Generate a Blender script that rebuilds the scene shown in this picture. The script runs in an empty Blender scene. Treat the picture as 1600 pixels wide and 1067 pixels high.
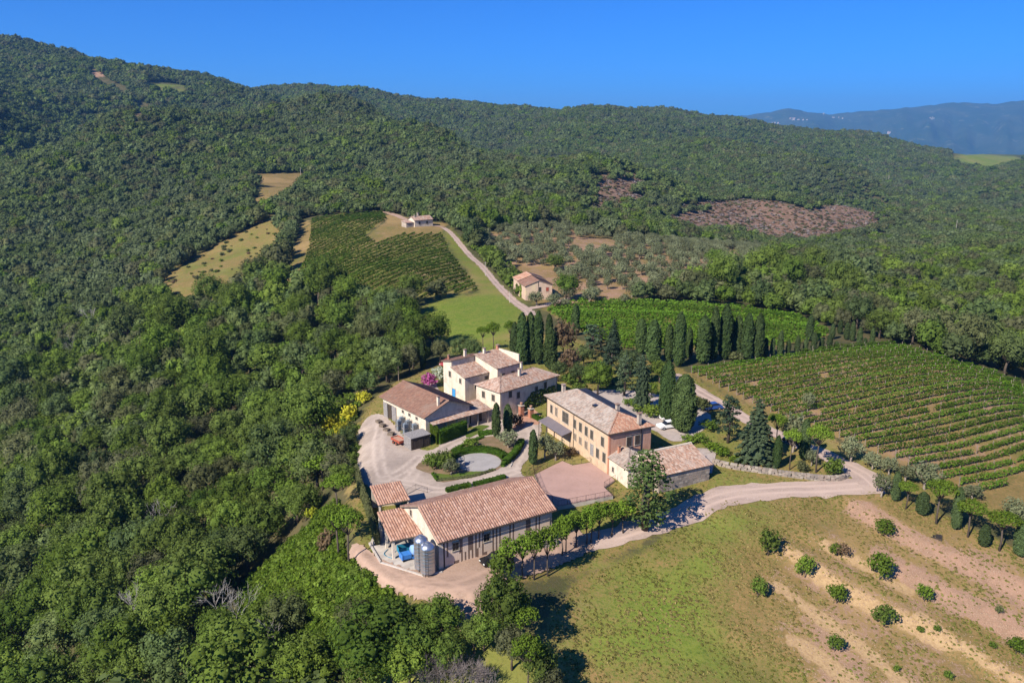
import bpy, bmesh, math, random
import numpy as np
from mathutils import Vector, Matrix
from mathutils.geometry import delaunay_2d_cdt

S = bpy.context.scene
COL = S.collection
R = math.radians
RND = random.Random(11)
NR = np.random.default_rng(11)

# ------------------------------------------------------------------ camera, sky, sun, exposure
H = 57.0            # camera height above the farm yard
PITCH = R(14.8)
FPX = 1244.0        # focal length in pixels of the 1600 px wide photograph
cam_d = bpy.data.cameras.new('camera')
cam = bpy.data.objects.new('camera', cam_d)
COL.objects.link(cam)
cam_d.sensor_width = 36.0
cam_d.lens = 36.0 * FPX / 1600.0
cam_d.clip_start = 1.0
cam_d.clip_end = 60000.0
cam.location = (0, 0, H)
cam.rotation_euler = (math.pi / 2 - PITCH, 0, 0)
S.camera = cam

SUN_EL = R(38.0)
SUN_H = (-math.cos(R(47)), -math.sin(R(47)))      # horizontal direction towards the sun
world = bpy.data.worlds.new('World')
S.world = world
world.use_nodes = True
wn = world.node_tree
wn.nodes.clear()
sky = wn.nodes.new('ShaderNodeTexSky')
sky.sky_type = 'NISHITA'
sky.sun_disc = False
sky.sun_elevation = SUN_EL
sky.sun_rotation = math.atan2(SUN_H[0], SUN_H[1])
sky.altitude = 800
sky.air_density = 0.8
sky.dust_density = 1.0
sky.ozone_density = 3.0
hsv = wn.nodes.new('ShaderNodeHueSaturation')
hsv.inputs['Saturation'].default_value = 1.0
bg = wn.nodes.new('ShaderNodeBackground')
bg.inputs['Strength'].default_value = 0.070
wo = wn.nodes.new('ShaderNodeOutputWorld')
wn.links.new(sky.outputs[0], hsv.inputs['Color'])
tint = wn.nodes.new('ShaderNodeMix')          # deep, polarised summer blue over the whole sky
tint.data_type = 'RGBA'
tint.blend_type = 'MULTIPLY'
tint.inputs[0].default_value = 1.0
tint.inputs[7].default_value = (.10, .57, 1.34, 1)
wn.links.new(hsv.outputs[0], tint.inputs[6])
wn.links.new(tint.outputs[2], bg.inputs['Color'])
wn.links.new(bg.outputs[0], wo.inputs['Surface'])

sun_d = bpy.data.lights.new('sun', 'SUN')
sun = bpy.data.objects.new('sun', sun_d)
COL.objects.link(sun)
sun_d.energy = 5.0
sun_d.angle = R(0.5)
sun_d.color = (1.0, 0.93, 0.82)
to_sun = Vector((SUN_H[0] * math.cos(SUN_EL), SUN_H[1] * math.cos(SUN_EL), math.sin(SUN_EL)))
sun.rotation_euler = to_sun.to_track_quat('Z', 'Y').to_euler()
sun.location = to_sun * 300

S.view_settings.view_transform = 'Standard'
S.view_settings.look = 'None'
S.view_settings.exposure = 0.78
S.view_settings.gamma = 1.0
S.view_settings.use_curve_mapping = False
cy = S.cycles
cy.max_bounces = 5
cy.diffuse_bounces = 3
cy.glossy_bounces = 2
cy.transmission_bounces = 3
cy.transparent_max_bounces = 6
cy.volume_bounces = 0
cy.caustics_reflective = False
cy.caustics_refractive = False
cy.use_denoising = True

# ------------------------------------------------------------------ projection helpers (photo pixel <-> world ray)
SP, CP = math.sin(PITCH), math.cos(PITCH)


def ray(u, v):
    dx = (u - 800.0) / FPX
    dv = (533.5 - v) / FPX
    return dx, CP + dv * SP, -SP + dv * CP


def at_z(u, v, z=0.0):
    a, b, c = ray(u, v)
    t = (z - H) / c
    return a * t, b * t


def project(x, y, z):
    """world -> photo pixel"""
    zz = z - H
    fw = y * CP - zz * SP
    up = y * SP + zz * CP
    return 800 + FPX * x / fw, 533.5 - FPX * up / fw


# ------------------------------------------------------------------ the lie of the land
# heights read at photo pixels: (u, v, z) below the horizon, (u, v, depth) for ground fixed by its distance
CZ = [(560, 750, -.5), (640, 720, 0), (600, 650, 0), (690, 895, 0), (770, 885, -.3), (560, 880, -1), (640, 930, -1.2), (730, 965, -2),
      (900, 860, -2.0), (1000, 840, -2), (1060, 805, -1.4), (1130, 770, -.6), (1250, 765, -.8), (1370, 755, -1), (850, 760, 0), (950, 745, 0),
      (1020, 690, 0), (850, 660, .2), (760, 660, .2), (720, 700, 0), (740, 610, 1.2), (810, 620, .8), (690, 590, 1.2), (785, 570, 2.5),
      (880, 540, 2.5), (640, 800, 0), (600, 830, 0), (780, 800, 0), (1100, 640, .4), (1060, 650, .2), (1180, 700, .2),
      (845, 475, .5), (700, 352, 8), (600, 470, 0), (480, 340, 6.6), (470, 440, -3), (660, 350, 8.5), (650, 520, -.5), (760, 500, .8),
      (500, 1000, -12), (600, 1060, -8), (750, 1060, -5.5), (900, 1060, -6.5), (1000, 960, -4.8), (1200, 1060, -8.5), (1000, 890, -3.5),
      (1150, 850, -3), (1300, 800, -2.2), (1300, 900, -5), (1400, 1000, -8), (1600, 1060, -11), (1600, 900, -6.5), (1450, 830, -3.5), (1600, 790, -4),
      (1100, 590, 1.5), (1300, 650, 0), (1300, 560, 1), (1500, 700, -2.5), (1600, 620, -4), (1450, 560, -1), (1600, 740, -4),
      (900, 490, 1.5), (1100, 485, 0), (1290, 530, -1.5), (1000, 520, 2), (1150, 545, 1.2), (660, 545, -2.5), (600, 500, -4), (560, 560, -6),
      (500, 600, -10), (520, 700, -6), (530, 780, -2.5), (530, 860, -1.6), (570, 905, -1.8), (450, 520, -9), (470, 800, -11), (450, 890, -11), (400, 930, -15),
      (430, 700, -16), (560, 640, -2.5)]
CT = [(350, 400, 430), (270, 450, 365), (390, 290, 640), (0, 480, 420), (0, 560, 335), (0, 700, 262), (0, 850, 198), (0, 1060, 148),
      (250, 1060, 122), (250, 850, 160), (250, 700, 208), (250, 550, 285), (350, 620, 235), (350, 800, 165), (380, 480, 330), (130, 500, 375),
      (760, 400, 372), (1000, 400, 382), (1150, 410, 390), (850, 360, 450), (1400, 470, 338), (1600, 480, 340), (1600, 560, 242), (1750, 700, 190),
      (1300, 420, 462), (1500, 400, 550), (1600, 380, 620), (1200, 340, 780), (1050, 330, 720), (1370, 350, 830),  (800, 320, 600),
      (700, 300, 660), (1000, 240, 1300), (1000, 205, 1720), (1000, 182, 1980), (1130, 190, 2050),  (1300, 217, 2080), (1440, 231, 2200),
      (1500, 245, 2250), (1600, 250, 2450), (1400, 300, 1300), (1600, 300, 1300), (1600, 262, 1900), (1800, 255, 2400), (1800, 330, 900),
      (0, 400, 500), (200, 400, 480), (0, 300, 650), (0, 200, 950), (0, 120, 1300), (0, 78, 1560), (200, 300, 680), (200, 200, 950), (200, 109, 1520),
      (350, 133, 1720), (500, 144, 1920), (400, 200, 1050), (400, 260, 780),  (700, 169, 2050), (850, 176, 2050), 
      (610, 159, 1980),  (-250, 60, 1450), (-250, 300, 620), (-250, 600, 330), (-250, 900, 210), (520, 320, 520), (560, 260, 800)]


def gz_far(u, v, t):
    a, b, c = ray(u, v)
    return a * t, b * t, H + c * t


ctrl = []
for (u, v, z) in CZ:
    x, y = at_z(u, v, z)
    ctrl.append((x, y, z))
for q in CT:
    ctrl.append(gz_far(*q))
# behind the skylines the land drops away
for (u, v, t) in [(0, 78, 1560), (200, 109, 1520), (350, 133, 1720), (500, 144, 1920), (610, 159, 1980), (700, 169, 2050), (850, 176, 2050), (1000, 182, 1980),
                  (1130, 190, 2050), (1300, 217, 2080), (1440, 231, 2200), (-250, 60, 1450)]:
    x, y, z = gz_far(u, v, t)
    ctrl.append((x * 1.25, y * 1.25, z - 25))
    ctrl.append((x * 1.9, y * 1.9, z * .3 - 130))
    ctrl.append((x * 4.5, y * 4.5, -220))
for (u, v, t) in [(1600, 250, 2450), (1800, 255, 2400)]:
    x, y, z = gz_far(u, v, t)
    ctrl.append((x * 1.25, y * 1.25, z - 30))
    ctrl.append((x * 1.9, y * 1.9, -150))
    ctrl.append((x * 4.5, y * 4.5, -220))
# spurs that hide a fold of ground behind them: (u, v, depth, dip)
for (u, v, t, dz) in [(430, 162, 1450, 30), (520, 184, 1230, 40), (600, 196, 1060, 40), (690, 222, 930, 36), (770, 246, 830, 30), (840, 262, 790, 22),
                      (930, 268, 870, 24), (1060, 304, 830, 22), (1200, 303, 850, 26), (1330, 316, 880, 26), (1420, 345, 860, 20),
                      (1150, 235, 1350, 35), (1250, 258, 1300, 38), (1340, 282, 1200, 32), (1500, 318, 1050, 24), (1600, 345, 950, 20),
                      (150, 210, 900, 22), (60, 260, 740, 18), (300, 200, 1000, 26)]:
    ctrl.append(gz_far(u, v, t))
    x, y, z = gz_far(u, v, t * 1.2)
    ctrl.append((x, y, z - dz))
# ground near and beside the camera, outside the frame
ctrl += [(-60, 60, -38), (0, 60, -12), (60, 60, -14), (-30, 75, -20), (120, 90, -15), (140, 160, -7), (-120, 60, -44), (-200, 150, -42)]
CTRL = np.array(ctrl)


def warp(x, y):
    r = np.maximum(np.hypot(x, np.maximum(y, 5)), 55.0)
    th = np.clip(np.arctan2(x, np.maximum(y, 5)), -1.25, 1.25)
    return th * 1.6, np.log(r)


def tps(d2):
    return .5 * d2 * np.log(d2 + 1e-12)


_cx, _cy = warp(CTRL[:, 0], CTRL[:, 1])
_n = len(CTRL)
_K = tps((_cx[:, None] - _cx[None]) ** 2 + (_cy[:, None] - _cy[None]) ** 2) + np.eye(_n) * 2e-4
_P = np.stack([np.ones(_n), _cx, _cy], 1)
_A = np.block([[_K, _P], [_P.T, np.zeros((3, 3))]])
_W = np.linalg.solve(_A, np.concatenate([CTRL[:, 2], np.zeros(3)]))


def bumps(x, y):
    """gentle natural unevenness, growing with distance from the built-up ground"""
    d = np.hypot(x - 5, y - 130)
    k = np.clip((d - 70) / 260, 0, 1)
    far = np.clip((d - 400) / 600, 0, 1)
    a = np.sin(x * .043 + 1.3) * np.cos(y * .037 - .4) + .6 * np.sin(x * .081 - y * .067) + .5 * np.cos(x * .11 + y * .13 + 2)
    b = np.sin(x * .0121 + y * .004) * np.cos(y * .0107 + .8) + .6 * np.sin(x * .021 - y * .017 + .5)
    return .7 * k * a + 11.0 * far * b + 5.0 * far * np.abs(np.sin(x * .011 - y * .006 + 1.1 * np.sin(y * .004)))


def z_exact(x, y):
    x = np.asarray(x, float); y = np.asarray(y, float)
    sh = x.shape
    x = x.ravel(); y = y.ravel()
    out = np.empty(len(x))
    for i in range(0, len(x), 20000):
        a, b = warp(x[i:i + 20000], y[i:i + 20000])
        K = tps((a[:, None] - _cx[None]) ** 2 + (b[:, None] - _cy[None]) ** 2)
        out[i:i + 20000] = K @ _W[:_n] + _W[_n] + _W[_n + 1] * a + _W[_n + 2] * b
    return (out + bumps(x, y)).reshape(sh)


def axis(lo, hi, f0, f1, step, grow, cap):
    a = list(np.arange(f0, f1 + .01, step))
    s = step
    while a[-1] < hi:
        s = min(s * grow, cap); a.append(a[-1] + s)
    s = step
    while a[0] > lo:
        s = min(s * grow, cap); a.insert(0, a[0] - s)
    return np.array(a)


GX = axis(-9500, 9500, -75, 130, 1.25, 1.07, 450)
GY = axis(-60, 10500, 74, 215, 1.25, 1.06, 400)
_XX, _YY = np.meshgrid(GX, GY)
GZ = z_exact(_XX, _YY)

# terraces cut into the orchard slope at the lower right: banks run from upper left to lower right
BANKS = [[(1090, 800), (1290, 905), (1450, 985), (1640, 1090)], [(1140, 1000), (1260, 1067), (1400, 1150)],
         [(1225, 855), (1330, 935), (1480, 1005), (1660, 1110)], [(1260, 840), (1420, 905), (1530, 960), (1680, 1040)],
         [(1345, 800), (1450, 860), (1560, 905), (1700, 975)]]


# ground levelled for the yard, the terrace, the villa and the pad
def sd_early(poly, x, y):
    d = dist_line(poly, x, y, True)
    return np.where(inside(poly, x, y), d, -d)


def zg(x, y):
    """height of the terrain mesh (bilinear in its grid)"""
    x = np.asarray(x, float); y = np.asarray(y, float)
    i = np.clip(np.searchsorted(GX, x) - 1, 0, len(GX) - 2)
    j = np.clip(np.searchsorted(GY, y) - 1, 0, len(GY) - 2)
    fx = np.clip((x - GX[i]) / (GX[i + 1] - GX[i]), 0, 1); fy = np.clip((y - GY[j]) / (GY[j + 1] - GY[j]), 0, 1)
    return (GZ[j, i] * (1 - fx) * (1 - fy) + GZ[j, i + 1] * fx * (1 - fy) + GZ[j + 1, i] * (1 - fx) * fy + GZ[j + 1, i + 1] * fx * fy)


def z1(x, y):
    return float(zg(np.array([x]), np.array([y]))[0])


def ground(u, v):
    """the point of the ground seen at a photo pixel"""
    a, b, c = ray(u, v)
    t = np.exp(np.linspace(math.log(60), math.log(9000), 1500))
    g = (H + c * t) - zg(a * t, b * t)
    k = np.nonzero(g < 0)[0]
    if len(k) == 0:
        return a * 2500, b * 2500
    k = max(k[0], 1)
    lo, hi = t[k - 1], t[k]
    for _ in range(22):
        m = (lo + hi) / 2
        if H + c * m - z1(a * m, b * m) < 0: hi = m
        else: lo = m
    return a * hi, b * hi


def gpoly(px, dens=0):
    """photo polygon or line -> ground points, long edges subdivided in the picture first"""
    return [ground(u, v) for u, v in px]


def inside(poly, x, y):
    poly = np.asarray(poly); r = np.zeros(x.shape, bool)
    n = len(poly)
    for k in range(n):
        x0, y0 = poly[k]; x1, y1 = poly[(k + 1) % n]
        c = ((y0 > y) != (y1 > y))
        if y1 != y0:
            r ^= c & (x < (x1 - x0) * (y - y0) / (y1 - y0) + x0)
    return r


def dist_line(pts, x, y, closed=False):
    pts = np.asarray(pts); d = np.full(x.shape, 1e9)
    n = len(pts)
    for k in range(n if closed else n - 1):
        ax, ay = pts[k]; bx, by = pts[(k + 1) % n]
        vx, vy = bx - ax, by - ay
        L = vx * vx + vy * vy + 1e-9
        t = np.clip(((x - ax) * vx + (y - ay) * vy) / L, 0, 1)
        d = np.minimum(d, np.hypot(x - ax - t * vx, y - ay - t * vy))
    return d


def sd_poly(poly, x, y):
    d = dist_line(poly, x, y, True)
    return np.where(inside(poly, x, y), d, -d)


LEVEL = [([(575, 660), (600, 650), (680, 700), (745, 668), (800, 652), (850, 640), (900, 640), (1010, 680), (1020, 715), (960, 745), (846, 775), (700, 790), (640, 800), (600, 800), (578, 765)], 0.0, 2.5),
         ([(838, 740), (878, 722), (895, 728), (922, 722), (955, 743), (958, 752), (943, 761), (955, 772), (872, 789), (848, 770)], -.35, .6),
         ([(548, 862), (580, 848), (600, 875), (661, 896), (700, 893), (770, 880), (780, 900), (740, 930), (660, 930), (600, 912), (566, 890)], -.15, 1.6),
         ([(580, 850), (596, 877), (661, 896), (690, 893), (660, 830), (640, 800), (592, 815)], -.05, 2.0)]
for px, zl, w in LEVEL:
    pl = [at_z(u, v, zl) for u, v in px]
    k = sd_early(pl, _XX, _YY)
    k = np.clip(.5 + k / (2 * w), 0, 1)
    GZ = GZ * (1 - k) + zl * k


# ------------------------------------------------------------------ objects and meshes
def prop(o, label=None, cat=None, group=None, kind=None):
    if label: o['label'] = label
    if cat: o['category'] = cat
    if group: o['group'] = group
    if kind: o['kind'] = kind
    return o


def thing(name, label, cat, loc=(0, 0, 0), rz=0.0, group=None):
    o = bpy.data.objects.new(name, None)
    COL.objects.link(o)
    o.empty_display_size = .3
    o.location = loc
    o.rotation_euler = (0, 0, rz)
    return prop(o, label, cat, group)


def np_mesh(name, V, F, mats=(), fm=None, smooth=False):
    """V (n,3), F list of arrays of faces, each array (m,k)"""
    me = bpy.data.meshes.new(name)
    V = np.asarray(V, np.float32)
    if not isinstance(F, (list, tuple)): F = [F]
    F = [np.asarray(f, np.int32) for f in F if len(f)]
    me.vertices.add(len(V)); me.vertices.foreach_set('co', V.ravel())
    tot = np.concatenate([np.full(len(f), f.shape[1], np.int32) for f in F])
    me.loops.add(int(tot.sum())); me.loops.foreach_set('vertex_index', np.concatenate([f.ravel() for f in F]))
    me.polygons.add(len(tot))
    me.polygons.foreach_set('loop_start', np.concatenate([[0], np.cumsum(tot)[:-1]]).astype(np.int32))
    me.polygons.foreach_set('loop_total', tot)
    for m in mats: me.materials.append(m)
    if fm is not None: me.polygons.foreach_set('material_index', np.asarray(fm, np.int32))
    if smooth: me.polygons.foreach_set('use_smooth', np.ones(len(tot), bool))
    me.update(calc_edges=True)
    me.validate()
    return me


def link(name, me, parent=None, loc=None, rz=None):
    o = bpy.data.objects.new(name, me)
    COL.objects.link(o)
    if parent is not None: o.parent = parent
    if loc is not None: o.location = loc
    if rz is not None: o.rotation_euler = (0, 0, rz)
    return o


class MB:
    """collects simple solids into one mesh"""
    def __init__(self):
        self.v = []; self.f = []; self.m = []

    def add(self, vs, fs, mi=0):
        b = len(self.v)
        self.v += [tuple(p) for p in vs]
        self.f += [tuple(i + b for i in f) for f in fs]
        self.m += [mi] * len(fs)
        return self

    def box(self, x0, x1, y0, y1, z0, z1, mi=0):
        return self.add([(x0, y0, z0), (x1, y0, z0), (x1, y1, z0), (x0, y1, z0), (x0, y0, z1), (x1, y0, z1), (x1, y1, z1), (x0, y1, z1)],
                        [(3, 2, 1, 0), (4, 5, 6, 7), (0, 1, 5, 4), (1, 2, 6, 5), (2, 3, 7, 6), (3, 0, 4, 7)], mi)

    def prism(self, poly, z0, z1, mi=0):
        """poly counter-clockwise (x,y); z0, z1 numbers or lists"""
        n = len(poly)
        a = z0 if isinstance(z0, (list, tuple)) else [z0] * n
        b = z1 if isinstance(z1, (list, tuple)) else [z1] * n
        vs = [(p[0], p[1], a[i]) for i, p in enumerate(poly)] + [(p[0], p[1], b[i]) for i, p in enumerate(poly)]
        fs = [tuple(range(n))[::-1], tuple(range(n, 2 * n))] + [(i, (i + 1) % n, n + (i + 1) % n, n + i) for i in range(n)]
        return self.add(vs, fs, mi)

    def tube(self, pts, radii, n=6, mi=0, caps=True):
        pts = [Vector(p) for p in pts]
        rings = []
        vs = []
        for i, p in enumerate(pts):
            d = (pts[min(i + 1, len(pts) - 1)] - pts[max(i - 1, 0)]).normalized()
            a = d.orthogonal().normalized() if abs(d.z) < .95 else Vector((1, 0, 0))
            a = (a - d * a.dot(d)).normalized()
            b = d.cross(a)
            r = radii[i] if isinstance(radii, (list, tuple)) else radii
            for k in range(n):
                t = 2 * math.pi * k / n
                vs.append(p + a * (r * math.cos(t)) + b * (r * math.sin(t)))
        fs = []
        for i in range(len(pts) - 1):
            for k in range(n):
                fs.append((i * n + k, i * n + (k + 1) % n, (i + 1) * n + (k + 1) % n, (i + 1) * n + k))
        if caps:
            fs.append(tuple(range(n))[::-1]); fs.append(tuple(range((len(pts) - 1) * n, len(pts) * n)))
        return self.add(vs, fs, mi)

    def lathe(self, prof, n=20, c=(0, 0), mi=0):
        vs = [(c[0] + r * math.cos(2 * math.pi * k / n), c[1] + r * math.sin(2 * math.pi * k / n), z) for r, z in prof for k in range(n)]
        fs = []
        for i in range(len(prof) - 1):
            for k in range(n):
                fs.append((i * n + k, i * n + (k + 1) % n, (i + 1) * n + (k + 1) % n, (i + 1) * n + k))
        fs.append(tuple(range(n))[::-1]); fs.append(tuple(range((len(prof) - 1) * n, len(prof) * n)))
        return self.add(vs, fs, mi)

    def mesh(self, name, mats, smooth=False):
        me = bpy.data.meshes.new(name)
        me.from_pydata(self.v, [], self.f)
        for m in (mats if isinstance(mats, (list, tuple)) else [mats]): me.materials.append(m)
        me.polygons.foreach_set('material_index', np.array(self.m, np.int32))
        if smooth: me.polygons.foreach_set('use_smooth', np.ones(len(me.polygons), bool))
        me.update()
        return me

    def build(self, name, mats, parent=None, smooth=False, **k):
        return link(name, self.mesh(name, mats, smooth), parent, **k)


def copy_tree(root, loc, rz=0.0, scale=1.0, label=None, group=None):
    c = root.copy(); COL.objects.link(c)
    c.location = loc; c.rotation_euler = (0, 0, rz)
    c.scale = (scale,) * 3 if not isinstance(scale, (tuple, list)) else scale
    if label: c['label'] = label
    if group: c['group'] = group
    for ch in root.children:
        d = ch.copy(); COL.objects.link(d); d.parent = c
        for g in ch.children:
            e = g.copy(); COL.objects.link(e); e.parent = d
    return c


ORD = ('first second third fourth fifth sixth seventh eighth ninth tenth eleventh twelfth thirteenth fourteenth fifteenth sixteenth seventeenth '
       'eighteenth nineteenth twentieth').split()
TENS = {2: 'twenty', 3: 'thirty', 4: 'forty', 5: 'fifty', 6: 'sixty', 7: 'seventy', 8: 'eighty', 9: 'ninety'}


def nth(i):
    """0 -> first"""
    n = i + 1
    if n <= 20: return ORD[i]
    t, o = divmod(n, 10)
    if o == 0: return TENS[t][:-1] + 'ieth'
    return TENS[t] + '-' + ORD[o - 1]
# ------------------------------------------------------------------ materials (all procedural)
def new_mat(name):
    m = bpy.data.materials.new(name)
    m.use_nodes = True
    nt = m.node_tree
    nt.nodes.clear()
    out = nt.nodes.new('ShaderNodeOutputMaterial')
    return m, nt, out


def N(nt, typ, **k):
    n = nt.nodes.new(typ)
    for a, b in k.items():
        if a in n.bl_rna.properties: setattr(n, a, b)
        else: n.inputs[a.replace('_', ' ')].default_value = b
    return n


def rgb(c):
    return (c[0], c[1], c[2], 1.0)


def mixc(nt, fac, a, b, blend='MIX'):
    n = nt.nodes.new('ShaderNodeMix')
    n.data_type = 'RGBA'; n.blend_type = blend
    for s, val in ((0, fac), (6, a), (7, b)):
        if hasattr(val, 'links') or isinstance(val, bpy.types.NodeSocket): nt.links.new(val, n.inputs[s])
        elif isinstance(val, (tuple, list)): n.inputs[s].default_value = rgb(val)
        else: n.inputs[s].default_value = val
    return n.outputs[2]


def math_n(nt, op, a, b=None, clamp=False):
    n = nt.nodes.new('ShaderNodeMath'); n.operation = op; n.use_clamp = clamp
    for i, val in enumerate((a, b)):
        if val is None: continue
        if isinstance(val, bpy.types.NodeSocket): nt.links.new(val, n.inputs[i])
        else: n.inputs[i].default_value = val
    return n.outputs[0]


def ramp(nt, fac, lo, hi):
    n = nt.nodes.new('ShaderNodeMapRange'); n.interpolation_type = 'SMOOTHSTEP'
    nt.links.new(fac, n.inputs[0])
    n.inputs[1].default_value = lo; n.inputs[2].default_value = hi
    return n.outputs[0]


def noise(nt, vec, scale, detail=4.0, rough=.6):
    n = nt.nodes.new('ShaderNodeTexNoise')
    n.inputs['Scale'].default_value = scale; n.inputs['Detail'].default_value = detail; n.inputs['Roughness'].default_value = rough
    if vec is not None: nt.links.new(vec, n.inputs['Vector'])
    return n.outputs[0]


def wpos(nt):
    return nt.nodes.new('ShaderNodeNewGeometry').outputs['Position']


def opos(nt):
    return nt.nodes.new('ShaderNodeTexCoord').outputs['Object']


def bsdf(nt, out, col, rough=.9, spec=.2, bump=None, dist=.05, metal=0.0, strength=.6):
    b = nt.nodes.new('ShaderNodeBsdfPrincipled')
    if isinstance(col, bpy.types.NodeSocket): nt.links.new(col, b.inputs['Base Color'])
    else: b.inputs['Base Color'].default_value = rgb(col)
    b.inputs['Roughness'].default_value = rough
    b.inputs['Specular IOR Level'].default_value = spec
    b.inputs['Metallic'].default_value = metal
    if bump is not None:
        u = nt.nodes.new('ShaderNodeBump'); u.inputs['Distance'].default_value = dist; u.inputs['Strength'].default_value = strength
        nt.links.new(bump, u.inputs['Height']); nt.links.new(u.outputs[0], b.inputs['Normal'])
    nt.links.new(b.outputs[0], out.inputs['Surface'])
    return b


def plain(name, c1, c2=None, scale=3.0, rough=.85, spec=.25, bump=.03, metal=0.0, c3=None, scale3=.4):
    m, nt, out = new_mat(name)
    p = opos(nt)
    c2 = c2 or tuple(q * .75 for q in c1)
    n1 = noise(nt, p, scale, 5)
    col = mixc(nt, ramp(nt, n1, .35, .65), c1, c2)
    if c3:
        col = mixc(nt, ramp(nt, noise(nt, p, scale3, 3), .5, .7), col, c3)
    bsdf(nt, out, col, rough, spec, n1, bump, metal)
    return m


def per_island(name, cols, rough=.9, noise_scale=1.5, var=.35, patch=None, patch_scale=.35, even=0.0):
    """every separate piece (tile, stone, plank) takes its own tone of the list"""
    mean = tuple(sum(c[k] for c in cols) / len(cols) for k in range(3))
    cols = [tuple(c[k] * (1 - even) + mean[k] * even for k in range(3)) for c in cols]
    m, nt, out = new_mat(name)
    g = nt.nodes.new('ShaderNodeNewGeometry')
    cr = nt.nodes.new('ShaderNodeValToRGB')
    cr.color_ramp.interpolation = 'CONSTANT'
    el = cr.color_ramp.elements
    while len(el) > 1: el.remove(el[-1])
    el[0].position = 0; el[0].color = rgb(cols[0])
    for i, c in enumerate(cols[1:], 1):
        e = el.new(i / len(cols)); e.color = rgb(c)
    nt.links.new(g.outputs['Random Per Island'], cr.inputs[0])
    p = opos(nt)
    n1 = noise(nt, p, noise_scale, 5)
    col = mixc(nt, math_n(nt, 'MULTIPLY', ramp(nt, n1, .35, .75), var), cr.outputs[0], tuple(q * .45 for q in cols[0]))
    if patch:
        col = mixc(nt, math_n(nt, 'MULTIPLY', ramp(nt, noise(nt, p, patch_scale, 5, .7), .48, .66), .75), col, patch)
    bsdf(nt, out, col, rough, .15, n1, .01)
    return m


def leaf_mat(name, a, b, c, trans=.36, island=.5, hue_scale=.02):
    """foliage: tone differs leaf by leaf, tree by tree and slowly over the land"""
    m, nt, out = new_mat(name)
    g = nt.nodes.new('ShaderNodeNewGeometry')
    oi = nt.nodes.new('ShaderNodeObjectInfo')
    col = mixc(nt, oi.outputs['Random'], a, b)
    col = mixc(nt, ramp(nt, noise(nt, g.outputs['Position'], hue_scale, 2), .42, .62), col, c)
    v = math_n(nt, 'MULTIPLY_ADD', g.outputs['Random Per Island'], island)
    v.node.inputs[2].default_value = 1 - island * .5
    w = math_n(nt, 'MULTIPLY_ADD', math_n(nt, 'FRACT', math_n(nt, 'MULTIPLY', oi.outputs['Random'], 7.31)), .6)
    w.node.inputs[2].default_value = .7
    vv = math_n(nt, 'MULTIPLY', v, w)
    h = nt.nodes.new('ShaderNodeHueSaturation')
    nt.links.new(col, h.inputs['Color']); nt.links.new(vv, h.inputs['Value'])
    d = nt.nodes.new('ShaderNodeBsdfDiffuse'); t = nt.nodes.new('ShaderNodeBsdfTranslucent')
    nt.links.new(h.outputs[0], d.inputs[0])
    tc = mixc(nt, .5, h.outputs[0], (a[0] * 1.6, a[1] * 1.5, a[2] * .6))
    nt.links.new(tc, t.inputs[0])
    ms = nt.nodes.new('ShaderNodeMixShader'); ms.inputs[0].default_value = trans
    nt.links.new(d.outputs[0], ms.inputs[1]); nt.links.new(t.outputs[0], ms.inputs[2])
    nt.links.new(ms.outputs[0], out.inputs['Surface'])
    return m


M = {}
M['oak'] = leaf_mat('oak leaves', (.088, .142, .024), (.132, .178, .032), (.110, .146, .034))
M['oak_far'] = leaf_mat('holm oak leaves', (.088, .130, .044), (.134, .170, .054), (.112, .138, .064), hue_scale=.006)
M['fresh'] = leaf_mat('fresh leaves', (.110, .170, .026), (.140, .190, .030), (.115, .165, .030))
M['acid'] = leaf_mat('bright scrub leaves', (.085, .140, .016), (.110, .155, .018), (.070, .115, .018), island=.8)
M['olive'] = leaf_mat('olive leaves', (.165, .185, .095), (.200, .215, .120), (.175, .190, .10))
M['cypress'] = leaf_mat('cypress sprays', (.042, .070, .022), (.060, .086, .028), (.052, .074, .028), trans=.12)
M['pine'] = leaf_mat('pine needles', (.110, .175, .020), (.135, .200, .024), (.110, .165, .020), trans=.2)
M['conifer'] = leaf_mat('cedar needles', (.046, .070, .038), (.062, .084, .042), (.052, .072, .040), trans=.12)
M['vine'] = leaf_mat('vine leaves', (.090, .172, .018), (.110, .190, .020), (.100, .170, .022))
M['fruit'] = leaf_mat('fruit tree leaves', (.115, .180, .022), (.140, .205, .026), (.12, .175, .026))
M['poplar'] = leaf_mat('poplar leaves', (.075, .115, .032), (.090, .125, .040), (.08, .115, .034), island=.8)
M['broom'] = leaf_mat('yellow broom', (.36, .36, .03), (.40, .36, .035), (.25, .29, .03))
M['pink'] = leaf_mat('oleander flowers', (.42, .10, .26), (.44, .12, .28), (.36, .09, .24))
M['white_flower'] = leaf_mat('white oleander flowers', (.60, .60, .52), (.6, .6, .5), (.5, .55, .42))
M['dry_leaf'] = leaf_mat('withered leaves', (.16, .11, .06), (.19, .13, .075), (.15, .10, .06))
M['twig'] = leaf_mat('bare grey twigs', (.20, .17, .155), (.23, .19, .17), (.18, .15, .14), trans=.05)
M['hedge'] = leaf_mat('clipped box leaves', (.060, .120, .014), (.070, .130, .016), (.062, .115, .016))
M['tuft'] = leaf_mat('grass tufts', (.180, .165, .045), (.26, .20, .08), (.16, .165, .04), trans=.35, hue_scale=.05)
M['scrub'] = leaf_mat('scrub leaves', (.100, .120, .044), (.128, .134, .056), (.112, .116, .058))
M['bark'] = plain('bark', (.10, .075, .055), (.06, .045, .035), 6)
M['pale_bark'] = plain('pale bark', (.30, .25, .20), (.18, .14, .11), 6)
M['dead_wood'] = plain('bleached dead wood', (.42, .38, .34), (.28, .25, .22), 4)
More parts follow.
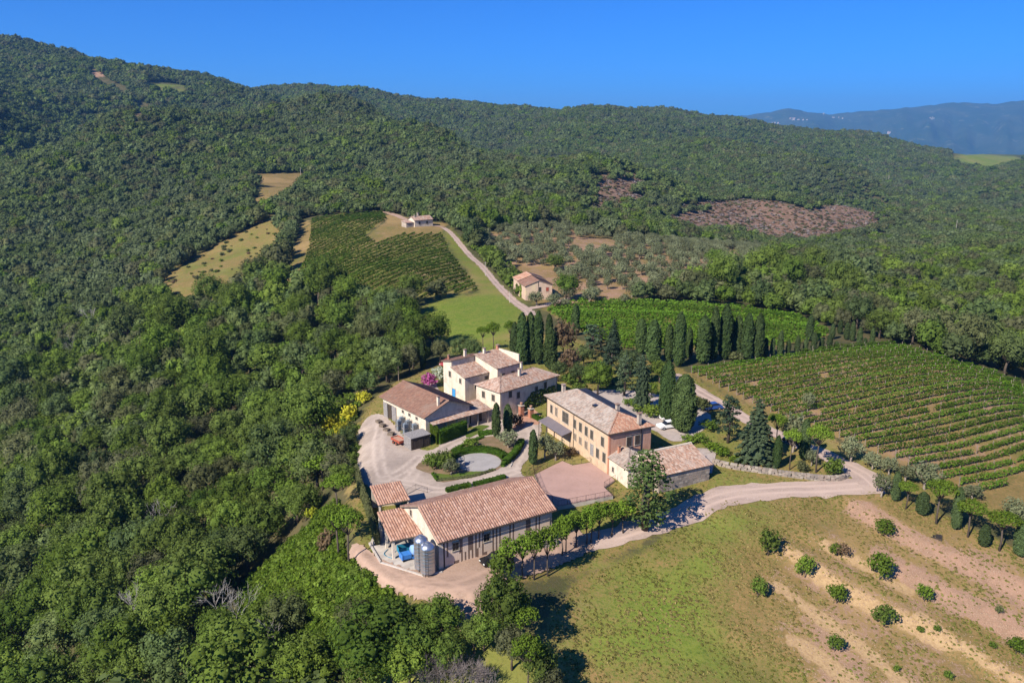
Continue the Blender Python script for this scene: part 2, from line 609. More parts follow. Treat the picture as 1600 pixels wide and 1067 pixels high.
M['villa_plaster'] = plain('ochre plaster', (.60, .415, .255), (.55, .365, .215), 1.2, c3=(.50, .30, .185), scale3=.22)
M['villa_end'] = plain('salmon plaster', (.50, .29, .20), (.44, .25, .17), 1.2, c3=(.40, .22, .15), scale3=.3)
M['white_wall'] = plain('cream lime wash', (.68, .58, .45), (.60, .50, .38), 1.0, c3=(.5, .40, .30), scale3=.3)
M['grey_wall'] = plain('stone rubble plaster', (.46, .38, .30), (.34, .28, .22), 2.2, c3=(.38, .31, .25), scale3=.5, bump=.05)


def wall_mat(name, base, worn, bare):
    """old lime plaster: cloudy tone, runs of dirt, places where the render has come off"""
    m, nt, out = new_mat(name)
    p = opos(nt)
    mp = nt.nodes.new('ShaderNodeMapping'); nt.links.new(p, mp.inputs[0]); mp.inputs['Scale'].default_value = (2.2, 2.2, .28)
    n1 = noise(nt, p, .9, 5, .65); n2 = noise(nt, mp.outputs[0], 1.3, 5, .7); n3 = noise(nt, p, .45, 6, .75); n4 = noise(nt, p, 6, 4, .7)
    col = mixc(nt, ramp(nt, n1, .34, .66), base, worn)
    col = mixc(nt, math_n(nt, 'MULTIPLY', ramp(nt, n2, .50, .72), .7), col, tuple(q * .62 for q in worn))
    col = mixc(nt, math_n(nt, 'MULTIPLY', ramp(nt, n3, .56, .64), .75), col, bare)
    col = mixc(nt, math_n(nt, 'MULTIPLY', ramp(nt, n4, .5, .7), .25), col, tuple(q * .55 for q in bare))
    bsdf(nt, out, col, .93, .12, n4, .03)
    return m


M['villa_plaster'] = wall_mat('ochre plaster', (.57, .415, .275), (.51, .36, .235), (.45, .31, .215))
M['villa_end'] = wall_mat('salmon plaster', (.50, .29, .20), (.43, .24, .165), (.38, .20, .135))
M['white_wall'] = wall_mat('cream lime wash', (.66, .56, .43), (.57, .47, .36), (.44, .35, .27))
M['grey_wall'] = wall_mat('stone rubble plaster', (.44, .36, .285), (.34, .28, .22), (.28, .225, .175))
M['trim'] = plain('stone trim', (.42, .36, .29), None, 3)
M['shutter'] = plain('brown green shutters', (.085, .075, .055), (.06, .05, .04), 5)
M['glass'] = plain('dark window glass', (.012, .014, .016), (.018, .020, .022), 2, rough=.15, spec=.5, bump=0)
M['wood'] = plain('weathered timber', (.24, .185, .135), (.15, .115, .085), 4)
M['dark_wood'] = plain('dark timber', (.07, .05, .036), (.045, .034, .026), 4)
M['grey_wood'] = plain('silvered boards', (.30, .27, .25), (.19, .175, .165), 4)
M['plank_pale'] = per_island('sawn larch planks', [(.66, .50, .37), (.60, .45, .33), (.70, .54, .41), (.55, .40, .29)], var=.25)
M['slot_shade'] = per_island('slot shade strips', [(.17, .115, .085), (.20, .135, .10), (.14, .095, .07)], var=.25)  # darkness of the recessed wall slots, put into the strip colour
M['iron'] = plain('wrought iron', (.030, .028, .027), None, 8, rough=.6)
M['steel'] = plain('brushed steel', (.55, .56, .58), (.45, .46, .48), 1.2, rough=.34, spec=.5, bump=.002, metal=.85)
M['blue_steel'] = plain('blue painted steel', (.05, .20, .52), (.04, .16, .45), 2, rough=.45, bump=.002)
M['teal'] = plain('teal tarpaulin', (.02, .22, .33), (.02, .17, .27), 2, rough=.6, bump=.01)
M['pale_blue'] = plain('pale blue paint', (.26, .40, .62), (.2, .33, .55), 2, rough=.5, bump=.002)
M['blue_door'] = plain('bright blue door paint', (.05, .25, .50), (.04, .21, .44), 3)
M['rust_red'] = plain('rust red paint', (.36, .085, .045), (.28, .06, .035), 3)
M['cage'] = plain('grey blue plastic', (.20, .25, .30), (.14, .18, .22), 2, rough=.5)
M['white_paint'] = plain('white car paint', (.78, .78, .77), (.76, .76, .75), 1, rough=.25, spec=.5, bump=0)
M['black_paint'] = plain('black car paint', (.012, .012, .014), None, 1, rough=.2, spec=.5, bump=0)
M['blue_paint'] = plain('blue car paint', (.03, .09, .30), None, 1, rough=.22, spec=.5, bump=0)
M['silver_paint'] = plain('silver car paint', (.42, .44, .47), None, 1, rough=.3, spec=.5, bump=0, metal=.4)
M['red_paint'] = plain('red car paint', (.32, .05, .05), None, 1, rough=.25, spec=.5, bump=0)
M['tyre'] = plain('tyre rubber', (.02, .02, .02), None, 5)
M['lamp'] = plain('lamp glass', (.7, .7, .66), None, 5, rough=.1)
M['awning'] = plain('grey violet awning', (.17, .145, .155), (.15, .13, .14), .8, bump=.01)
M['brick'] = per_island('brick', [(.40, .17, .10), (.34, .14, .085), (.45, .21, .13), (.37, .19, .13)], var=.3)
M['stone'] = per_island('field stone', [(.33, .27, .215), (.27, .22, .18), (.38, .32, .255), (.22, .185, .155), (.31, .24, .19)], var=.4)
M['concrete'] = plain('stained concrete', (.50, .44, .37), (.38, .33, .28), .6, c3=(.26, .24, .21), scale3=.35, bump=.01)
M['kerb'] = plain('kerb stone', (.50, .44, .38), (.40, .35, .30), 2)
M['tile_new'] = per_island('new terracotta tiles', [(.38, .21, .145), (.44, .26, .185), (.34, .18, .12), (.47, .30, .225), (.26, .135, .10), (.40, .235, .165)], var=.25, even=.35)
M['tile_grey'] = per_island('lichen grey tiles', [(.30, .235, .19), (.25, .20, .165), (.35, .28, .23), (.38, .32, .27), (.20, .155, .13), (.34, .22, .165)], var=.45, patch=(.36, .31, .27), patch_scale=.5, even=.35)
M['tile_mix'] = per_island('mottled old tiles', [(.36, .23, .17), (.28, .17, .125), (.45, .33, .26), (.50, .40, .33), (.19, .115, .085), (.38, .19, .12), (.42, .28, .21)], var=.4, patch=(.34, .27, .23), patch_scale=.3, even=.35)
M['tile_red'] = per_island('orange old tiles', [(.42, .20, .12), (.35, .165, .105), (.47, .27, .18), (.27, .135, .09), (.45, .32, .24)], var=.4, patch=(.40, .26, .19), patch_scale=.5, even=.35)
M['tile_brown'] = per_island('dark brown tiles', [(.22, .125, .09), (.18, .10, .075), (.26, .155, .11), (.15, .085, .065), (.24, .12, .08)], var=.35, patch=(.22, .15, .115), patch_scale=.25, even=.35)


def sheet_mat(name, a, b, c, s1=.5, s2=6.0, grit=.02, stretch=None):
    """trodden ground, gravel, paving: two scales of mottling and grit"""
    m, nt, out = new_mat(name)
    p = wpos(nt)
    if stretch:
        mp = nt.nodes.new('ShaderNodeMapping'); nt.links.new(p, mp.inputs[0])
        mp.inputs['Rotation'].default_value = (0, 0, stretch[0]); mp.inputs['Scale'].default_value = (stretch[1], stretch[2], 1)
        p2 = mp.outputs[0]
    else: p2 = p
    n1 = noise(nt, p2, s1, 5, .65); n2 = noise(nt, p, s2, 4, .7)
    col = mixc(nt, ramp(nt, n1, .36, .64), a, b)
    col = mixc(nt, math_n(nt, 'MULTIPLY', ramp(nt, n2, .45, .7), .6), col, c)
    n3 = noise(nt, p2, s1 * .22, 4, .7); n4 = noise(nt, p, 1.4, 4, .75)
    col = mixc(nt, math_n(nt, 'MULTIPLY', ramp(nt, n3, .48, .68), .55), col, tuple(q * .66 for q in b))
    col = mixc(nt, math_n(nt, 'MULTIPLY', ramp(nt, n4, .56, .72), .4), col, tuple(q * .6 for q in b))
    at = nt.nodes.new('ShaderNodeAttribute'); at.attribute_name = 'rut'      # wheel tracks worn by traffic
    rf = math_n(nt, 'MULTIPLY', at.outputs['Fac'], ramp(nt, n1, .25, .55))
    col = mixc(nt, math_n(nt, 'MULTIPLY', rf, .75), col, tuple(min(.6, q * 1.28) for q in a))
    bsdf(nt, out, col, .95, .1, n2, grit)
    return m


M['gravel'] = sheet_mat('pale gravel', (.40, .32, .26), (.33, .26, .21), (.44, .36, .30), .35, 5, .03)
M['earth_road'] = sheet_mat('pink earth road', (.36, .24, .175), (.29, .195, .14), (.42, .31, .235), .45, 4, .03, (R(-31), .25, 1.6))
M['white_road'] = sheet_mat('white gravel road', (.40, .295, .235), (.32, .235, .19), (.45, .355, .30), .4, 4, .03, (R(0), .3, 1.3))
M['terrace'] = sheet_mat('terracotta terrace paving', (.40, .255, .21), (.37, .235, .19), (.43, .285, .24), .25, 3, .004)
M['disc'] = sheet_mat('grey gravel', (.34, .31, .29), (.29, .265, .245), (.38, .35, .33), .5, 6, .02)
M['lawn'] = sheet_mat('watered lawn', (.075, .125, .016), (.11, .135, .028), (.06, .10, .014), .5, 5, .05)
M['bed'] = sheet_mat('planting bed soil', (.24, .155, .10), (.18, .13, .07), (.12, .12, .04), .6, 4, .05)
M['paving'] = sheet_mat('pale stone paving', (.40, .33, .29), (.34, .28, .25), (.44, .38, .34), .6, 5, .01)
M['brick_paving'] = sheet_mat('brick paving', (.42, .23, .15), (.36, .19, .125), (.46, .28, .2), .8, 5, .01)


# the land itself: cover comes from attributes laid down along real field edges, broken up by noise
def land_mat():
    m, nt, out = new_mat('land')
    p = wpos(nt)

    def A(n):
        a = nt.nodes.new('ShaderNodeAttribute'); a.attribute_name = n
        return a.outputs['Fac']
    nb = noise(nt, p, .09, 5, .65); nm = noise(nt, p, .5, 5, .7); nf = noise(nt, p, 2.2, 5, .75); ng = noise(nt, p, 7.0, 3, .7)
    jit = math_n(nt, 'SUBTRACT', math_n(nt, 'ADD', math_n(nt, 'ADD', math_n(nt, 'MULTIPLY', nm, .7), math_n(nt, 'MULTIPLY', nf, .65)), math_n(nt, 'MULTIPLY', nb, .8)), 1.075)

    def cover(name, soft=.16):
        return ramp(nt, math_n(nt, 'ADD', A(name), jit), .5 - soft, .5 + soft)
    # forest floor and rough ground
    col = mixc(nt, ramp(nt, nm, .35, .65), (.085, .075, .034), (.060, .066, .024))
    col = mixc(nt, ramp(nt, nb, .45, .65), col, (.11, .088, .042))
    far_field = mixc(nt, ramp(nt, noise(nt, p, .0035, 3, .6), .40, .6), (.16, .155, .06), (.055, .075, .03))
    col = mixc(nt, cover('farplain'), col, far_field)
    # sun-dried grass
    dry = mixc(nt, ramp(nt, nm, .38, .64), (.250, .160, .062), (.180, .122, .044))
    dry = mixc(nt, ramp(nt, nf, .46, .62), dry, (.120, .112, .030))
    dry = mixc(nt, ramp(nt, nb, .52, .70), dry, (.255, .165, .085))
    dry = mixc(nt, math_n(nt, 'MULTIPLY', ramp(nt, ng, .52, .70), .5), dry, (.34, .26, .12))
    nl = noise(nt, p, .022, 4, .6)
    dry = mixc(nt, math_n(nt, 'MULTIPLY', ramp(nt, nl, .50, .66), .8), dry, (.30, .20, .085))
    dry = mixc(nt, math_n(nt, 'MULTIPLY', ramp(nt, nl, .46, .36), .7), dry, (.115, .115, .030))
    col = mixc(nt, cover('dry', .10), col, dry)
    # greener grass
    grn = mixc(nt, ramp(nt, nm, .36, .64), (.120, .175, .022), (.175, .195, .036))
    grn = mixc(nt, ramp(nt, nf, .48, .66), grn, (.075, .105, .018))
    grn = mixc(nt, math_n(nt, 'MULTIPLY', ramp(nt, nl, .48, .64), .7), grn, (.215, .19, .055))
    col = mixc(nt, cover('grass', .26), col, grn)
    # bare pink and tan soil
    sol = mixc(nt, ramp(nt, nm, .36, .64), (.34, .20, .13), (.26, .16, .10))
    sol = mixc(nt, ramp(nt, ng, .5, .7), sol, (.42, .29, .20))
    col = mixc(nt, cover('soil', .07), col, sol)
    straw = mixc(nt, ramp(nt, nf, .38, .64), (.42, .285, .145), (.32, .205, .105))
    col = mixc(nt, cover('straw', .07), col, straw)
    clear = mixc(nt, ramp(nt, noise(nt, p, .12, 4, .7), .38, .6), (.22, .125, .08), (.14, .09, .055))
    clear = mixc(nt, ramp(nt, noise(nt, p, .3, 3, .7), .5, .64), clear, (.27, .19, .14))
    col = mixc(nt, cover('cleared', .12), col, clear)
    bsdf(nt, out, col, .97, .08, nf, .12)
    return m


M['land'] = land_mat()
# ------------------------------------------------------------------ land cover
PX = {   # outlines on the ground, as seen in the photograph
    'vine_left': [(486, 341), (598, 332), (606, 344), (572, 366), (590, 382), (628, 367), (690, 366), (750, 455), (645, 474), (566, 478), (448, 458), (470, 420), (482, 385)],
    'vine_mid': [(850, 485), (905, 473), (1050, 473), (1150, 482), (1250, 496), (1300, 522), (1285, 534), (1180, 545), (1060, 548), (960, 545), (905, 520)],
    'vine_right': [(1072, 582), (1250, 553), (1400, 540), (1500, 571), (1640, 618), (1800, 690), (1800, 742), (1700, 760), (1590, 748), (1545, 778), (1440, 738), (1345, 699), (1215, 652), (1130, 612)],
    'meadow': [(655, 480), (750, 457), (693, 362), (703, 354), (830, 488), (800, 545), (740, 560), (690, 540), (655, 505)],
    'field': [(1135, 782), (1370, 768), (1440, 790), (1640, 880), (1900, 1010), (1900, 1250), (845, 1250), (840, 1010), (900, 905), (1000, 862)],
    'green_a': [(1100, 810), (1190, 800), (1290, 830), (1180, 850), (1140, 900), (1130, 990), (1160, 1067), (1060, 1067), (900, 1020), (960, 900), (1060, 850)],
    'clear_left': [(240, 486), (250, 430), (338, 381), (425, 334), (452, 336), (450, 390), (414, 444), (335, 490)],
    'clear_up': [(386, 334), (392, 272), (484, 269), (470, 304), (440, 318), (410, 334)],
    'olive': [(748, 368), (880, 352), (965, 375), (1190, 385), (1205, 430), (1130, 440), (990, 462), (985, 476), (850, 487), (800, 450), (790, 425), (765, 400)],
    'cut_a': [(898, 332), (914, 284), (958, 272), (1010, 277), (1008, 312), (950, 336)],
    'cut_b': [(1018, 338), (1080, 316), (1150, 312), (1250, 324), (1330, 324), (1392, 345), (1370, 368), (1300, 376), (1200, 374), (1140, 365), (1060, 354)],
    'estate': [(548, 700), (560, 650), (600, 605), (655, 580), (690, 570), (745, 545), (800, 525), (860, 520), (905, 530), (960, 552), (1070, 575), (1130, 612), (1215, 652), (1345, 700),
               (1440, 742), (1560, 790), (1640, 850), (1370, 768), (1135, 782), (1000, 862), (900, 905), (770, 925), (740, 975), (705, 975), (640, 945), (545, 895), (540, 800)],
    'slope': [(520, 795), (533, 885), (590, 935), (650, 962), (700, 990), (640, 1035), (560, 1035), (470, 1020), (395, 985), (375, 930), (455, 850)],
    'orchard': [(1165, 850), (1250, 805), (1370, 778), (1440, 790), (1640, 880), (1900, 1010), (1900, 1250), (1300, 1250), (1215, 1067), (1150, 940)],
    'corner': [(1500, 735), (1560, 742), (1800, 735), (2000, 1010), (1640, 880), (1530, 780)],
    'copse': [(590, 1000), (880, 1000), (905, 1250), (540, 1250)],
    'upper_yard': [(598, 334), (650, 345), (700, 350), (690, 366), (628, 367), (592, 383), (575, 366), (606, 346)],
    'verge_left': [(470, 345), (486, 341), (482, 385), (470, 420), (455, 447), (440, 452), (456, 400)],
    'far_meadow': [(224, 129), (262, 129), (296, 136), (290, 150), (236, 144)],
    'ridge_field': [(1480, 235), (1530, 237), (1580, 243), (1605, 252), (1560, 264), (1488, 256)],
}
PW = {k: np.array(gpoly(v)) for k, v in PX.items()}
BW = [np.array(gpoly(b)) for b in BANKS]
# the terraces step down towards the lower left
near = (_YY < 135) & (_YY > 74) & (_XX > 5) & (_XX < 130)
for b in BW:
    d = dist_line(b, _XX[near], _YY[near])
    side = np.zeros(d.shape) + 1e9; sg = np.zeros(d.shape)
    for k in range(len(b) - 1):
        dd = dist_line(b[k:k + 2], _XX[near], _YY[near])
        cr = (b[k + 1][0] - b[k][0]) * (_YY[near] - b[k][1]) - (b[k + 1][1] - b[k][1]) * (_XX[near] - b[k][0])
        sg = np.where(dd < side, np.sign(cr), sg); side = np.minimum(side, dd)
    GZ[near] += .45 * sg * np.clip(d / 1.3, 0, 1) * np.exp(-d / 3.5)

SOIL_LINES = [[(1345, 795), (1450, 855), (1560, 905), (1700, 985)], [(1380, 872), (1480, 930), (1600, 985), (1700, 1040)]]
STRAW_LINES = [[(1225, 855), (1290, 905), (1330, 930), (1420, 978), (1480, 1003)], [(1440, 965), (1510, 1010), (1560, 1045), (1640, 1090)],
               [(1215, 915), (1275, 960), (1345, 1010), (1420, 1075)], [(1240, 1000), (1290, 1035), (1330, 1067)], [(1290, 850), (1350, 885), (1420, 925)]]


def soft(poly, w, x, y):
    return np.clip(.5 + sd_poly(poly, x, y) / (2 * w), 0, 1)


def make_land():
    X, Y = _XX.ravel(), _YY.ravel()
    nx, ny = len(GX), len(GY)
    V = np.stack([X, Y, GZ.ravel()], 1)
    i = (np.arange(ny - 1)[:, None] * nx + np.arange(nx - 1)[None]).ravel()
    F = np.stack([i, i + 1, i + nx + 1, i + nx], 1)
    me = np_mesh('terrain', V, F, [M['land']], smooth=True)
    z = np.zeros(len(X))
    at = {k: z.copy() for k in ('grass', 'dry', 'soil', 'straw', 'cleared', 'farplain')}
    mx = np.maximum
    at['dry'] = mx(at['dry'], soft(PW['field'], 2.5, X, Y))
    at['dry'] = mx(at['dry'], .85 * soft(PW['estate'], 3, X, Y))
    at['dry'] = mx(at['dry'], .95 * soft(PW['corner'], 3, X, Y))
    at['dry'] = mx(at['dry'], .8 * soft(PW['copse'], 3, X, Y))
    at['dry'] = mx(at['dry'], soft(PW['clear_left'], 8, X, Y))
    at['dry'] = mx(at['dry'], soft(PW['clear_up'], 8, X, Y))
    at['dry'] = mx(at['dry'], soft(PW['upper_yard'], 4, X, Y))
    at['dry'] = mx(at['dry'], .9 * soft(PW['olive'], 6, X, Y))
    at['dry'] = mx(at['dry'], soft(PW['verge_left'], 3, X, Y))
    at['dry'] = mx(at['dry'], .95 * soft(PW['meadow'], 4, X, Y))
    for k in ('vine_left', 'vine_mid', 'vine_right'):
        at['dry'] = mx(at['dry'], .9 * soft(PW[k], 2, X, Y))
    gr = soft(PW['meadow'], 10, X, Y) * .95
    gr = mx(gr, .98 * soft(PW['green_a'], 12, X, Y))
    gr = mx(gr, .42 * soft(PW['field'], 4, X, Y))
    gr = mx(gr, .8 * soft(PW['slope'], 3, X, Y))
    gr = mx(gr, .7 * soft(PW['copse'], 3, X, Y))
    gr = mx(gr, .50 * soft(PW['vine_mid'], 2, X, Y))
    gr = mx(gr, .56 * soft(PW['vine_left'], 2, X, Y))
    gr = mx(gr, .48 * soft(PW['estate'], 3, X, Y))
    gr = mx(gr, .40 * soft(PW['clear_left'], 8, X, Y))
    gr = mx(gr, .8 * soft(PW['far_meadow'], 8, X, Y)); gr = mx(gr, .9 * soft(PW['ridge_field'], 8, X, Y))
    gr = gr * (1 - .55 * soft(PW['orchard'], 5, X, Y))
    at['grass'] = gr
    so = .43 * soft(PW['vine_right'], 2, X, Y)
    so = mx(so, .50 * soft(PW['olive'], 6, X, Y))
    so = mx(so, .26 * soft(PW['clear_left'], 10, X, Y))
    so = mx(so, .43 * soft(PW['orchard'], 6, X, Y))
    for b in SOIL_LINES:
        so = mx(so, .80 * np.clip(1.3 - dist_line(gpoly(b), X, Y) / 3.6, 0, 1))
    at['soil'] = so
    st = z.copy()
    for b in STRAW_LINES:
        st = mx(st, .74 * np.clip(1.2 - dist_line(gpoly(b), X, Y) / 2.1, 0, 1))
    st = mx(st, .40 * soft(PW['vine_left'], 2, X, Y))
    at['straw'] = st
    at['cleared'] = mx(soft(PW['cut_a'], 14, X, Y), soft(PW['cut_b'], 14, X, Y))
    for line, w in (([(143, 112), (165, 124), (196, 141)], 4), ([(214, 192), (219, 178), (221, 165)], 7), ([(1500, 362), (1540, 366), (1570, 372)], 6),
                    ([(1395, 288), (1399, 302)], 5)):
        at['soil'] = mx(at['soil'], 1.0 * np.clip(1.5 - dist_line(gpoly(line), X, Y) / w, 0, 1))
    at['farplain'] = np.clip((np.hypot(X, Y) - 2700) / 400, 0, 1)
    for k, a in at.items():
        l = me.attributes.new(k, 'FLOAT', 'POINT')
        l.data.foreach_set('value', a.astype(np.float32))
    return prop(link('terrain', me), kind='structure')


terrain = make_land()


def densify(poly, step, closed=True):
    out = []
    n = len(poly)
    for k in range(n if closed else n - 1):
        a = np.array(poly[k]); b = np.array(poly[(k + 1) % n])
        m = max(1, int(np.hypot(*(b - a)) / step))
        for j in range(m): out.append(tuple(a + (b - a) * j / m))
    if not closed: out.append(tuple(poly[-1]))
    return out


def smooth_line(pts, step=1.0, closed=False):
    """Catmull-Rom through the points"""
    P = [np.array(p, float) for p in pts]
    n = len(P); out = []
    for k in range(n if closed else n - 1):
        p1, p2 = P[k], P[(k + 1) % n]
        p0 = P[k - 1] if (k > 0 or closed) else 2 * p1 - p2
        p3 = P[(k + 2) % n] if (k + 2 < n or closed) else 2 * p2 - p1
        m = max(2, int(np.hypot(*(p2 - p1)) / step))
        for j in range(m):
            t = j / m
            out.append(.5 * (2 * p1 + (p2 - p0) * t + (2 * p0 - 5 * p1 + 4 * p2 - p3) * t * t + (3 * p1 - p0 - 3 * p2 + p3) * t ** 3))
    if not closed: out.append(P[-1])
    return [tuple(p) for p in out]


def drape(name, poly, mat, off=.05, step=1.3, jitter=.25, smooth=True, kind='structure', zfun=None, ruts=()):
    """a sheet laid over the ground inside a world outline"""
    pts = smooth_line(poly, step * .6, True) if smooth else densify(poly, step * .6)
    pts = np.array(pts)
    if jitter:
        pts = pts + NR.normal(0, jitter * .5, pts.shape)
    x0, y0 = pts.min(0); x1, y1 = pts.max(0)
    gx, gy = np.meshgrid(np.arange(x0, x1, step), np.arange(y0, y1, step))
    gx = gx.ravel() + NR.uniform(-.1, .1, gx.size); gy = gy.ravel() + NR.uniform(-.1, .1, gy.size)
    keep = sd_poly(pts, gx, gy) > step * .35
    n = len(pts)
    allp = [Vector(p) for p in pts] + [Vector((a, b)) for a, b in zip(gx[keep], gy[keep])]
    vo, _, fo, _, _, _ = delaunay_2d_cdt(allp, [(k, (k + 1) % n) for k in range(n)], [], 1, 1e-4)
    xy = np.array([(p[0], p[1]) for p in vo])
    z = (zg(xy[:, 0], xy[:, 1]) if zfun is None else zfun(xy[:, 0], xy[:, 1])) + off
    me = np_mesh(name, np.column_stack([xy, z]), [np.array([f for f in fo if len(f) == 3])], [mat], smooth=True)
    if ruts:
        w = np.zeros(len(xy))
        for l in ruts:
            d = dist_line(smooth_line(l, 1.0), xy[:, 0], xy[:, 1])
            w = np.maximum(w, np.clip(1.3 - np.abs(d - .8) / .35, 0, 1))
        me.attributes.new('rut', 'FLOAT', 'POINT').data.foreach_set('value', w.astype(np.float32))
    return prop(link(name, me), kind=kind)


def ribbon(name, line, width, mat, off=.07, jitter=.18, nx=15):
    c = np.array(smooth_line(line, 1.2))
    t = np.gradient(c, axis=0); t /= np.hypot(t[:, 0], t[:, 1])[:, None]
    nrm = np.stack([-t[:, 1], t[:, 0]], 1)
    w = np.interp(np.linspace(0, 1, len(c)), np.linspace(0, 1, len(width)), width) if isinstance(width, (list, tuple)) else np.full(len(c), width)
    V = []; rut = []
    for k in range(nx):
        rut.append(np.clip(1.3 - np.abs(np.abs((k / (nx - 1) - .5) * w) - .8) / .35, 0, 1))
        s = k / (nx - 1) - .5
        e = NR.normal(0, jitter, len(c)) if k in (0, nx - 1) else 0
        q = c + nrm * (s * w + e)[:, None]
        V.append(np.column_stack([q, zg(q[:, 0], q[:, 1]) + off]))
    V = np.stack(V, 1).reshape(-1, 3)
    i = (np.arange(len(c) - 1)[:, None] * nx + np.arange(nx - 1)[None]).ravel()
    F = np.stack([i, i + nx, i + nx + 1, i + 1], 1)
    me = np_mesh(name, V, F, [mat], smooth=True)
    me.attributes.new('rut', 'FLOAT', 'POINT').data.foreach_set('value', np.stack(rut, 1).ravel().astype(np.float32))
    return prop(link(name, me), kind='structure')


def G(*px): return gpoly(px)


drape('earth_yard', G((688, 888), (760, 867), (830, 848), (890, 828), (914, 838), (925, 858), (860, 890), (800, 912), (768, 940), (755, 990), (715, 985), (706, 955), (655, 938), (600, 918), (565, 893), (545, 866), (560, 850), (590, 872), (640, 890)), M['earth_road'], .20, .45, .3, ruts=[G((862, 868), (790, 890), (720, 915), (650, 915), (600, 895), (566, 862)), G((735, 975), (730, 945), (700, 918), (640, 905)), G((735, 975), (742, 940), (790, 900), (862, 862))])
ribbon('road', G((1372, 758), (1300, 763), (1200, 767), (1130, 776), (1062, 808), (985, 830), (905, 852), (860, 868)), [5.0, 4.4, 4.3, 5.6, 4.8, 4.0, 4.0, 4.4], M['white_road'], .075)
ribbon('driveway', G((1375, 764), (1350, 742), (1325, 729), (1290, 712), (1240, 690), (1185, 665), (1135, 636), (1085, 608), (1050, 585)), [6, 4.5, 4, 3.5, 3.5, 3.5, 4, 3.5], M['white_road'], .085)
ribbon('lane', G((693, 356), (706, 366), (740, 405), (770, 437), (800, 468), (822, 484), (830, 493)), [3, 3.2, 3.2, 3.2, 4], M['white_road'], .09)
ribbon('farm_track', G((818, 484), (845, 479), (872, 471), (890, 466)), 3.0, M['white_road'], .10)
ribbon('field_track', G((600, 331), (622, 338), (640, 345), (672, 352), (693, 355)), 4.0, M['earth_road'], .10)
drape('gravel_yard', G((572, 655), (598, 648), (622, 672), (640, 690), (668, 704), (700, 688), (745, 668), (790, 650), (822, 640), (845, 660), (838, 700), (815, 730), (818, 752), (790, 758), (720, 768), (668, 790), (600, 770), (578, 762), (560, 745), (553, 700)), M['gravel'], .07, .5, .25, ruts=[G((812, 735), (760, 750), (690, 766), (640, 755), (600, 745), (590, 700), (596, 660)), G((640, 750), (668, 716), (700, 697), (745, 675), (800, 652)), G((812, 735), (826, 705), (832, 675), (815, 655)), G((600, 750), (630, 735), (655, 715))])
drape('house_yard', G((690, 612), (745, 625), (770, 640), (790, 650), (745, 668), (700, 640), (660, 605), (680, 598)), M['gravel'], .06)
drape('parking', G((925, 612), (985, 610), (1050, 622), (1100, 640), (1110, 662), (1060, 690), (1020, 672), (960, 632)), M['paving'], .06)
drape('side_court', [(24.5, 131.2), (27.5, 138.5), (38, 137.5), (34.5, 127), (26, 124)], M['paving'], .09, jitter=0, smooth=False)
# ------------------------------------------------------------------ trees and bushes
_t = (1 + 5 ** .5) / 2
ICO_V = np.array([(-1, _t, 0), (1, _t, 0), (-1, -_t, 0), (1, -_t, 0), (0, -1, _t), (0, 1, _t), (0, -1, -_t), (0, 1, -_t), (_t, 0, -1), (_t, 0, 1), (-_t, 0, -1), (-_t, 0, 1)]) / math.hypot(1, _t)
ICO_F = np.array([(0, 11, 5), (0, 5, 1), (0, 1, 7), (0, 7, 10), (0, 10, 11), (1, 5, 9), (5, 11, 4), (11, 10, 2), (10, 7, 6), (7, 1, 8), (3, 9, 4), (3, 4, 2), (3, 2, 6), (3, 6, 8), (3, 8, 9), (4, 9, 5), (2, 4, 11), (6, 2, 10), (8, 6, 7), (9, 8, 1)])


def unit(a):
    return a / (np.linalg.norm(a, axis=1, keepdims=True) + 1e-9)


def quads(c, n, s, rng, stretch=None, along=None):
    """irregular four-sided leaf sprays at c with normals n and half sizes s"""
    m = len(c)
    r = rng.normal(size=(m, 3)) if along is None else along
    t = unit(np.cross(n, r)); b = np.cross(n, t)
    k1 = (s * rng.uniform(.6, 1.25, m))[:, None]; k2 = (s * rng.uniform(.6, 1.25, m) * (1 if stretch is None else stretch))[:, None]
    j = lambda: rng.uniform(.55, 1.15, m)[:, None]
    V = np.stack([c - t * k1 * j() - b * k2 * j(), c + t * k1 * j() - b * k2 * j(), c + t * k1 * j() + b * k2 * j(), c - t * k1 * j() + b * k2 * j()], 1).reshape(-1, 3)
    return V, np.arange(4 * m).reshape(-1, 4)


def clump_crown(rng, clumps, leaf, cover=1.0, up=.25, core=.8, squash=1.0, jit=.55):
    """leaf sprays over a set of (centre, radius) masses, leaves buried in a neighbour left out"""
    C = np.array([c for c, r in clumps], float); Rr = np.array([r for c, r in clumps], float)
    cs, ns, ss = [], [], []
    for k in range(len(C)):
        m = int(cover * 4 * math.pi * Rr[k] ** 2 / (leaf * leaf * 2.2)) + 3
        d = unit(rng.normal(size=(m, 3)))
        q = C[k] + d * (Rr[k] * rng.uniform(.78, 1.12, m))[:, None] * np.array([1, 1, squash])
        D = np.linalg.norm(q[:, None] - C[None], axis=2) / Rr[None]
        D[:, k] = 9
        ok = D.min(1) > .72 if len(C) > 1 else np.ones(m, bool)
        q = q[ok]; d = d[ok]
        cs.append(q); ns.append(unit(d * .75 + rng.normal(size=d.shape) * jit + np.array([0, 0, up]))); ss.append(np.full(len(q), leaf * .5) * rng.uniform(.7, 1.25, len(q)))
    V, F = quads(np.concatenate(cs), np.concatenate(ns), np.concatenate(ss), rng)
    F = [F]
    if core:
        base = len(V); cv = []; cf = []
        for k in range(len(C)):
            v = ICO_V * rng.uniform(.8, 1.1, (12, 1)) * Rr[k] * core
            v[:, 2] *= squash
            cv.append(v + C[k]); cf.append(ICO_F + base + 12 * k)
        V = np.concatenate([V] + cv); F.append(np.concatenate(cf))
    return V, F


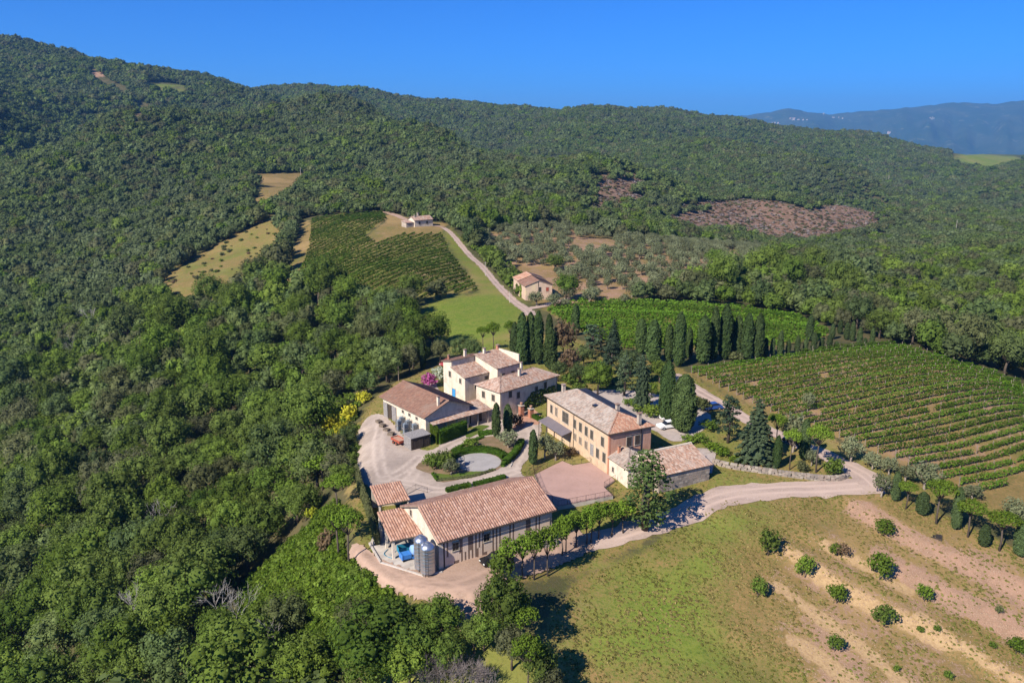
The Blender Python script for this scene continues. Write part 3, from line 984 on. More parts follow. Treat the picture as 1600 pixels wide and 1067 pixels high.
def broad_clumps(rng, Rad, z0, z1, n, k=(.34, .5), top=.6):
    out = []
    zc = (z0 + z1) / 2; hz = (z1 - z0) / 2
    for i in range(n):
        a = 2.399963 * i + rng.uniform(-.5, .5)
        f = (i + .5) / n
        el = math.asin(max(-1, min(1, -.55 + 1.5 * f)))
        rr = rng.uniform(.50, .72)
        r = rng.uniform(*k) * Rad * (1.0 if f < .7 else .85)
        out.append(((math.cos(a) * math.cos(el) * Rad * rr, math.sin(a) * math.cos(el) * Rad * rr, zc + math.sin(el) * hz * rr * 1.05), r))
    out.append(((0, 0, zc), Rad * .5))
    return out


def trunk_mb(rng, h, r, limbs, bend=.15, top=.35):
    """tapered trunk that splits into limbs reaching the given points"""
    m = MB()
    b = [(0, 0, -.6), (rng.uniform(-bend, bend), rng.uniform(-bend, bend), h * .5), (rng.uniform(-bend, bend), rng.uniform(-bend, bend), h)]
    m.tube(b, [r * 1.25, r * .9, r * .7], 7)
    for q in limbs:
        q = np.array(q); p = np.array(b[-1]) * .96
        mid = (p + q) / 2 + np.array([0, 0, -.06 * np.linalg.norm(q - p)])
        m.tube([p, mid, q], [r * .5, r * .33, r * .12], 5)
    return m


PROTO = {}


def proto(key, crown, mat, trunk=None, bark='bark', r=1.0, h=1.0):
    V, F = crown
    cm = np_mesh('crown', V, F, [M[mat]])
    tm = trunk.mesh('trunk', M[bark], True) if trunk else None
    PROTO[key] = (tm, cm, r, h)


def recolour(key, new, mat):
    tm, cm, r, h = PROTO[key]
    c = cm.copy(); c.materials.clear(); c.materials.append(M[mat])
    PROTO[new] = (tm, c, r, h)


rg = np.random.default_rng(5)
for i in range(6):
    Rad = 4.0; hh = 9.0
    cl = broad_clumps(rg, Rad, 1.8, hh, [13, 15, 12, 16, 14, 11][i], ((.30, .46), (.26, .42), (.34, .5), (.26, .4), (.30, .5), (.36, .54))[i])
    proto('oak%d' % i, clump_crown(rg, cl, .255, 1.2, core=.62, jit=.42), 'oak', trunk_mb(rg, 2.6, .26, [c for c, r in cl[::3]]), 'bark', Rad, hh)
    recolour('oak%d' % i, 'fresh%d' % i, 'fresh'); recolour('oak%d' % i, 'grey%d' % i, 'scrub'); recolour('oak%d' % i, 'holm%d' % i, 'oak_far')
for i in range(3):     # poplar: tall oval, loose
    cl = []
    for k in range(48):
        f = (k + .5) / 48; a = k * 2.4
        rad = 2.4 * math.sin(math.pi * min(1, .12 + f * .86)) ** .8
        cl.append(((math.cos(a) * rad * rg.uniform(.3, .85), math.sin(a) * rad * rg.uniform(.3, .85), 1.5 + f * 10.8), rg.uniform(.5, .95)))
    proto('poplar%d' % i, clump_crown(rg, cl, .24, 1.0, core=.4), 'poplar', trunk_mb(rg, 9, .28, [c for c, r in cl[4::4]], .2), 'bark', 2.9, 13.0)
for i in range(6):     # cypress: narrow spindle of upright sprays; the last two finer, for broad trees
    n = 2600 if i < 4 else 7500
    f = rg.uniform(0, 1, n) ** 1.05
    prof = np.interp(f, [0, .06, .25, .55, .8, .93, 1], [.40, .78, 1, .97, .80, .52, .12])
    lump = 1 + .13 * np.sin(f * 40 + rg.uniform(0, 6)) * np.sin(rg.uniform(0, 6) + np.arange(n))
    a = rg.uniform(0, 2 * math.pi, n)
    lobes = 1 + .10 * np.sin(a * 3 + f * 9 + i) + .07 * np.sin(a * 5 - f * 14)
    rr = prof * lobes * lump * rg.uniform(.8, 1.04, n)
    c = np.stack([rr * np.cos(a), rr * np.sin(a), .5 + f * 9.5], 1)
    nn = unit(np.stack([np.cos(a), np.sin(a), np.full(n, .35)], 1) + rg.normal(size=(n, 3)) * .5)
    V, Fq = quads(c, nn, np.full(n, .15 if i < 4 else .075), rg, 1.9 if i < 4 else 2.6, np.tile([0., 0., 1.], (n, 1)) + rg.normal(size=(n, 3)) * .25)
    mc = MB(); mc.lathe([(.3, .5), (.62, 1.2), (.86, 3), (.82, 5.6), (.66, 8), (.38, 9.3), (.04, 9.9)], 10)
    V = np.concatenate([V, np.array(mc.v)]); f4 = np.array([q for q in mc.f if len(q) == 4]) + 4 * n
    proto('cypress%d' % i, (V, [np.concatenate([Fq, f4])]), 'cypress', trunk_mb(rg, 1.0, .16, [], .02), 'pale_bark', 1.0, 10.0)
for i in range(3):     # umbrella pine with a long bare trunk
    cl = []
    for k in range(30):
        a = 2.4 * k; d = math.sqrt((k + .5) / 30) * 2.3
        cl.append(((math.cos(a) * d, math.sin(a) * d, 6.9 - .15 * d * d + rg.uniform(-.35, .2)), rg.uniform(.42, .72)))
    proto('pine%d' % i, clump_crown(rg, cl, .22, 1.3, core=.5, squash=.8), 'pine', trunk_mb(rg, 4.4, .17, [(c[0] * .8, c[1] * .8, c[2] - .3) for c, r in cl[2::2]], .2), 'bark', 2.75, 7.6)
for i in range(3):     # young road-side pine: egg-shaped crown
    cl = broad_clumps(rg, 1.75, 3.3, 8.0, 22, (.26, .42))
    proto('roadpine%d' % i, clump_crown(rg, cl, .22, 1.2, core=.5), 'pine', trunk_mb(rg, 3.2, .12, [c for c, r in cl[::2]], .18), 'bark', 1.75, 8.0)
for i in range(4):     # olive: low, silvery, several soft masses
    cl = broad_clumps(rg, 1.9, .9, 3.9, 12, (.32, .48))
    proto('olive%d' % i, clump_crown(rg, cl, .22, 1.15, core=.5), 'olive', trunk_mb(rg, 1.0, .20, [c for c, r in cl[::3]], .15), 'pale_bark', 1.9, 3.9)
for i in range(2):     # cedar / fir: tiers of drooping boughs
    cs, ns = [], []
    for tier in range(16):
        f = tier / 15; rad = 3.2 * (1 - f) ** .8 + .2; z = 1.2 + 9.3 * f
        nb = 11 if tier < 12 else 6
        for b in range(nb):
            a = 2 * math.pi * b / nb + tier * .7 + rg.uniform(-.2, .2); L = rad * rg.uniform(.75, 1.12)
            m = int(18 * L / 2) + 5
            s = rg.uniform(.15, 1, m)
            wv = rg.normal(0, .16 * L + .05, m) * (1.1 - s)
            c = np.stack([np.cos(a) * s * L - np.sin(a) * wv, np.sin(a) * s * L + np.cos(a) * wv, z - .28 * L * s ** 1.6 + rg.normal(0, .06, m)], 1)
            cs.append(c); ns.append(unit(np.tile([0, 0, 1.], (m, 1)) + rg.normal(size=(m, 3)) * .45 + np.stack([np.cos(a) * np.ones(m), np.sin(a) * np.ones(m), np.zeros(m)], 1) * .3))
    c = np.concatenate(cs)
    V, Fq = quads(c, np.concatenate(ns), np.full(len(c), .24), rg)
    mc = MB(); mc.lathe([(2.1, 1.4), (1.3, 4.2), (.7, 7.2), (.1, 10.2)], 9)
    V2 = np.concatenate([V, np.array(mc.v)]); F4 = np.array([q for q in mc.f if len(q) == 4]) + len(V)
    proto('fir%d' % i, (V2, [np.concatenate([Fq, F4])]), 'conifer', trunk_mb(rg, 9.5, .26, [], .05), 'bark', 3.2, 10.8)
for i in range(2):     # layered cedar with a flat, open head
    cl = []
    for k in range(26):
        f = k / 25; a = 2.4 * k
        d = (2.6 - 1.5 * f) * rg.uniform(.35, 1)
        cl.append(((math.cos(a) * d, math.sin(a) * d, 2.0 + f * 6.8), rg.uniform(.55, 1.0)))
    proto('cedar%d' % i, clump_crown(rg, cl, .30, 1.0, core=.6, squash=.5), 'conifer', trunk_mb(rg, 6.5, .24, [c for c, r in cl[1::3]], .15), 'bark', 3.0, 9.2)
for i in range(4):     # round bushes down to the ground
    cl = broad_clumps(rg, 1.0, .1, 1.7, 9, (.36, .54))
    proto('bush%d' % i, clump_crown(rg, cl, .17, 1.1, core=.6), 'fresh', None, 'bark', 1.0, 1.7)
    for nm, mt in (('oakbush', 'oak'), ('greybush', 'scrub'), ('broom', 'broom'), ('pinkbush', 'pink'), ('whitebush', 'white_flower'), ('drybush', 'dry_leaf'), ('acid', 'acid')):
        recolour('bush%d' % i, '%s%d' % (nm, i), mt)
for i in range(3):     # young fruit tree: short stem, full crown
    cl = broad_clumps(rg, 1.3, .35, 2.9, 11, (.34, .5))
    proto('fruit%d' % i, clump_crown(rg, cl, .19, 1.15, core=.55), 'fruit', trunk_mb(rg, .6, .07, [c for c, r in cl[::4]], .05), 'bark', 1.3, 2.9)
    recolour('fruit%d' % i, 'fruitdark%d' % i, 'oak'); recolour('fruit%d' % i, 'fruitdry%d' % i, 'dry_leaf')


def bare_mb(rng, h, spread, n, r0, gens=3, thin=.018):
    """leafless branching: forks carried on until the twigs are thin"""
    m = MB()

    def grow(p, d, L, r, g):
        q = p + d * L
        m.tube([p, (p + q) / 2 + np.array(rng.normal(0, .05 * L, 3)), q], [r, r * .8, r * .6], 4 if g else 6, caps=False)
        if g >= gens: return
        for _ in range(n):
            nd = d + rng.normal(0, spread, 3) + np.array([0, 0, .18]); nd /= np.linalg.norm(nd)
            grow(p + (q - p) * rng.uniform(.55, 1.0), nd, L * rng.uniform(.6, .85), max(r * .58, thin), g + 1)
    for _ in range(1 if gens < 5 else 1):
        grow(np.array([0, 0, -.4]), np.array([0, 0, 1.]), h * .36, r0, 0)
    return m


cntr = {}


def plant(key, name, u, vb, vt, w, label, cat, group=None, rz=None, xy=None, keepz=False):
    """one tree or bush whose foot, top and width are read in the photograph"""
    x, y = ground(u, vb) if xy is None else xy
    z = z1(x, y)
    tm, cm, r0, h0 = PROTO[key]
    depth = y * CP - (z - H) * SP
    lo, hi = .1, 40
    for _ in range(24):
        mid = (lo + hi) / 2
        if project(x, y, z + mid)[1] > vt: lo = mid
        else: hi = mid
    sz = hi / h0; sx = max(.1, w / 2 * depth / FPX / r0)
    return put(key, name, (x, y, z), (sx, sx, sz), label, cat, group, rz)


def put(key, name, loc, sc, label, cat, group=None, rz=None):
    tm, cm, r0, h0 = PROTO[key]
    rz = RND.uniform(0, 6.28) if rz is None else rz
    if tm is not None:
        o = link(name, tm, None, loc, rz)
        c = link('crown', cm, o)
    else:
        o = link(name, cm, None, loc, rz)
    o.scale = sc
    return prop(o, label, cat, group)


# ------------------------------------------------------------------ woods: nearest trees one by one, the rest as masses
def instancer(name, pts, rot, scl, idx, protos, label=None, kind='stuff', crown_only=True):
    """one object that carries tree meshes at its own points"""
    coll = bpy.data.collections.new(name + '_kinds')
    for k, me in enumerate(protos):
        o = bpy.data.objects.new('%s_kind_%02d' % (name, k), me)
        coll.objects.link(o)
    me = bpy.data.meshes.new(name)
    me.vertices.add(len(pts)); me.vertices.foreach_set('co', np.asarray(pts, np.float32).ravel())
    for nm, typ, arr in (('inst_scale', 'FLOAT_VECTOR', scl), ('inst_rot', 'FLOAT_VECTOR', rot)):
        a = me.attributes.new(nm, typ, 'POINT'); a.data.foreach_set('vector', np.asarray(arr, np.float32).ravel())
    a = me.attributes.new('inst_kind', 'INT', 'POINT'); a.data.foreach_set('value', np.asarray(idx, np.int32))
    o = link(name, me)
    ng = bpy.data.node_groups.new(name + '_scatter', 'GeometryNodeTree')
    ng.interface.new_socket('Geometry', in_out='INPUT', socket_type='NodeSocketGeometry')
    ng.interface.new_socket('Geometry', in_out='OUTPUT', socket_type='NodeSocketGeometry')
    gi = ng.nodes.new('NodeGroupInput'); go = ng.nodes.new('NodeGroupOutput')
    ci = ng.nodes.new('GeometryNodeCollectionInfo'); ci.inputs['Collection'].default_value = coll
    ci.inputs['Separate Children'].default_value = True; ci.inputs['Reset Children'].default_value = True
    ip = ng.nodes.new('GeometryNodeInstanceOnPoints'); ip.inputs['Pick Instance'].default_value = True

    def attr(nm, typ):
        n = ng.nodes.new('GeometryNodeInputNamedAttribute'); n.data_type = typ; n.inputs['Name'].default_value = nm
        return n.outputs['Attribute']
    ng.links.new(gi.outputs[0], ip.inputs['Points']); ng.links.new(ci.outputs[0], ip.inputs['Instance'])
    ng.links.new(attr('inst_kind', 'INT'), ip.inputs['Instance Index'])
    ng.links.new(attr('inst_rot', 'FLOAT_VECTOR'), ip.inputs['Rotation'])
    ng.links.new(attr('inst_scale', 'FLOAT_VECTOR'), ip.inputs['Scale'])
    ng.links.new(ip.outputs[0], go.inputs[0])
    md = o.modifiers.new('scatter', 'NODES'); md.node_group = ng
    return prop(o, label, None, None, kind)


def lod_mesh(key, rng, Rad, z0, z1, n, leaf, cover, mat, k=(.36, .56)):
    V, F = clump_crown(rng, broad_clumps(rng, Rad, z0, z1, n, k), leaf, cover, core=.80, jit=.32)
    return np_mesh(key, V, F, [M[mat]])


MID = [lod_mesh('mid_crown', rg, 4.0, .2, 8.4, 9 + i % 4, .60, 1.15, ['oak', 'oak_far', 'scrub', 'oak', 'fresh', 'oak_far'][i % 6]) for i in range(9)]
FAR = [lod_mesh('far_crown', rg, 4.0, .3, 7.6, 7 + i % 4, .85, 1.15, ['oak_far', 'oak_far', 'scrub', 'oak', 'oak_far'][i % 5], (.42, .62)) for i in range(7)]

OPEN = ['vine_left', 'vine_mid', 'vine_right', 'meadow', 'field', 'clear_left', 'clear_up', 'olive', 'estate', 'slope', 'upper_yard', 'verge_left', 'far_meadow', 'ridge_field', 'cut_a', 'cut_b']
EXTRA_OPEN = [np.array(gpoly(p)) for p in ([(540, 895), (560, 893), (600, 918), (655, 938), (706, 955), (715, 985), (770, 990), (775, 925), (700, 890)],
                                           [(788, 420), (862, 420), (880, 470), (990, 455), (985, 478), (850, 490), (800, 460)],
                                           [(138, 114), (146, 106), (204, 138), (194, 152)], [(209, 200), (214, 160), (226, 160), (226, 198)], [(1495, 360), (1575, 368), (1575, 376), (1500, 366)],
                                           [(66, 560), (82, 545), (86, 565), (72, 580)], [(190, 480), (215, 486), (212, 496), (192, 492)],
                                           [(492, 655), (556, 618), (562, 725), (524, 738), (500, 715)], [(600, 1015), (790, 1005), (810, 1250), (590, 1250)], [(700, 880), (900, 880), (880, 1010), (790, 1012), (700, 1010)], [(1540, 740), (1800, 740), (1900, 1000), (1640, 880)],
                                           [(790, 478), (860, 478), (910, 515), (910, 560), (860, 565), (785, 565)], [(895, 512), (1310, 512), (1375, 530), (1375, 548), (1250, 560), (1050, 592), (895, 570)])]
LANE = gpoly([(693, 356), (706, 366), (740, 405), (770, 437), (800, 468), (830, 493)])


def wood_points():
    pts = []
    for (d0, d1, sp) in ((60, 230, 6.9), (230, 420, 6.4), (420, 800, 5.6), (800, 1400, 6.4), (1400, 2750, 8.0)):
        xs = np.arange(-1.1 * d1, 1.1 * d1, sp); ys = np.arange(20, d1, sp * .9)
        X, Y = np.meshgrid(xs, ys)
        X = X + (np.arange(len(ys)) % 2)[:, None] * sp * .5
        X = (X + NR.uniform(-.34, .34, X.shape) * sp).ravel(); Y = (Y + NR.uniform(-.34, .34, Y.shape) * sp).ravel()
        d = np.hypot(X, Y)
        k = (d >= d0) & (d < d1) & (np.abs(np.arctan2(X, Y)) < R(60 if d1 <= 420 else 46))
        X = X[k]; Y = Y[k]
        op = np.zeros(len(X), bool)
        for nm in OPEN:
            grow = 1.5 if nm not in ('cut_a', 'cut_b', 'clear_left', 'clear_up') else -3
            ed = 0 if nm not in ('cut_a', 'cut_b', 'clear_left', 'clear_up', 'olive') else (9 if 'cut' in nm else 2) * (np.sin(X * .09 + 1) * np.cos(Y * .075) + .8 * np.sin(X * .21 - Y * .17) + .5 * np.sin(X * .4 + Y * .33))
            op |= sd_poly(PW[nm], X, Y) + ed > -grow
        for p in EXTRA_OPEN: op |= inside(p, X, Y)
        op |= dist_line(LANE, X, Y) < 4.5
        X = X[~op]; Y = Y[~op]
        pts.append(np.column_stack([X, Y, np.full(len(X), sp)]))
    return np.concatenate(pts)


WP = wood_points()
wx, wy, wsp = WP.T
wz = zg(wx, wy)
wd = np.sqrt(wx ** 2 + wy ** 2 + (wz - H) ** 2)
wu, wv = project(wx, wy, wz)
k = ~((wv > 1190) & (wu > 430)) & (wy > 40)      # nothing stands between the camera and the farm
wx, wy, wsp, wz, wd, wu, wv = [a[k] for a in (wx, wy, wsp, wz, wd, wu, wv)]
# clumps of denser, taller or thinner growth
patch = np.sin(wx * .031 + 1) * np.cos(wy * .027) + .7 * np.sin(wx * .013 - wy * .019 + 2) + .5 * np.sin(wx * .09 + wy * .07)
size = (wsp / 5.6) * NR.uniform(.55, 1.0, len(wx)) * np.where(NR.uniform(0, 1, len(wx)) < .3, 1.45, 1.1) * np.clip(1 + .16 * patch, .7, 1.3)
tall = NR.uniform(.75, 1.2, len(wx)) * np.where(wd > 500, .85, 1.0)
right_scrub = (wu > 1050) & (wd > 300)
size = np.where(right_scrub & (wd < 900), size * .95, size)
drop = NR.uniform(0, 1, len(wx)) < np.where(patch < -1.2, .12, .02)
# damp hollow with lighter, lower growth left of the houses
frm = (wu > -40) & (wu < 1640) & (wv < 1180) & (wv > 60)
score = np.where(frm & ~drop, size / wd, 0)
near_ix = np.argsort(-score)[:290]
near_set = np.zeros(len(wx), bool); near_set[near_ix] = True
KINDW = ['oak', 'oak', 'holm', 'fresh', 'oak', 'grey', 'holm', 'oak']
PLACE = [('on the slope below the farm yard', lambda u, v: (u < 560) & (v > 700), 'wood on the slope below the yard'),
         ('in the wood left of the farmhouses', lambda u, v: (u < 700) & (v <= 700), 'wood left of the houses'),
         ('in the copse at the bottom edge of the photo', lambda u, v: (u >= 560) & (u < 1000) & (v > 900), 'copse below the winery barn'),
         ('in the wood beyond the right-hand vineyard', lambda u, v: (u > 1000), 'wood beyond the right vineyard'),
         ('in the trees around the hilltop fields', lambda u, v: u > -1e9, 'trees around the hilltop fields')]
TONE = {'oak': 'broad dark green oak', 'holm': 'dull olive green holm oak', 'fresh': 'bright green leafy tree', 'grey': 'grey green scrubby tree'}
MARKS = [((525, 660), 'the yellow broom bushes'), ((545, 800), 'the tall bare-stemmed pines'), ((470, 880), 'the bright green bank'), ((350, 410), 'the grassy clearing'), ((590, 430), 'the hillside vineyard'),
         ((710, 1045), 'the leafless grey thicket'), ((20, 1040), 'the lower left corner'), ((20, 780), 'the left edge'), ((735, 970), 'the lower end of the earth road'), ((830, 450), 'the lone farmhouse'),
         ((240, 850), 'the white dead limb'), ((146, 520), 'the bleached dead tree'), ((318, 500), 'the white dead tree'), ((672, 590), 'the pink oleander'), ((1450, 600), 'the right-hand vineyard'), ((1100, 510), 'the tall cypress row'), ((250, 1000), 'the straight pale dead stem')]


class Namer:
    def __init__(self): self.rows = []

    def add(self, o, look, u, v): self.rows.append((o, look, u, v))

    def finish(self, marks):
        cells = {}
        for o, look, u, v in self.rows:
            (mu, mv), nm = min(marks, key=lambda q: math.hypot(q[0][0] - u, (q[0][1] - v) * 1.3))
            du, dv = u - mu, v - mv
            rel = ('left of' if du < 0 else 'right of') if abs(du) > abs(dv) else ('above' if dv < 0 else 'below')
            cells.setdefault((look, rel, nm), []).append((math.hypot(du, dv), o))
        for (look, rel, nm), l in cells.items():
            l.sort(key=lambda q: q[0])
            for k, (d, o) in enumerate(l):
                o['label'] = '%s, %s %s %s' % (look, 'closest' if k == 0 else nth(k) + ' closest', rel, nm)


wood_names = Namer()
for q, i in enumerate(near_ix):
    kd = KINDW[RND.randrange(len(KINDW))]
    if wv[i] > 900 and 520 < wu[i] < 1000: kd = RND.choice(['oak', 'oak', 'grey'])
    if wu[i] > 850 and wv[i] < 800: kd = RND.choice(['oak', 'holm', 'grey', 'holm'])
    for txt, test, grp in PLACE:
        if test(wu[i], wv[i]): break
    o = put('%s%d' % (kd, RND.randrange(6)), 'woodland_tree', (wx[i], wy[i], wz[i]), (size[i],) * 2 + (size[i] * tall[i],),
        '%s %s' % (TONE[kd], txt), 'tree', grp)
    wood_names.add(o, TONE[kd], *project(wx[i], wy[i], wz[i] + 5))
wood_names.finish(MARKS)


def mass(name, sel, protos, label, zs=1.0):
    k = np.nonzero(sel & ~near_set & ~drop)[0]
    n = len(k)
    rot = np.column_stack([NR.uniform(-.08, .08, n), NR.uniform(-.08, .08, n), NR.uniform(0, 6.28, n)])
    scl = np.column_stack([size[k], size[k], size[k] * tall[k] * zs])
    instancer(name, np.column_stack([wx[k], wy[k], wz[k]]), rot, scl, NR.integers(0, len(protos), n), protos, label)
    return n


cnt = [mass('slope_wood', (wd < 420) & (wu < 720), MID, 'dense mixed wood filling the slope and hollow left of the farm'),
       mass('field_wood', (wd < 640) & (wu >= 720), MID, 'scrubby oak wood around and beyond the vineyards'),
       mass('hillside_forest', (wd >= 420) & (wu < 720), FAR, 'dark oak forest covering the high hillside on the left'),
       mass('far_hill_forest', (wd >= 640) & (wu >= 720), FAR, 'oak forest covering the rolling hills on the right', .9)]
print('wood counts', cnt)
# ------------------------------------------------------------------ vineyards: every row is a thing
def vine_rows(poly, ang, spacing, dens, leaf, h0, h1, width, gaps, name, labeler, group, posts=True, wave=0.0, mat='vine', seed=3):
    rng = np.random.default_rng(seed)
    poly = np.array(poly)
    d = np.array([math.cos(ang), math.sin(ang)]); nrm = np.array([-d[1], d[0]])
    S0 = poly @ d; T0 = poly @ nrm
    rows = []
    for t in np.arange(T0.min() + spacing * .5, T0.max(), spacing):
        xs = []
        for k in range(len(poly)):
            a, b = T0[k], T0[(k + 1) % len(poly)]
            if (a > t) != (b > t):
                f = (t - a) / (b - a); xs.append(S0[k] + f * (S0[(k + 1) % len(poly)] - S0[k]))
        xs.sort()
        for k in range(0, len(xs) - 1, 2):
            if xs[k + 1] - xs[k] > 4: rows.append((t, xs[k] + rng.uniform(0, 1.2), xs[k + 1] - rng.uniform(0, 1.2)))
    n = len(rows)
    for i, (t, a, b) in enumerate(rows):
        L = b - a
        m = int(L * dens)
        s = rng.uniform(a, b, m)
        ph = rng.uniform(0, 6, 4)
        vig = .5 + .28 * np.sin(s * .9 + ph[0]) + .3 * np.sin(s * .37 + ph[1]) + .3 * np.sin(s * .13 + ph[2]) + .25 * np.sin(t * .31 + s * .07)
        keep = vig > gaps + rng.uniform(-.15, .15, m)
        s = s[keep]; vig = vig[keep]
        if len(s) < 8: continue
        tt = t + wave * np.sin(s * .11 + t * .05)
        o = rng.normal(0, width * .42, len(s))
        x = s * d[0] + (tt + o) * nrm[0]; y = s * d[1] + (tt + o) * nrm[1]
        zz = h0 + (h1 - h0) * rng.uniform(0, 1, len(s)) ** .8 * np.clip(.72 + .35 * vig, .5, 1.12)
        ox, oy = a * d[0] + t * nrm[0], a * d[1] + t * nrm[1]
        oz = z1(ox, oy)
        c = np.column_stack([x - ox, y - oy, zg(x, y) - oz + zz])
        nn = unit(np.column_stack([np.sign(o)[:, None] * nrm[None] * .8, np.full(len(s), 1.1)]) + rng.normal(size=(len(s), 3)) * .45)
        V, F = quads(c, nn, np.full(len(s), leaf * .5) * rng.uniform(.75, 1.3, len(s)), rng)
        ob = link(name, np_mesh(name, V, F, [M[mat]]), None, (ox, oy, oz))
        prop(ob, labeler(i, n), 'vine row', group)
        if posts:
            mb = MB()
            for q in np.arange(a, b + .1, 5.0):
                qt = t + wave * math.sin(q * .11 + t * .05)
                px_, py_ = q * d[0] + qt * nrm[0], q * d[1] + qt * nrm[1]
                pz = z1(px_, py_) - oz
                mb.box(px_ - ox - .045, px_ - ox + .045, py_ - oy - .045, py_ - oy + .045, pz - .3, pz + h1 + .22)
            tr = mb.build('trellis_posts', M['pale_bark'], ob)
            tr['kind'] = 'stuff'
            st = MB()
            for q in np.arange(a + .6, b, 1.4):
                qx, qy = q * d[0] + t * nrm[0], q * d[1] + t * nrm[1]
                qz = z1(qx, qy) - oz
                st.box(qx - ox - .03, qx - ox + .03, qy - oy - .03, qy - oy + .03, qz - .1, qz + h0 + .35)
            sm = st.build('vine_stems', M['bark'], ob)
            sm['kind'] = 'stuff'
    return n


nr = vine_rows(PW['vine_right'], R(27.5), 2.62, 46, .28, .38, 1.62, .36, -.32, 'vine_row',
               lambda i, n: '%s vine row up from the lower edge of the right-hand vineyard' % nth(i), 'rows of the right-hand vineyard')
nl = vine_rows(PW['vine_left'], R(66), 3.8, 34, .38, .2, 1.45, .24, -.9, 'vine_row',
               lambda i, n: '%s vine row counted from the lane in the hillside vineyard beyond the houses' % nth(i), 'rows of the hillside vineyard', False, seed=5)
nm_ = vine_rows(PW['vine_mid'], R(-4), 2.6, 16, .52, .35, 1.75, .5, -.22, 'vine_row',
                lambda i, n: '%s vine row behind the tall cypresses, counted from the cypress side' % nth(i), 'rows of the vineyard behind the cypresses', False, 1.0, seed=7)
print('vine rows', nr, nl, nm_)

# ------------------------------------------------------------------ olive grove
pts = []
op = PW['olive']
x0, y0 = op.min(0); x1_, y1_ = op.max(0)
holes = [np.array(gpoly(p)) for p in ([(885, 378), (962, 374), (962, 396), (930, 398), (900, 390)], [(930, 452), (990, 456), (986, 474), (940, 472)], [(795, 420), (865, 420), (885, 470), (850, 488), (800, 460)],
                                      [(860, 420), (905, 418), (905, 428), (868, 432)], [(1130, 392), (1150, 390), (1160, 405), (1140, 408)])]
for yy in np.arange(y0, y1_, 5.9):
    for xx in np.arange(x0, x1_, 5.9):
        q = np.array([xx + RND.uniform(-2.3, 2.3)]), np.array([yy + RND.uniform(-2.3, 2.3)])
        if not inside(op, *q)[0] or any(inside(h, *q)[0] for h in holes) or RND.random() < .13 + .25 * (math.sin(xx * .07) * math.sin(yy * .05) > .35): continue
        pts.append((q[0][0], q[1][0]))
pts.sort(key=lambda p: math.hypot(*p))
rest = np.array(pts[290:]); pts = pts[:290]
grove = Namer()
for i, (x, y) in enumerate(pts):
    sc = RND.uniform(1.0, 1.5)
    u, v = project(x, y, z1(x, y))
    where = ('at the near edge of the olive grove' if v > 425 else 'in the middle of the olive grove' if v > 390 else 'at the back of the olive grove by the wood')
    side = 'left' if u < 900 else 'centre' if u < 1040 else 'right'
    o = put('olive%d' % RND.randrange(4), 'olive_tree', (x, y, z1(x, y)), (sc * RND.uniform(.9, 1.1), sc, sc * RND.uniform(.85, 1.1)),
        'silvery olive tree %s, %s part' % (where, side), 'olive tree', 'olives of the grove')
    grove.add(o, 'silvery grove olive', u, v)
grove.finish([((830, 440), 'the lone farmhouse'), ((760, 420), 'the pole on the upper lane'), ((880, 440), 'the round oak by the farmhouse'), ((925, 388), 'the bare tan patch'), ((1118, 405), 'the round dark oak of the grove'), ((960, 465), 'the vineyard behind the cypresses'), ((720, 350), 'the hilltop house'), ((1190, 400), 'the right end of the grove'), ((1040, 385), 'the back edge of the grove')])
print('olives', len(pts), len(rest))
if len(rest):
    n_ = len(rest); sc = NR.uniform(1.0, 1.5, n_)
    instancer('olive_grove', np.column_stack([rest, zg(rest[:, 0], rest[:, 1])]), np.column_stack([np.zeros(n_), np.zeros(n_), NR.uniform(0, 6, n_)]), np.column_stack([sc, sc, sc]),
              NR.integers(0, 4, n_), [PROTO['olive%d' % k][1] for k in range(4)], 'back rows of the silvery olive grove by the wood')

# ------------------------------------------------------------------ cypresses
CYP = [(804.5, 558, 504, 14), (816, 570, 490, 17), (829, 568, 489, 16), (841, 569, 487, 15), (860, 577, 513, 20), (858, 530, 491, 10), (899, 523, 476, 11)]
for i, (u, vb, vt, w) in enumerate(CYP[:5]):
    plant('cypress%d' % (i % 4), 'cypress', u, vb, vt, w, '%s from the left in the tight cypress clump behind the pink-roofed house' % nth(i), 'cypress', 'cypress clump behind the houses')
plant('cypress1', 'cypress', 858, 532, 491, 10, 'dark cypress standing behind the tight cypress clump and withered tree', 'cypress')
plant('cypress2', 'cypress', 899, 524, 476, 12, 'lone cypress at the left end of the vineyard behind the villa', 'cypress')
ROW = [(1001, 553, 498, 16), (1020, 567, 501, 21), (1044, 566, 507, 13), (1060, 573, 489, 17), (1076, 560, 512, 10), (1097.5, 568, 494, 20), (1114, 564, 481, 14), (1131, 562, 477, 18),
       (1142, 558, 500, 10), (1151, 559, 494, 14), (1166, 563, 490, 16), (1183, 563, 491, 15)]
for i, (u, vb, vt, w) in enumerate(ROW):
    plant('cypress%d' % (i * 3 % 4), 'cypress', u, vb, vt, w * 1.04, '%s cypress from the left in the tall row behind the villa garden' % nth(i), 'cypress', 'tall cypress row')
YROW = [(1195, 560, 528, 8), (1206, 558, 528, 7), (1218, 557, 517, 9), (1231, 555, 531, 7), (1245, 553, 525, 8), (1258, 551, 528, 7), (1271, 550, 519, 8), (1283, 548, 528, 7), (1295, 547, 522, 8), (1306, 546, 533, 6)]
for i, (u, vb, vt, w) in enumerate(YROW):
    plant('cypress%d' % (i % 4), 'cypress', u, vb, vt, w, '%s young cypress from the left in the low row along the vineyard top' % nth(i), 'cypress', 'young cypress row')
BROW = [(1264, 533, 493, 11), (1300, 530, 506, 7), (1312, 522, 500, 7), (1322, 531, 504, 8), (1331, 533, 502, 8), (1342, 541, 512, 8), (1351, 542, 528, 6), (1362, 540, 512, 7)]
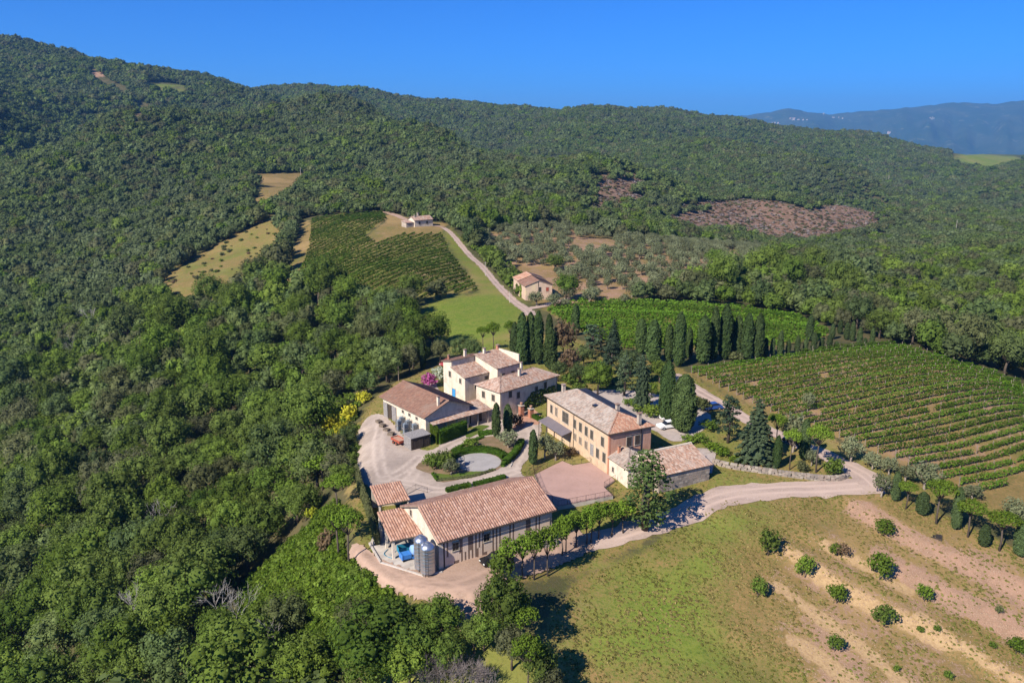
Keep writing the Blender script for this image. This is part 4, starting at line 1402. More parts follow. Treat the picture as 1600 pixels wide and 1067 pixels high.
for i, (u, vb, vt, w) in enumerate(BROW):
    plant('cypress%d' % (i % 4), 'cypress', u, vb, vt, w, '%s cypress from the left along the track at the far corner of the vineyards' % nth(i), 'cypress', 'cypresses by the far track')
for k, u, vb, vt, w, lab in [
        ('cypress0', 775.6, 684, 630, 12.5, 'slim courtyard cypress left of the pair beside the long shed'),
        ('cypress1', 793.5, 676, 632, 13.5, 'slim courtyard cypress right of the pair, nearer the brick gate'),
        ('cypress2', 833, 726, 672, 13, 'single slim cypress at the top of the terrace steps'),
        ('cypress4', 1067, 675, 586, 35, 'very broad cypress standing right of the villa by the white cars'),
        ('cypress5', 1041, 657, 565, 24, 'tall cypress with pale leaning stem behind the villa roof end'),
        ('cypress1', 1213, 731, 681, 12, 'slim cypress between the fir and the first umbrella pine'),
        ('cypress2', 1255, 718, 655, 15, 'dark slim cypress between the two pines above the stone wall'),
        ('cypress3', 1398, 782, 737, 13, 'leftmost narrow cypress of the roadside group below the vineyard'),
        ('cypress0', 1440, 803, 769, 18, 'squat cypress tucked against the largest roadside pine'),
        ('cypress1', 1492, 827, 762, 14, 'slim cypress between the two middle roadside pines'),
        ('cypress2', 1536, 853, 820, 15, 'short cypress at the foot of the right roadside pine'),
        ('cypress3', 1593, 868, 812, 20, 'cypress at the right edge of the photo by the roadside pines'),
        ('cypress1', 661, 578, 530, 9, 'thin dark cypress left of the oleanders behind the barn')]:
    plant(k, 'cypress', u, vb, vt, w, lab, 'cypress')

# ------------------------------------------------------------------ pines
ROADP = [(794.3, 904, 838, 38), (817.5, 902, 830, 36), (834, 905, 822, 37), (856, 900, 816, 36), (878, 868, 806, 33), (884, 866, 800, 30), (900, 857, 795, 34), (916, 851, 789, 33), (923, 849, 787, 32), (935, 842, 783, 34), (955, 838, 780, 34), (974, 833, 777, 36)]
for i, (u, vb, vt, w) in enumerate(ROADP):
    plant('roadpine%d' % (i % 3), 'pine_tree', u, vb, vt, w * 1.06, '%s pine from the left in the row along the road below the terrace' % nth(i), 'pine tree', 'pine row below the terrace')
for k, u, vb, vt, w, lab in [
        ('pine0', 1415, 795, 752, 32, 'small round pine at the left of the roadside pines'),
        ('pine1', 1462.8, 818, 748, 50, 'largest round umbrella pine beside the track, left of centre in its group'),
        ('pine2', 1512, 839, 780, 47, 'umbrella pine second from the right beside the track'),
        ('pine0', 1561, 860, 799, 53, 'rightmost umbrella pine beside the track'),
        ('pine1', 1211, 706, 644, 32, 'yellowish pine behind the fir above the stone wall'),
        ('pine2', 1233.5, 734, 668, 30, 'middle umbrella pine with a pale trunk above the stone wall'),
        ('pine0', 1275, 738, 662, 44, 'round umbrella pine on a tall pale trunk near the road bend'),
        ('pine1', 755, 552, 508, 22, 'leftmost umbrella pine on the meadow behind the houses'),
        ('pine2', 771, 553, 502, 24, 'middle umbrella pine on the meadow behind the houses'),
        ('pine0', 797, 548, 500, 20, 'right umbrella pine on the meadow beside the cypress clump'),
        ('pine1', 530, 877, 786, 58, 'left tall pine with bare trunk on the bank by the winery pad'),
        ('pine2', 546, 888, 792, 52, 'right tall pine with bare trunk on the bank by the winery pad'),
        ('pine2', 505, 765, 708, 64, 'dense bright pine at the edge of the wood beside the yard wall'),
        ('pine0', 528, 800, 742, 52, 'bright pine below the dense one, beside the yard wall'),
        ('pine1', 817, 1030, 945, 52, 'thin pine with bare forked trunk at the bottom of the meadow'),
        ('pine2', 824, 1090, 992, 56, 'thin leaning pine at the bottom edge beside the grey bush')]:
    plant(k, 'pine_tree', u, vb, vt, w, lab, 'pine tree')

# ------------------------------------------------------------------ other single trees and bushes
for k, nm, u, vb, vt, w, lab, cat in [
        ('poplar0', 'poplar', 1008, 827, 700, 108, 'tall loose poplar in front of the villa annex', 'poplar'),
        ('cedar0', 'cedar', 1137, 692, 618, 54, 'dark layered cedar above the grassy bank', 'cedar'),
        ('fir0', 'fir_tree', 1180, 722, 622, 66, 'big dark cone-shaped fir above the stone wall', 'fir tree'),
        ('fresh2', 'leafy_tree', 934, 616, 562, 50, 'bright green round tree right behind the villa roof', 'tree'),
        ('cedar1', 'cedar', 975, 618, 556, 44, 'flat-topped green cedar behind the villa', 'cedar'),
        ('cedar0', 'cedar', 955, 585, 530, 48, 'spreading grey green cedar in the park behind the villa', 'cedar'),
        ('fir1', 'fir_tree', 1003, 642, 554, 34, 'thin conifer with browned top and bare stem behind the villa', 'conifer'),
        ('cedar1', 'cedar', 925, 560, 505, 44, 'dark cedar left in the park, before the vineyard', 'cedar'),
        ('fir1', 'fir_tree', 958, 560, 498, 34, 'slender conifer with reddish tip in front of the vineyard', 'conifer'),
        ('cedar0', 'cedar', 938, 548, 512, 34, 'small dark cedar at the vineyard edge in the park', 'cedar'),
        ('holm2', 'holm_oak', 985, 590, 545, 44, 'grey green holm oak in the middle of the park', 'tree'),
        ('oak3', 'oak_tree', 1030, 598, 560, 40, 'dark oak in the park left of the tall cypresses', 'oak'),
        ('cedar1', 'cedar', 1002, 600, 556, 40, 'flat green cedar behind the brown-topped conifer', 'cedar'),
        ('holm4', 'holm_oak', 912, 575, 540, 34, 'low dark holm oak beside the withered tree', 'tree'),
        ('fir0', 'fir_tree', 945, 600, 552, 30, 'narrow dark fir behind the bright green tree', 'fir tree'),
        ('fresh1', 'leafy_tree', 1018, 622, 596, 26, 'small yellow green tree left of the leaning cypress', 'tree'),
        ('oakbush3', 'bush', 905, 612, 596, 26, 'dark laurel bush at the back corner of the villa', 'bush'),
        ('oakbush0', 'bush', 890, 600, 584, 26, 'dark bush between farmhouse and park trees', 'bush'),
        ('holm0', 'holm_oak', 872, 596, 562, 34, 'dark leaning tree at the end of the ivy-grown farmhouse', 'tree'),
        ('greybush3', 'bush', 1125, 660, 645, 24, 'grey bush beside the drive above the cedar', 'bush'),
        ('oakbush2', 'bush', 1108, 672, 656, 30, 'dark bush in the shade right of the broad cypress', 'bush'),
        ('fruitdry0', 'withered_tree', 880, 560, 498, 42, 'tall withered reddish brown tree beside the cypress clump', 'tree'),
        ('fruitdry1', 'withered_tree', 890, 590, 540, 34, 'low withered brown tree right of the cypress clump', 'tree'),
        ('holm1', 'holm_oak', 905, 600, 566, 40, 'dark bushy holm oak between withered tree and bright green tree', 'tree'),
        ('holm0', 'holm_oak', 720, 569, 522, 36, 'dark round holm oak beside the parked cars', 'tree'),
        ('holm2', 'holm_oak', 738, 570, 526, 30, 'dark holm oak right behind the tower house', 'tree'),
        ('grey3', 'holm_oak', 688, 566, 528, 30, 'grey green oak left of the parked cars', 'tree'),
        ('grey1', 'elm_tree', 634, 500, 446, 54, 'brownish leafless-topped bushy tree at the corner of the meadow', 'tree'),
        ('oak2', 'oak_tree', 884, 468, 426, 48, 'round oak standing right of the lone farmhouse', 'oak'),
        ('oak1', 'oak_tree', 867, 424, 396, 34, 'round oak behind the lone farmhouse', 'oak'),
        ('olive1', 'olive_tree', 838, 478, 455, 27, 'olive tree in front of the lone farmhouse wall', 'olive tree'),
        ('holm3', 'holm_oak', 716, 355, 330, 32, 'dark round oak beside the hilltop house', 'oak'),
        ('oak4', 'oak_tree', 660, 352, 342, 18, 'small dark tree in front of the hilltop house', 'tree'),
        ('oak0', 'oak_tree', 1118, 420, 386, 40, 'round dark oak among the olives at the right', 'oak'),
        ('oak4', 'oak_tree', 786, 1000, 892, 92, 'big dark oak at the lower end of the earth yard', 'oak'),
        ('fresh4', 'oak_tree', 690, 1000, 932, 76, 'leafy oak at the left side of the track below the yard', 'oak'),
        ('grey2', 'elm_tree', 556, 1000, 936, 66, 'grey green round tree on the bright slope below the winery', 'tree'),
        ('olive0', 'olive_tree', 794, 700, 673, 37, 'round olive tree between courtyard cypresses and curved hedge', 'olive tree'),
        ('olive2', 'olive_tree', 705, 743, 718, 27, 'small olive tree at the left of the gravel circle', 'olive tree'),
        ('olive3', 'olive_tree', 852, 717, 676, 30, 'olive tree between pergola and slim cypress', 'olive tree'),
        ('olive0', 'olive_tree', 868, 719, 688, 34, 'olive tree at the terrace corner below the pergola', 'olive tree'),
        ('olive1', 'olive_tree', 1377, 776, 739, 31, 'silvery olive at the road bend by the leftmost cypress', 'olive tree'),
        ('olive2', 'olive_tree', 1443, 764, 724, 50, 'wide silvery olive behind the roadside pines', 'olive tree'),
        ('olive3', 'olive_tree', 1415, 752, 726, 32, 'silvery olive left behind the roadside cypress', 'olive tree'),
        ('olive0', 'olive_tree', 1518, 780, 758, 34, 'silvery olive beside the lowest vine rows', 'olive tree'),
        ('olive1', 'olive_tree', 1584, 816, 780, 44, 'silvery olive behind the rightmost roadside pine', 'olive tree'),
        ('olive2', 'olive_tree', 1330, 722, 683, 38, 'tall silvery olive right of the round umbrella pine', 'olive tree'),
        ('olive3', 'olive_tree', 1362, 733, 706, 30, 'low silvery olive left of the vineyard edge by the road', 'olive tree'),
        ('olive0', 'olive_tree', 1388, 742, 714, 30, 'silvery olive between road and vineyard edge', 'olive tree'),
        ('olive1', 'olive_tree', 1238, 706, 645, 40, 'tall grey olive behind the pines above the stone wall', 'olive tree'),
        ('olive2', 'olive_tree', 1267, 728, 702, 20, 'small grey olive at the foot of the round umbrella pine', 'olive tree'),
        ('olive3', 'olive_tree', 1262, 640, 612, 22, 'olive tree at the near left of the right vineyard', 'olive tree'),
        ('greybush1', 'bush', 1150, 566, 548, 24, 'grey bush at the foot of the tall cypress row', 'bush'),
        ('bush0', 'bush', 1301, 743, 716, 33, 'bright green round bush by the road at the wall end', 'bush'),
        ('greybush0', 'bush', 1096, 642, 622, 28, 'grey green bush beside the broad cypress and parked car', 'bush'),
        ('bush2', 'bush', 1020, 652, 632, 32, 'yellow green clipped bush behind the villa', 'bush'),
        ('oakbush1', 'bush', 984, 634, 622, 26, 'dark low bush behind the villa ridge', 'bush'),
        ('oakbush2', 'bush', 998, 642, 628, 24, 'dark bush between conifer stem and villa roof', 'bush'),
        ('bush1', 'bush', 1075, 692, 678, 26, 'green bush at the left of the garden bank', 'bush'),
        ('bush3', 'bush', 1092, 691, 676, 26, 'green bush at the middle of the garden bank', 'bush'),
        ('acid1', 'bush', 1112, 703, 690, 30, 'yellow green tall weeds on the bank by the annex roof', 'bush'),
        ('acid2', 'bush', 1128, 712, 699, 26, 'yellow green weeds on the bank above the wall start', 'bush'),
        ('acid0', 'bush', 1150, 722, 712, 24, 'low bright weeds above the stone wall', 'bush'),
        ('greybush2', 'bush', 1253, 738, 720, 18, 'yellowish bush above the wall between two pine trunks', 'bush'),
        ('oakbush0', 'bush', 700, 735, 706, 30, 'dark green shrub at the left rim of the gravel circle', 'bush'),
        ('oakbush1', 'bush', 684, 733, 708, 30, 'dark green shrub in the middle of the clump left of the gravel circle', 'bush'),
        ('greybush2', 'bush', 693, 724, 703, 28, 'grey green shrub at the back of the clump left of the gravel circle', 'bush'),
        ('bush2', 'bush', 786, 902, 862, 42, 'leafy shrub at the roadside hiding the black car', 'bush'),
        ('oakbush3', 'bush', 672, 726, 708, 30, 'green shrub at the left tip of the garden island', 'bush'),
        ('bush1', 'bush', 735, 697, 685, 26, 'clipped round shrub at the head of the garden island', 'bush'),
        ('pinkbush0', 'oleander', 671, 606, 583, 25, 'pink flowering oleander behind the long barn', 'oleander'),
        ('whitebush1', 'oleander', 686, 596, 571, 26, 'white flowering oleander beside the tower house', 'oleander'),
        ('broom0', 'broom_bush', 519, 672, 640, 34, 'biggest yellow flowering broom beside the yard', 'broom'),
        ('broom1', 'broom_bush', 536, 688, 655, 30, 'right lower yellow broom beside the yard', 'broom'),
        ('broom2', 'broom_bush', 509, 678, 656, 24, 'left lower yellow broom beside the yard', 'broom'),
        ('broom3', 'broom_bush', 545, 660, 630, 28, 'upper yellow green broom beside the yard', 'broom'),
        ('broom1', 'broom_bush', 568, 630, 610, 26, 'far yellow green broom at the corner of the barn', 'broom'),
        ('broom2', 'broom_bush', 486, 812, 792, 20, 'small yellow broom below the bright pines', 'broom'),
        ('drybush0', 'dry_bush', 512, 868, 828, 30, 'dry brown bush at the foot of the tall pines', 'bush'),
        ('drybush1', 'dry_bush', 808, 668, 645, 22, 'dry reddish shrub left of the brick steps', 'bush'),
        ('drybush2', 'bush', 893, 712, 699, 16, 'dark reddish shrub at the villa foot by the railing', 'bush'),
        ('bush3', 'bush', 807, 640, 628, 14, 'green creeper bush beside the brick gate', 'bush'),
        ('grey5', 'woodland_tree', 450, 1010, 930, 74, 'grey green tree below the bright slope, left of the bottom trees', 'tree'),
        ('oak5', 'woodland_tree', 480, 1085, 990, 90, 'large grey oak at the bottom edge below the bright slope', 'tree'),
        ('fresh1', 'woodland_tree', 640, 1075, 1000, 86, 'leafy tree at the bottom edge left of the bare grey bush', 'tree'),
        ('oak2', 'woodland_tree', 740, 1020, 965, 50, 'dark tree between the bottom oaks and the grey bush', 'tree'),
        ('grey0', 'woodland_tree', 860, 1110, 1040, 60, 'low tree in the bottom corner of the meadow', 'tree'),
        ('oak1', 'woodland_tree', 562, 622, 582, 48, 'dark oak at the back left corner of the brown-roofed barn', 'tree'),
        ('holm4', 'woodland_tree', 608, 598, 558, 46, 'dark tree behind the brown-roofed barn', 'tree'),
        ('grey4', 'woodland_tree', 640, 584, 535, 34, 'thin grey tree behind the barn ridge', 'tree'),
        ('fresh0', 'woodland_tree', 500, 735, 690, 56, 'green tree at the yard edge above the bright pines', 'tree'),
        ('grey3', 'woodland_tree', 528, 728, 676, 52, 'grey green tree shading the left yard edge', 'tree'),
        ('oak0', 'woodland_tree', 536, 765, 722, 46, 'dark tree whose shade falls over the yard', 'tree'),
        ('fresh3', 'woodland_tree', 612, 1062, 985, 80, 'bright leafy tree at the bottom, left of the leafless thicket', 'tree'),
        ('oak1', 'woodland_tree', 574, 1090, 1002, 84, 'dark oak at the bottom edge under the bright bank', 'tree'),
        ('grey1', 'woodland_tree', 800, 1046, 975, 60, 'grey green tree between the big dark oak and the thin pines', 'tree'),
        ('oak4', 'woodland_tree', 842, 1085, 1004, 60, 'dark tree at the bottom edge right of the thin pines', 'tree'),
        ('fresh5', 'woodland_tree', 757, 1016, 955, 52, 'small leafy tree at the foot of the big dark oak', 'tree'),
        ('oak0', 'woodland_tree', 702, 1052, 985, 62, 'dark tree right behind the leafless thicket', 'tree'),
        ('oak2', 'woodland_tree', 655, 1046, 972, 66, 'dark leafy tree below the left track oak', 'tree'),
        ('greybush0', 'bush', 622, 985, 958, 44, 'grey green bush at the lower rim of the bright bank', 'bush'),
        ('oakbush2', 'bush', 655, 968, 944, 34, 'dark bush at the bend of the earth road', 'bush'),
        ('holm5', 'woodland_tree', 545, 700, 664, 36, 'holm oak below the yellow brooms at the yard', 'tree')]:
    plant(k, nm, u, vb, vt, w, lab, cat)
# young trees on the terraced field
for k, u, vb, vt, w, lab in [
        ('fruitdark0', 1200, 868, 826, 37, 'large dark bush-shaped young tree at the top left of the terraced field'),
        ('fruit1', 1257, 902, 867, 30, 'loose young tree right below the large dark one on the field'),
        ('fruitdark2', 1184, 933, 900, 26, 'small dark young tree lowest left on the field'),
        ('fruit0', 1307, 942, 911, 32, 'young tree in the middle of the terraced field'),
        ('fruit2', 1374, 905, 861, 38, 'largest bright green young tree on the terraced field'),
        ('fruitdry1', 1314, 870, 848, 26, 'half withered young tree on the field'),
        ('fruit1', 1304, 868, 848, 18, 'green half of the withered young tree pair on the field'),
        ('fruit2', 1382, 834, 811, 36, 'low spreading young tree near the top right of the field'),
        ('fruit0', 1444, 939, 912, 27, 'young tree at the right of the field centre'),
        ('fruitdark1', 1380, 978, 945, 36, 'round dark young tree below the field centre'),
        ('fruitdark0', 1304, 1017, 992, 28, 'small young tree near the bottom of the field'),
        ('fruit1', 1588, 1021, 994, 30, 'bright young tree at the right edge of the field'),
        ('bush1', 1438, 987, 978, 13, 'tiny green shrub left of the straw bank'),
        ('bush2', 1463, 986, 976, 12, 'tiny green shrub on the straw bank'),
        ('bush3', 1401, 1049, 1039, 12, 'tiny green shrub low on the straw bank'),
        ('greybush2', 1560, 958, 945, 13, 'grey sapling on the pink bank at the right'),
        ('bush0', 1481, 1060, 1048, 16, 'low green shrub at the bottom right'),
        ('bush2', 1550, 1012, 1002, 12, 'yellow green shrub beside the bright tree at the right')]:
    plant(k, 'fruit_tree' if k.startswith('fruit') else 'shrub', u, vb, vt, w, lab, 'young tree' if k.startswith('fruit') else 'shrub')

# bare grey bush at the bottom edge, and bleached dead trees in the wood
for j, (u, vb, h, lab) in enumerate([(676, 1080, 4.9, 'left half of the leafless grey thicket at the bottom edge'), (716, 1078, 5.2, 'middle of the leafless grey thicket at the bottom edge'), (752, 1082, 4.4, 'right end of the leafless grey thicket at the bottom edge')]):
    x, y = ground(u, vb)
    mb = MB(); rgb_ = np.random.default_rng(40 + j)
    for q in range(11):
        a = q * .9; r_ = .25 + .2 * q % .5
        b = bare_mb(rgb_, h * rgb_.uniform(.8, 1.1), .42, 3, .05, 4, .014)
        off = np.array([math.cos(a) * r_ * 2.2, math.sin(a) * r_ * 2.2, 0])
        mb.add([tuple(np.array(v) + off) for v in b.v], b.f)
    prop(mb.build('bare_bush', M['twig'], None, loc=(x, y, z1(x, y))), lab, 'bush')
for j, (u, vb, h, lab) in enumerate([(318, 505, 9, 'white dead tree on the slope below the grassy clearing'), (146, 520, 10, 'bleached dead tree at the dark hollow on the left'),
                                     (118, 560, 8, 'forked dead tree left above the lower wood'), (372, 1000, 8, 'dead tree with white forked limbs low in the wood'),
                                     (392, 1045, 7, 'broken white dead trunk at the bottom left'), (430, 1075, 8, 'pale leafless tree crown at the bottom edge'), (250, 845, 8, 'white dead limb sticking out of the wood'),
                                     (228, 1010, 10, 'straight pale dead stem low in the wood'), (18, 985, 10, 'bare brown tree at the lower left edge'), (66, 955, 9, 'second bare brown tree at the lower left'),
                                     (345, 985, 7, 'dead branches above the dark hollow by the bright slope'), (300, 590, 7, 'small bleached tree in the left wood')]):
    x, y = ground(u, vb)
    rgb_ = np.random.default_rng(70 + j)
    mb = bare_mb(rgb_, h * 1.35, .42, 3, .12, 4, .018)
    prop(mb.build('dead_tree', M['dead_wood' if j not in (8, 9) else 'bark'], None, loc=(x, y, z1(x, y))), lab, 'dead tree')


# ------------------------------------------------------------------ ground cover masses
def scatter_in(poly, n, rng, inner=0.0):
    poly = np.array(poly); a = poly.min(0); b = poly.max(0)
    q = rng.uniform(a, b, (int(n * 2.2), 2))
    k = sd_poly(poly, q[:, 0], q[:, 1]) > inner
    return q[k][:n]


def cover_mass(name, q, protos, smin, smax, label, kindpick=None, flat=1.0):
    n = len(q)
    s = NR.uniform(smin, smax, n)
    rot = np.column_stack([NR.uniform(-.1, .1, n), NR.uniform(-.1, .1, n), NR.uniform(0, 6.28, n)])
    return instancer(name, np.column_stack([q, zg(q[:, 0], q[:, 1]) - .05]), rot, np.column_stack([s, s, s * flat * NR.uniform(.8, 1.2, n)]),
                     NR.integers(0, len(protos), n), protos, label)


def small_bush(mat, seed, leaf=.3):
    g = np.random.default_rng(seed)
    V, F = clump_crown(g, broad_clumps(g, 1.0, .05, 1.3, 6, (.4, .6)), leaf, 1.0, core=.75)
    return np_mesh('shrub_kind', V, F, [M[mat]])


def tuft(mat, seed):
    g = np.random.default_rng(seed)
    n = 16
    a = g.uniform(0, 6.28, n); r_ = g.uniform(.0, .3, n)
    c = np.column_stack([np.cos(a) * r_, np.sin(a) * r_, g.uniform(.06, .16, n)])
    nn = unit(np.column_stack([np.cos(a), np.sin(a), g.uniform(1.0, 2.0, n)]))
    V, F = quads(c, nn, np.full(n, .10), g, 1.6, np.tile([0., 0, 1.], (n, 1)) + g.normal(size=(n, 3)) * .3)
    return np_mesh('tuft_kind', V, F, [M[mat]])


grs = np.random.default_rng(21)
ACID = [small_bush('acid', 1), small_bush('acid', 2), small_bush('fresh', 3), small_bush('acid', 4)]
q = scatter_in(PW['slope'], 2300, grs, -.5)
cover_mass('undergrowth', q, ACID, .5, 1.25, 'bright green undergrowth covering the bank below the winery', flat=.75)
def clod(seed):
    g = np.random.default_rng(seed)
    return np_mesh('clod_kind', ICO_V * g.uniform(.55, 1.1, (12, 1)) * np.array([1, 1, .6]), [ICO_F], [M['clod']])


M['clod'] = plain('dry clods', (.34, .23, .15), (.26, .17, .11), 3)
kq = scatter_in(PW['field'], 30000, grs)
kl = np.minimum.reduce([dist_line(gpoly(b), kq[:, 0], kq[:, 1]) for b in SOIL_LINES + STRAW_LINES])
kq = kq[(kl < 2.8) & (np.hypot(kq[:, 0], kq[:, 1]) < 160)]
cover_mass('clods', kq, [clod(1), clod(2), clod(3)], .05, .2, 'dry clods and stones on the bare banks of the field')
eb = scatter_in(gpoly([(488, 652), (556, 618), (562, 725), (524, 745), (495, 720)]), 130, grs)
cover_mass('edge_scrub', eb, [small_bush('oak', 61), small_bush('fresh', 62), small_bush('scrub', 63)], .7, 1.6, 'scrub filling the wood edge around the yellow brooms')
TUFT = [tuft('tuft', 11), tuft('tuft', 12), tuft('tuft', 13)]
fq = scatter_in(PW['field'], 26000, grs)
fq = fq[(np.hypot(fq[:, 0], fq[:, 1]) < 150) & (np.abs(fq[:, 0]) < 95)]
nz = np.sin(fq[:, 0] * .35) * np.sin(fq[:, 1] * .4 + 1) + .6 * np.sin(fq[:, 0] * .9 + fq[:, 1] * .6)
sl = np.minimum.reduce([dist_line(gpoly(b), fq[:, 0], fq[:, 1]) for b in SOIL_LINES + STRAW_LINES])
fq = fq[(nz + grs.uniform(-1, 1, len(fq)) > -.3) & ((sl > 2.2) | (grs.uniform(0, 1, len(fq)) < .35))]
cover_mass('field_grass', fq, TUFT, .35, .85, 'tufts of half-dry grass over the terraced field')
mq = scatter_in(PW['clear_left'], 110, grs, -4)
cover_mass('clearing_scrub', mq, [small_bush('scrub', 31), small_bush('oak', 32), small_bush('dry_leaf', 33)], .6, 1.6, 'low scrub dotted over the grassy clearing on the left slope', flat=.8)
cq = np.concatenate([scatter_in(PW['cut_b'], 4200, grs), scatter_in(PW['cut_a'], 700, grs)])
cover_mass('brushwood', cq, [small_bush('dry_leaf', 41, .45), small_bush('scrub', 42, .45), small_bush('twig', 43, .45)], .5, 1.9, 'cut brushwood and stumps on the felled hillside', flat=.6)
lq = []
ln = np.array(smooth_line(LANE, 2.0))
tl = np.gradient(ln, axis=0); tl /= np.hypot(tl[:, 0], tl[:, 1])[:, None]
for k in range(len(ln)):
    if 15 < k < len(ln) * .82:
        for _ in range(3): lq.append(ln[k] + np.array([-tl[k][1], tl[k][0]]) * grs.uniform(4, 11))
cover_mass('lane_hedge', np.array(lq), [small_bush('oak', 51, .4), small_bush('fresh', 52, .4), small_bush('scrub', 53, .4)], 1.0, 2.6, 'bushy hedge bank along the upper lane', flat=1.1)
# ------------------------------------------------------------------ building kit
def frame_from(pl, pr, z):
    """ground origin, heading and length of the line between two photo points at height z"""
    a = at_z(pl[0], pl[1], z); b = at_z(pr[0], pr[1], z)
    return a, math.atan2(b[1] - a[1], b[0] - a[0]), math.dist(a, b)


def tile_field(poly, pitch=.25, length=.44, arch=.075, rng=None, end_lift=.025):
    """barrel tiles over one roof plane (first edge of poly = eave); returns verts, faces"""
    P = np.array(poly, float)
    ex = P[1] - P[0]; ex /= np.linalg.norm(ex)
    n = np.cross(P[1] - P[0], P[-1] - P[0])
    if len(P) == 3: n = np.cross(P[1] - P[0], P[2] - P[0])
    n /= np.linalg.norm(n)
    if n[2] < 0: n = -n
    up = np.cross(n, ex)
    Q = np.stack([(P - P[0]) @ ex, (P - P[0]) @ up], 1)
    vs = []; cols = []
    s = Q[:, 0].min() + pitch * .5
    m = len(Q)
    while s < Q[:, 0].max():
        hit = []
        for k in range(m):
            a, b = Q[k], Q[(k + 1) % m]
            if (a[0] > s) != (b[0] > s): hit.append(a[1] + (s - a[0]) / (b[0] - a[0]) * (b[1] - a[1]))
        if len(hit) >= 2:
            lo, hi = min(hit), max(hit)
            v = lo
            while v < hi - .08:
                e = min(v + length * 1.08, hi)
                j = rng.uniform(-.012, .012)
                for (t, w, h, z) in ((v, pitch * .52, arch, end_lift), (e, pitch * .44, arch * .85, 0.0)):
                    o = P[0] + ex * (s + j) + up * t + n * z
                    vs += [o - ex * w, o - ex * w * .5 + n * h, o + ex * w * .5 + n * h, o + ex * w]
                v += length
        s += pitch
    V = np.array(vs); k = len(V) // 8
    b = (np.arange(k) * 8)[:, None]
    F = np.concatenate([b + np.array([[0, 4, 5, 1]]), b + np.array([[1, 5, 6, 2]]), b + np.array([[2, 6, 7, 3]]), b + np.array([[0, 1, 2, 3]])])
    return V, F


RT = np.random.default_rng(77)


def roof(th, planes, tile, ridges=(), thick=.16, pitch=.25, length=.44, slab='wood', name='roof'):
    """roof deck (part) carrying its tiles (sub-part, past the limit: one mass) and ridge tiles"""
    mb = MB()
    Vs, Fs, b = [], [], 0
    for poly in planes:
        P = [Vector(p) for p in poly]
        n = (P[1] - P[0]).cross(P[-1] - P[0]).normalized()
        if n.z < 0: n = -n
        lo = [p - n * thick for p in P]
        k = len(P)
        mb.add([p - n * .015 for p in P] + lo, [tuple(range(k)), tuple(range(k, 2 * k))[::-1]] + [(i, (i + 1) % k, k + (i + 1) % k, k + i) for i in range(k)])
        V, F = tile_field(poly, pitch, length, pitch * .3, RT)
        Vs.append(V); Fs.append(F + b); b += len(V)
    deck = mb.build(name, M[slab], th)
    t = link('roof_tiles', np_mesh('roof_tiles', np.concatenate(Vs), [np.concatenate(Fs)], [tile if not isinstance(tile, str) else M[tile]]), deck)
    t['kind'] = 'stuff'
    if ridges:
        rb = MB()
        for a, c in ridges:
            a, c = Vector(a), Vector(c)
            L = (c - a).length; d = (c - a) / L
            side = d.cross(Vector((0, 0, 1))).normalized(); upv = side.cross(d)
            q = 0
            while q < L - .05:
                e = min(q + .46, L)
                vs = []
                for (w, r, lift) in ((q, .17, .03), (e, .14, 0)):
                    for an in (0, 55, 125, 180):
                        vs.append(a + d * w + side * (r * math.cos(R(an))) + upv * (r * math.sin(R(an)) - .02 + lift))
                rb.add(vs, [(0, 1, 5, 4), (1, 2, 6, 5), (2, 3, 7, 6)])
                q += .42
        r = rb.build('ridge_tiles', tile if not isinstance(tile, str) else M[tile], deck)
        r['kind'] = 'stuff'
    return deck


def gable_planes(L, W, e, r, o=.5, og=.35):
    s = (r - e) / (W / 2)
    lo = e - o * s
    return ([[(-og, -o, lo), (L + og, -o, lo), (L + og, W / 2, r), (-og, W / 2, r)],
             [(L + og, W + o, lo), (-og, W + o, lo), (-og, W / 2, r), (L + og, W / 2, r)]], [((-og, W / 2, r), (L + og, W / 2, r))])


def gable_walls(th, L, W, e, r, mat, base=-1.2, name='wall'):
    mb = MB()
    r -= .08; e -= .08
    vs = [(0, 0, base), (L, 0, base), (L, W, base), (0, W, base), (0, 0, e), (L, 0, e), (L, W, e), (0, W, e), (0, W / 2, r), (L, W / 2, r)]
    mb.add(vs, [(3, 2, 1, 0), (0, 1, 5, 4), (2, 3, 7, 6), (3, 0, 4, 8, 7), (1, 2, 6, 9, 5), (4, 5, 9, 8), (6, 7, 8, 9)])
    return mb.build(name, M[mat] if isinstance(mat, str) else mat, th)


def box_walls(th, x0, x1, y0, y1, top, mat, base=-1.2, name='wall'):
    mb = MB()
    t = top if isinstance(top, (list, tuple)) else [top] * 4
    mb.prism([(x0, y0), (x1, y0), (x1, y1), (x0, y1)], base, list(t))
    return mb.build(name, M[mat] if isinstance(mat, str) else mat, th)


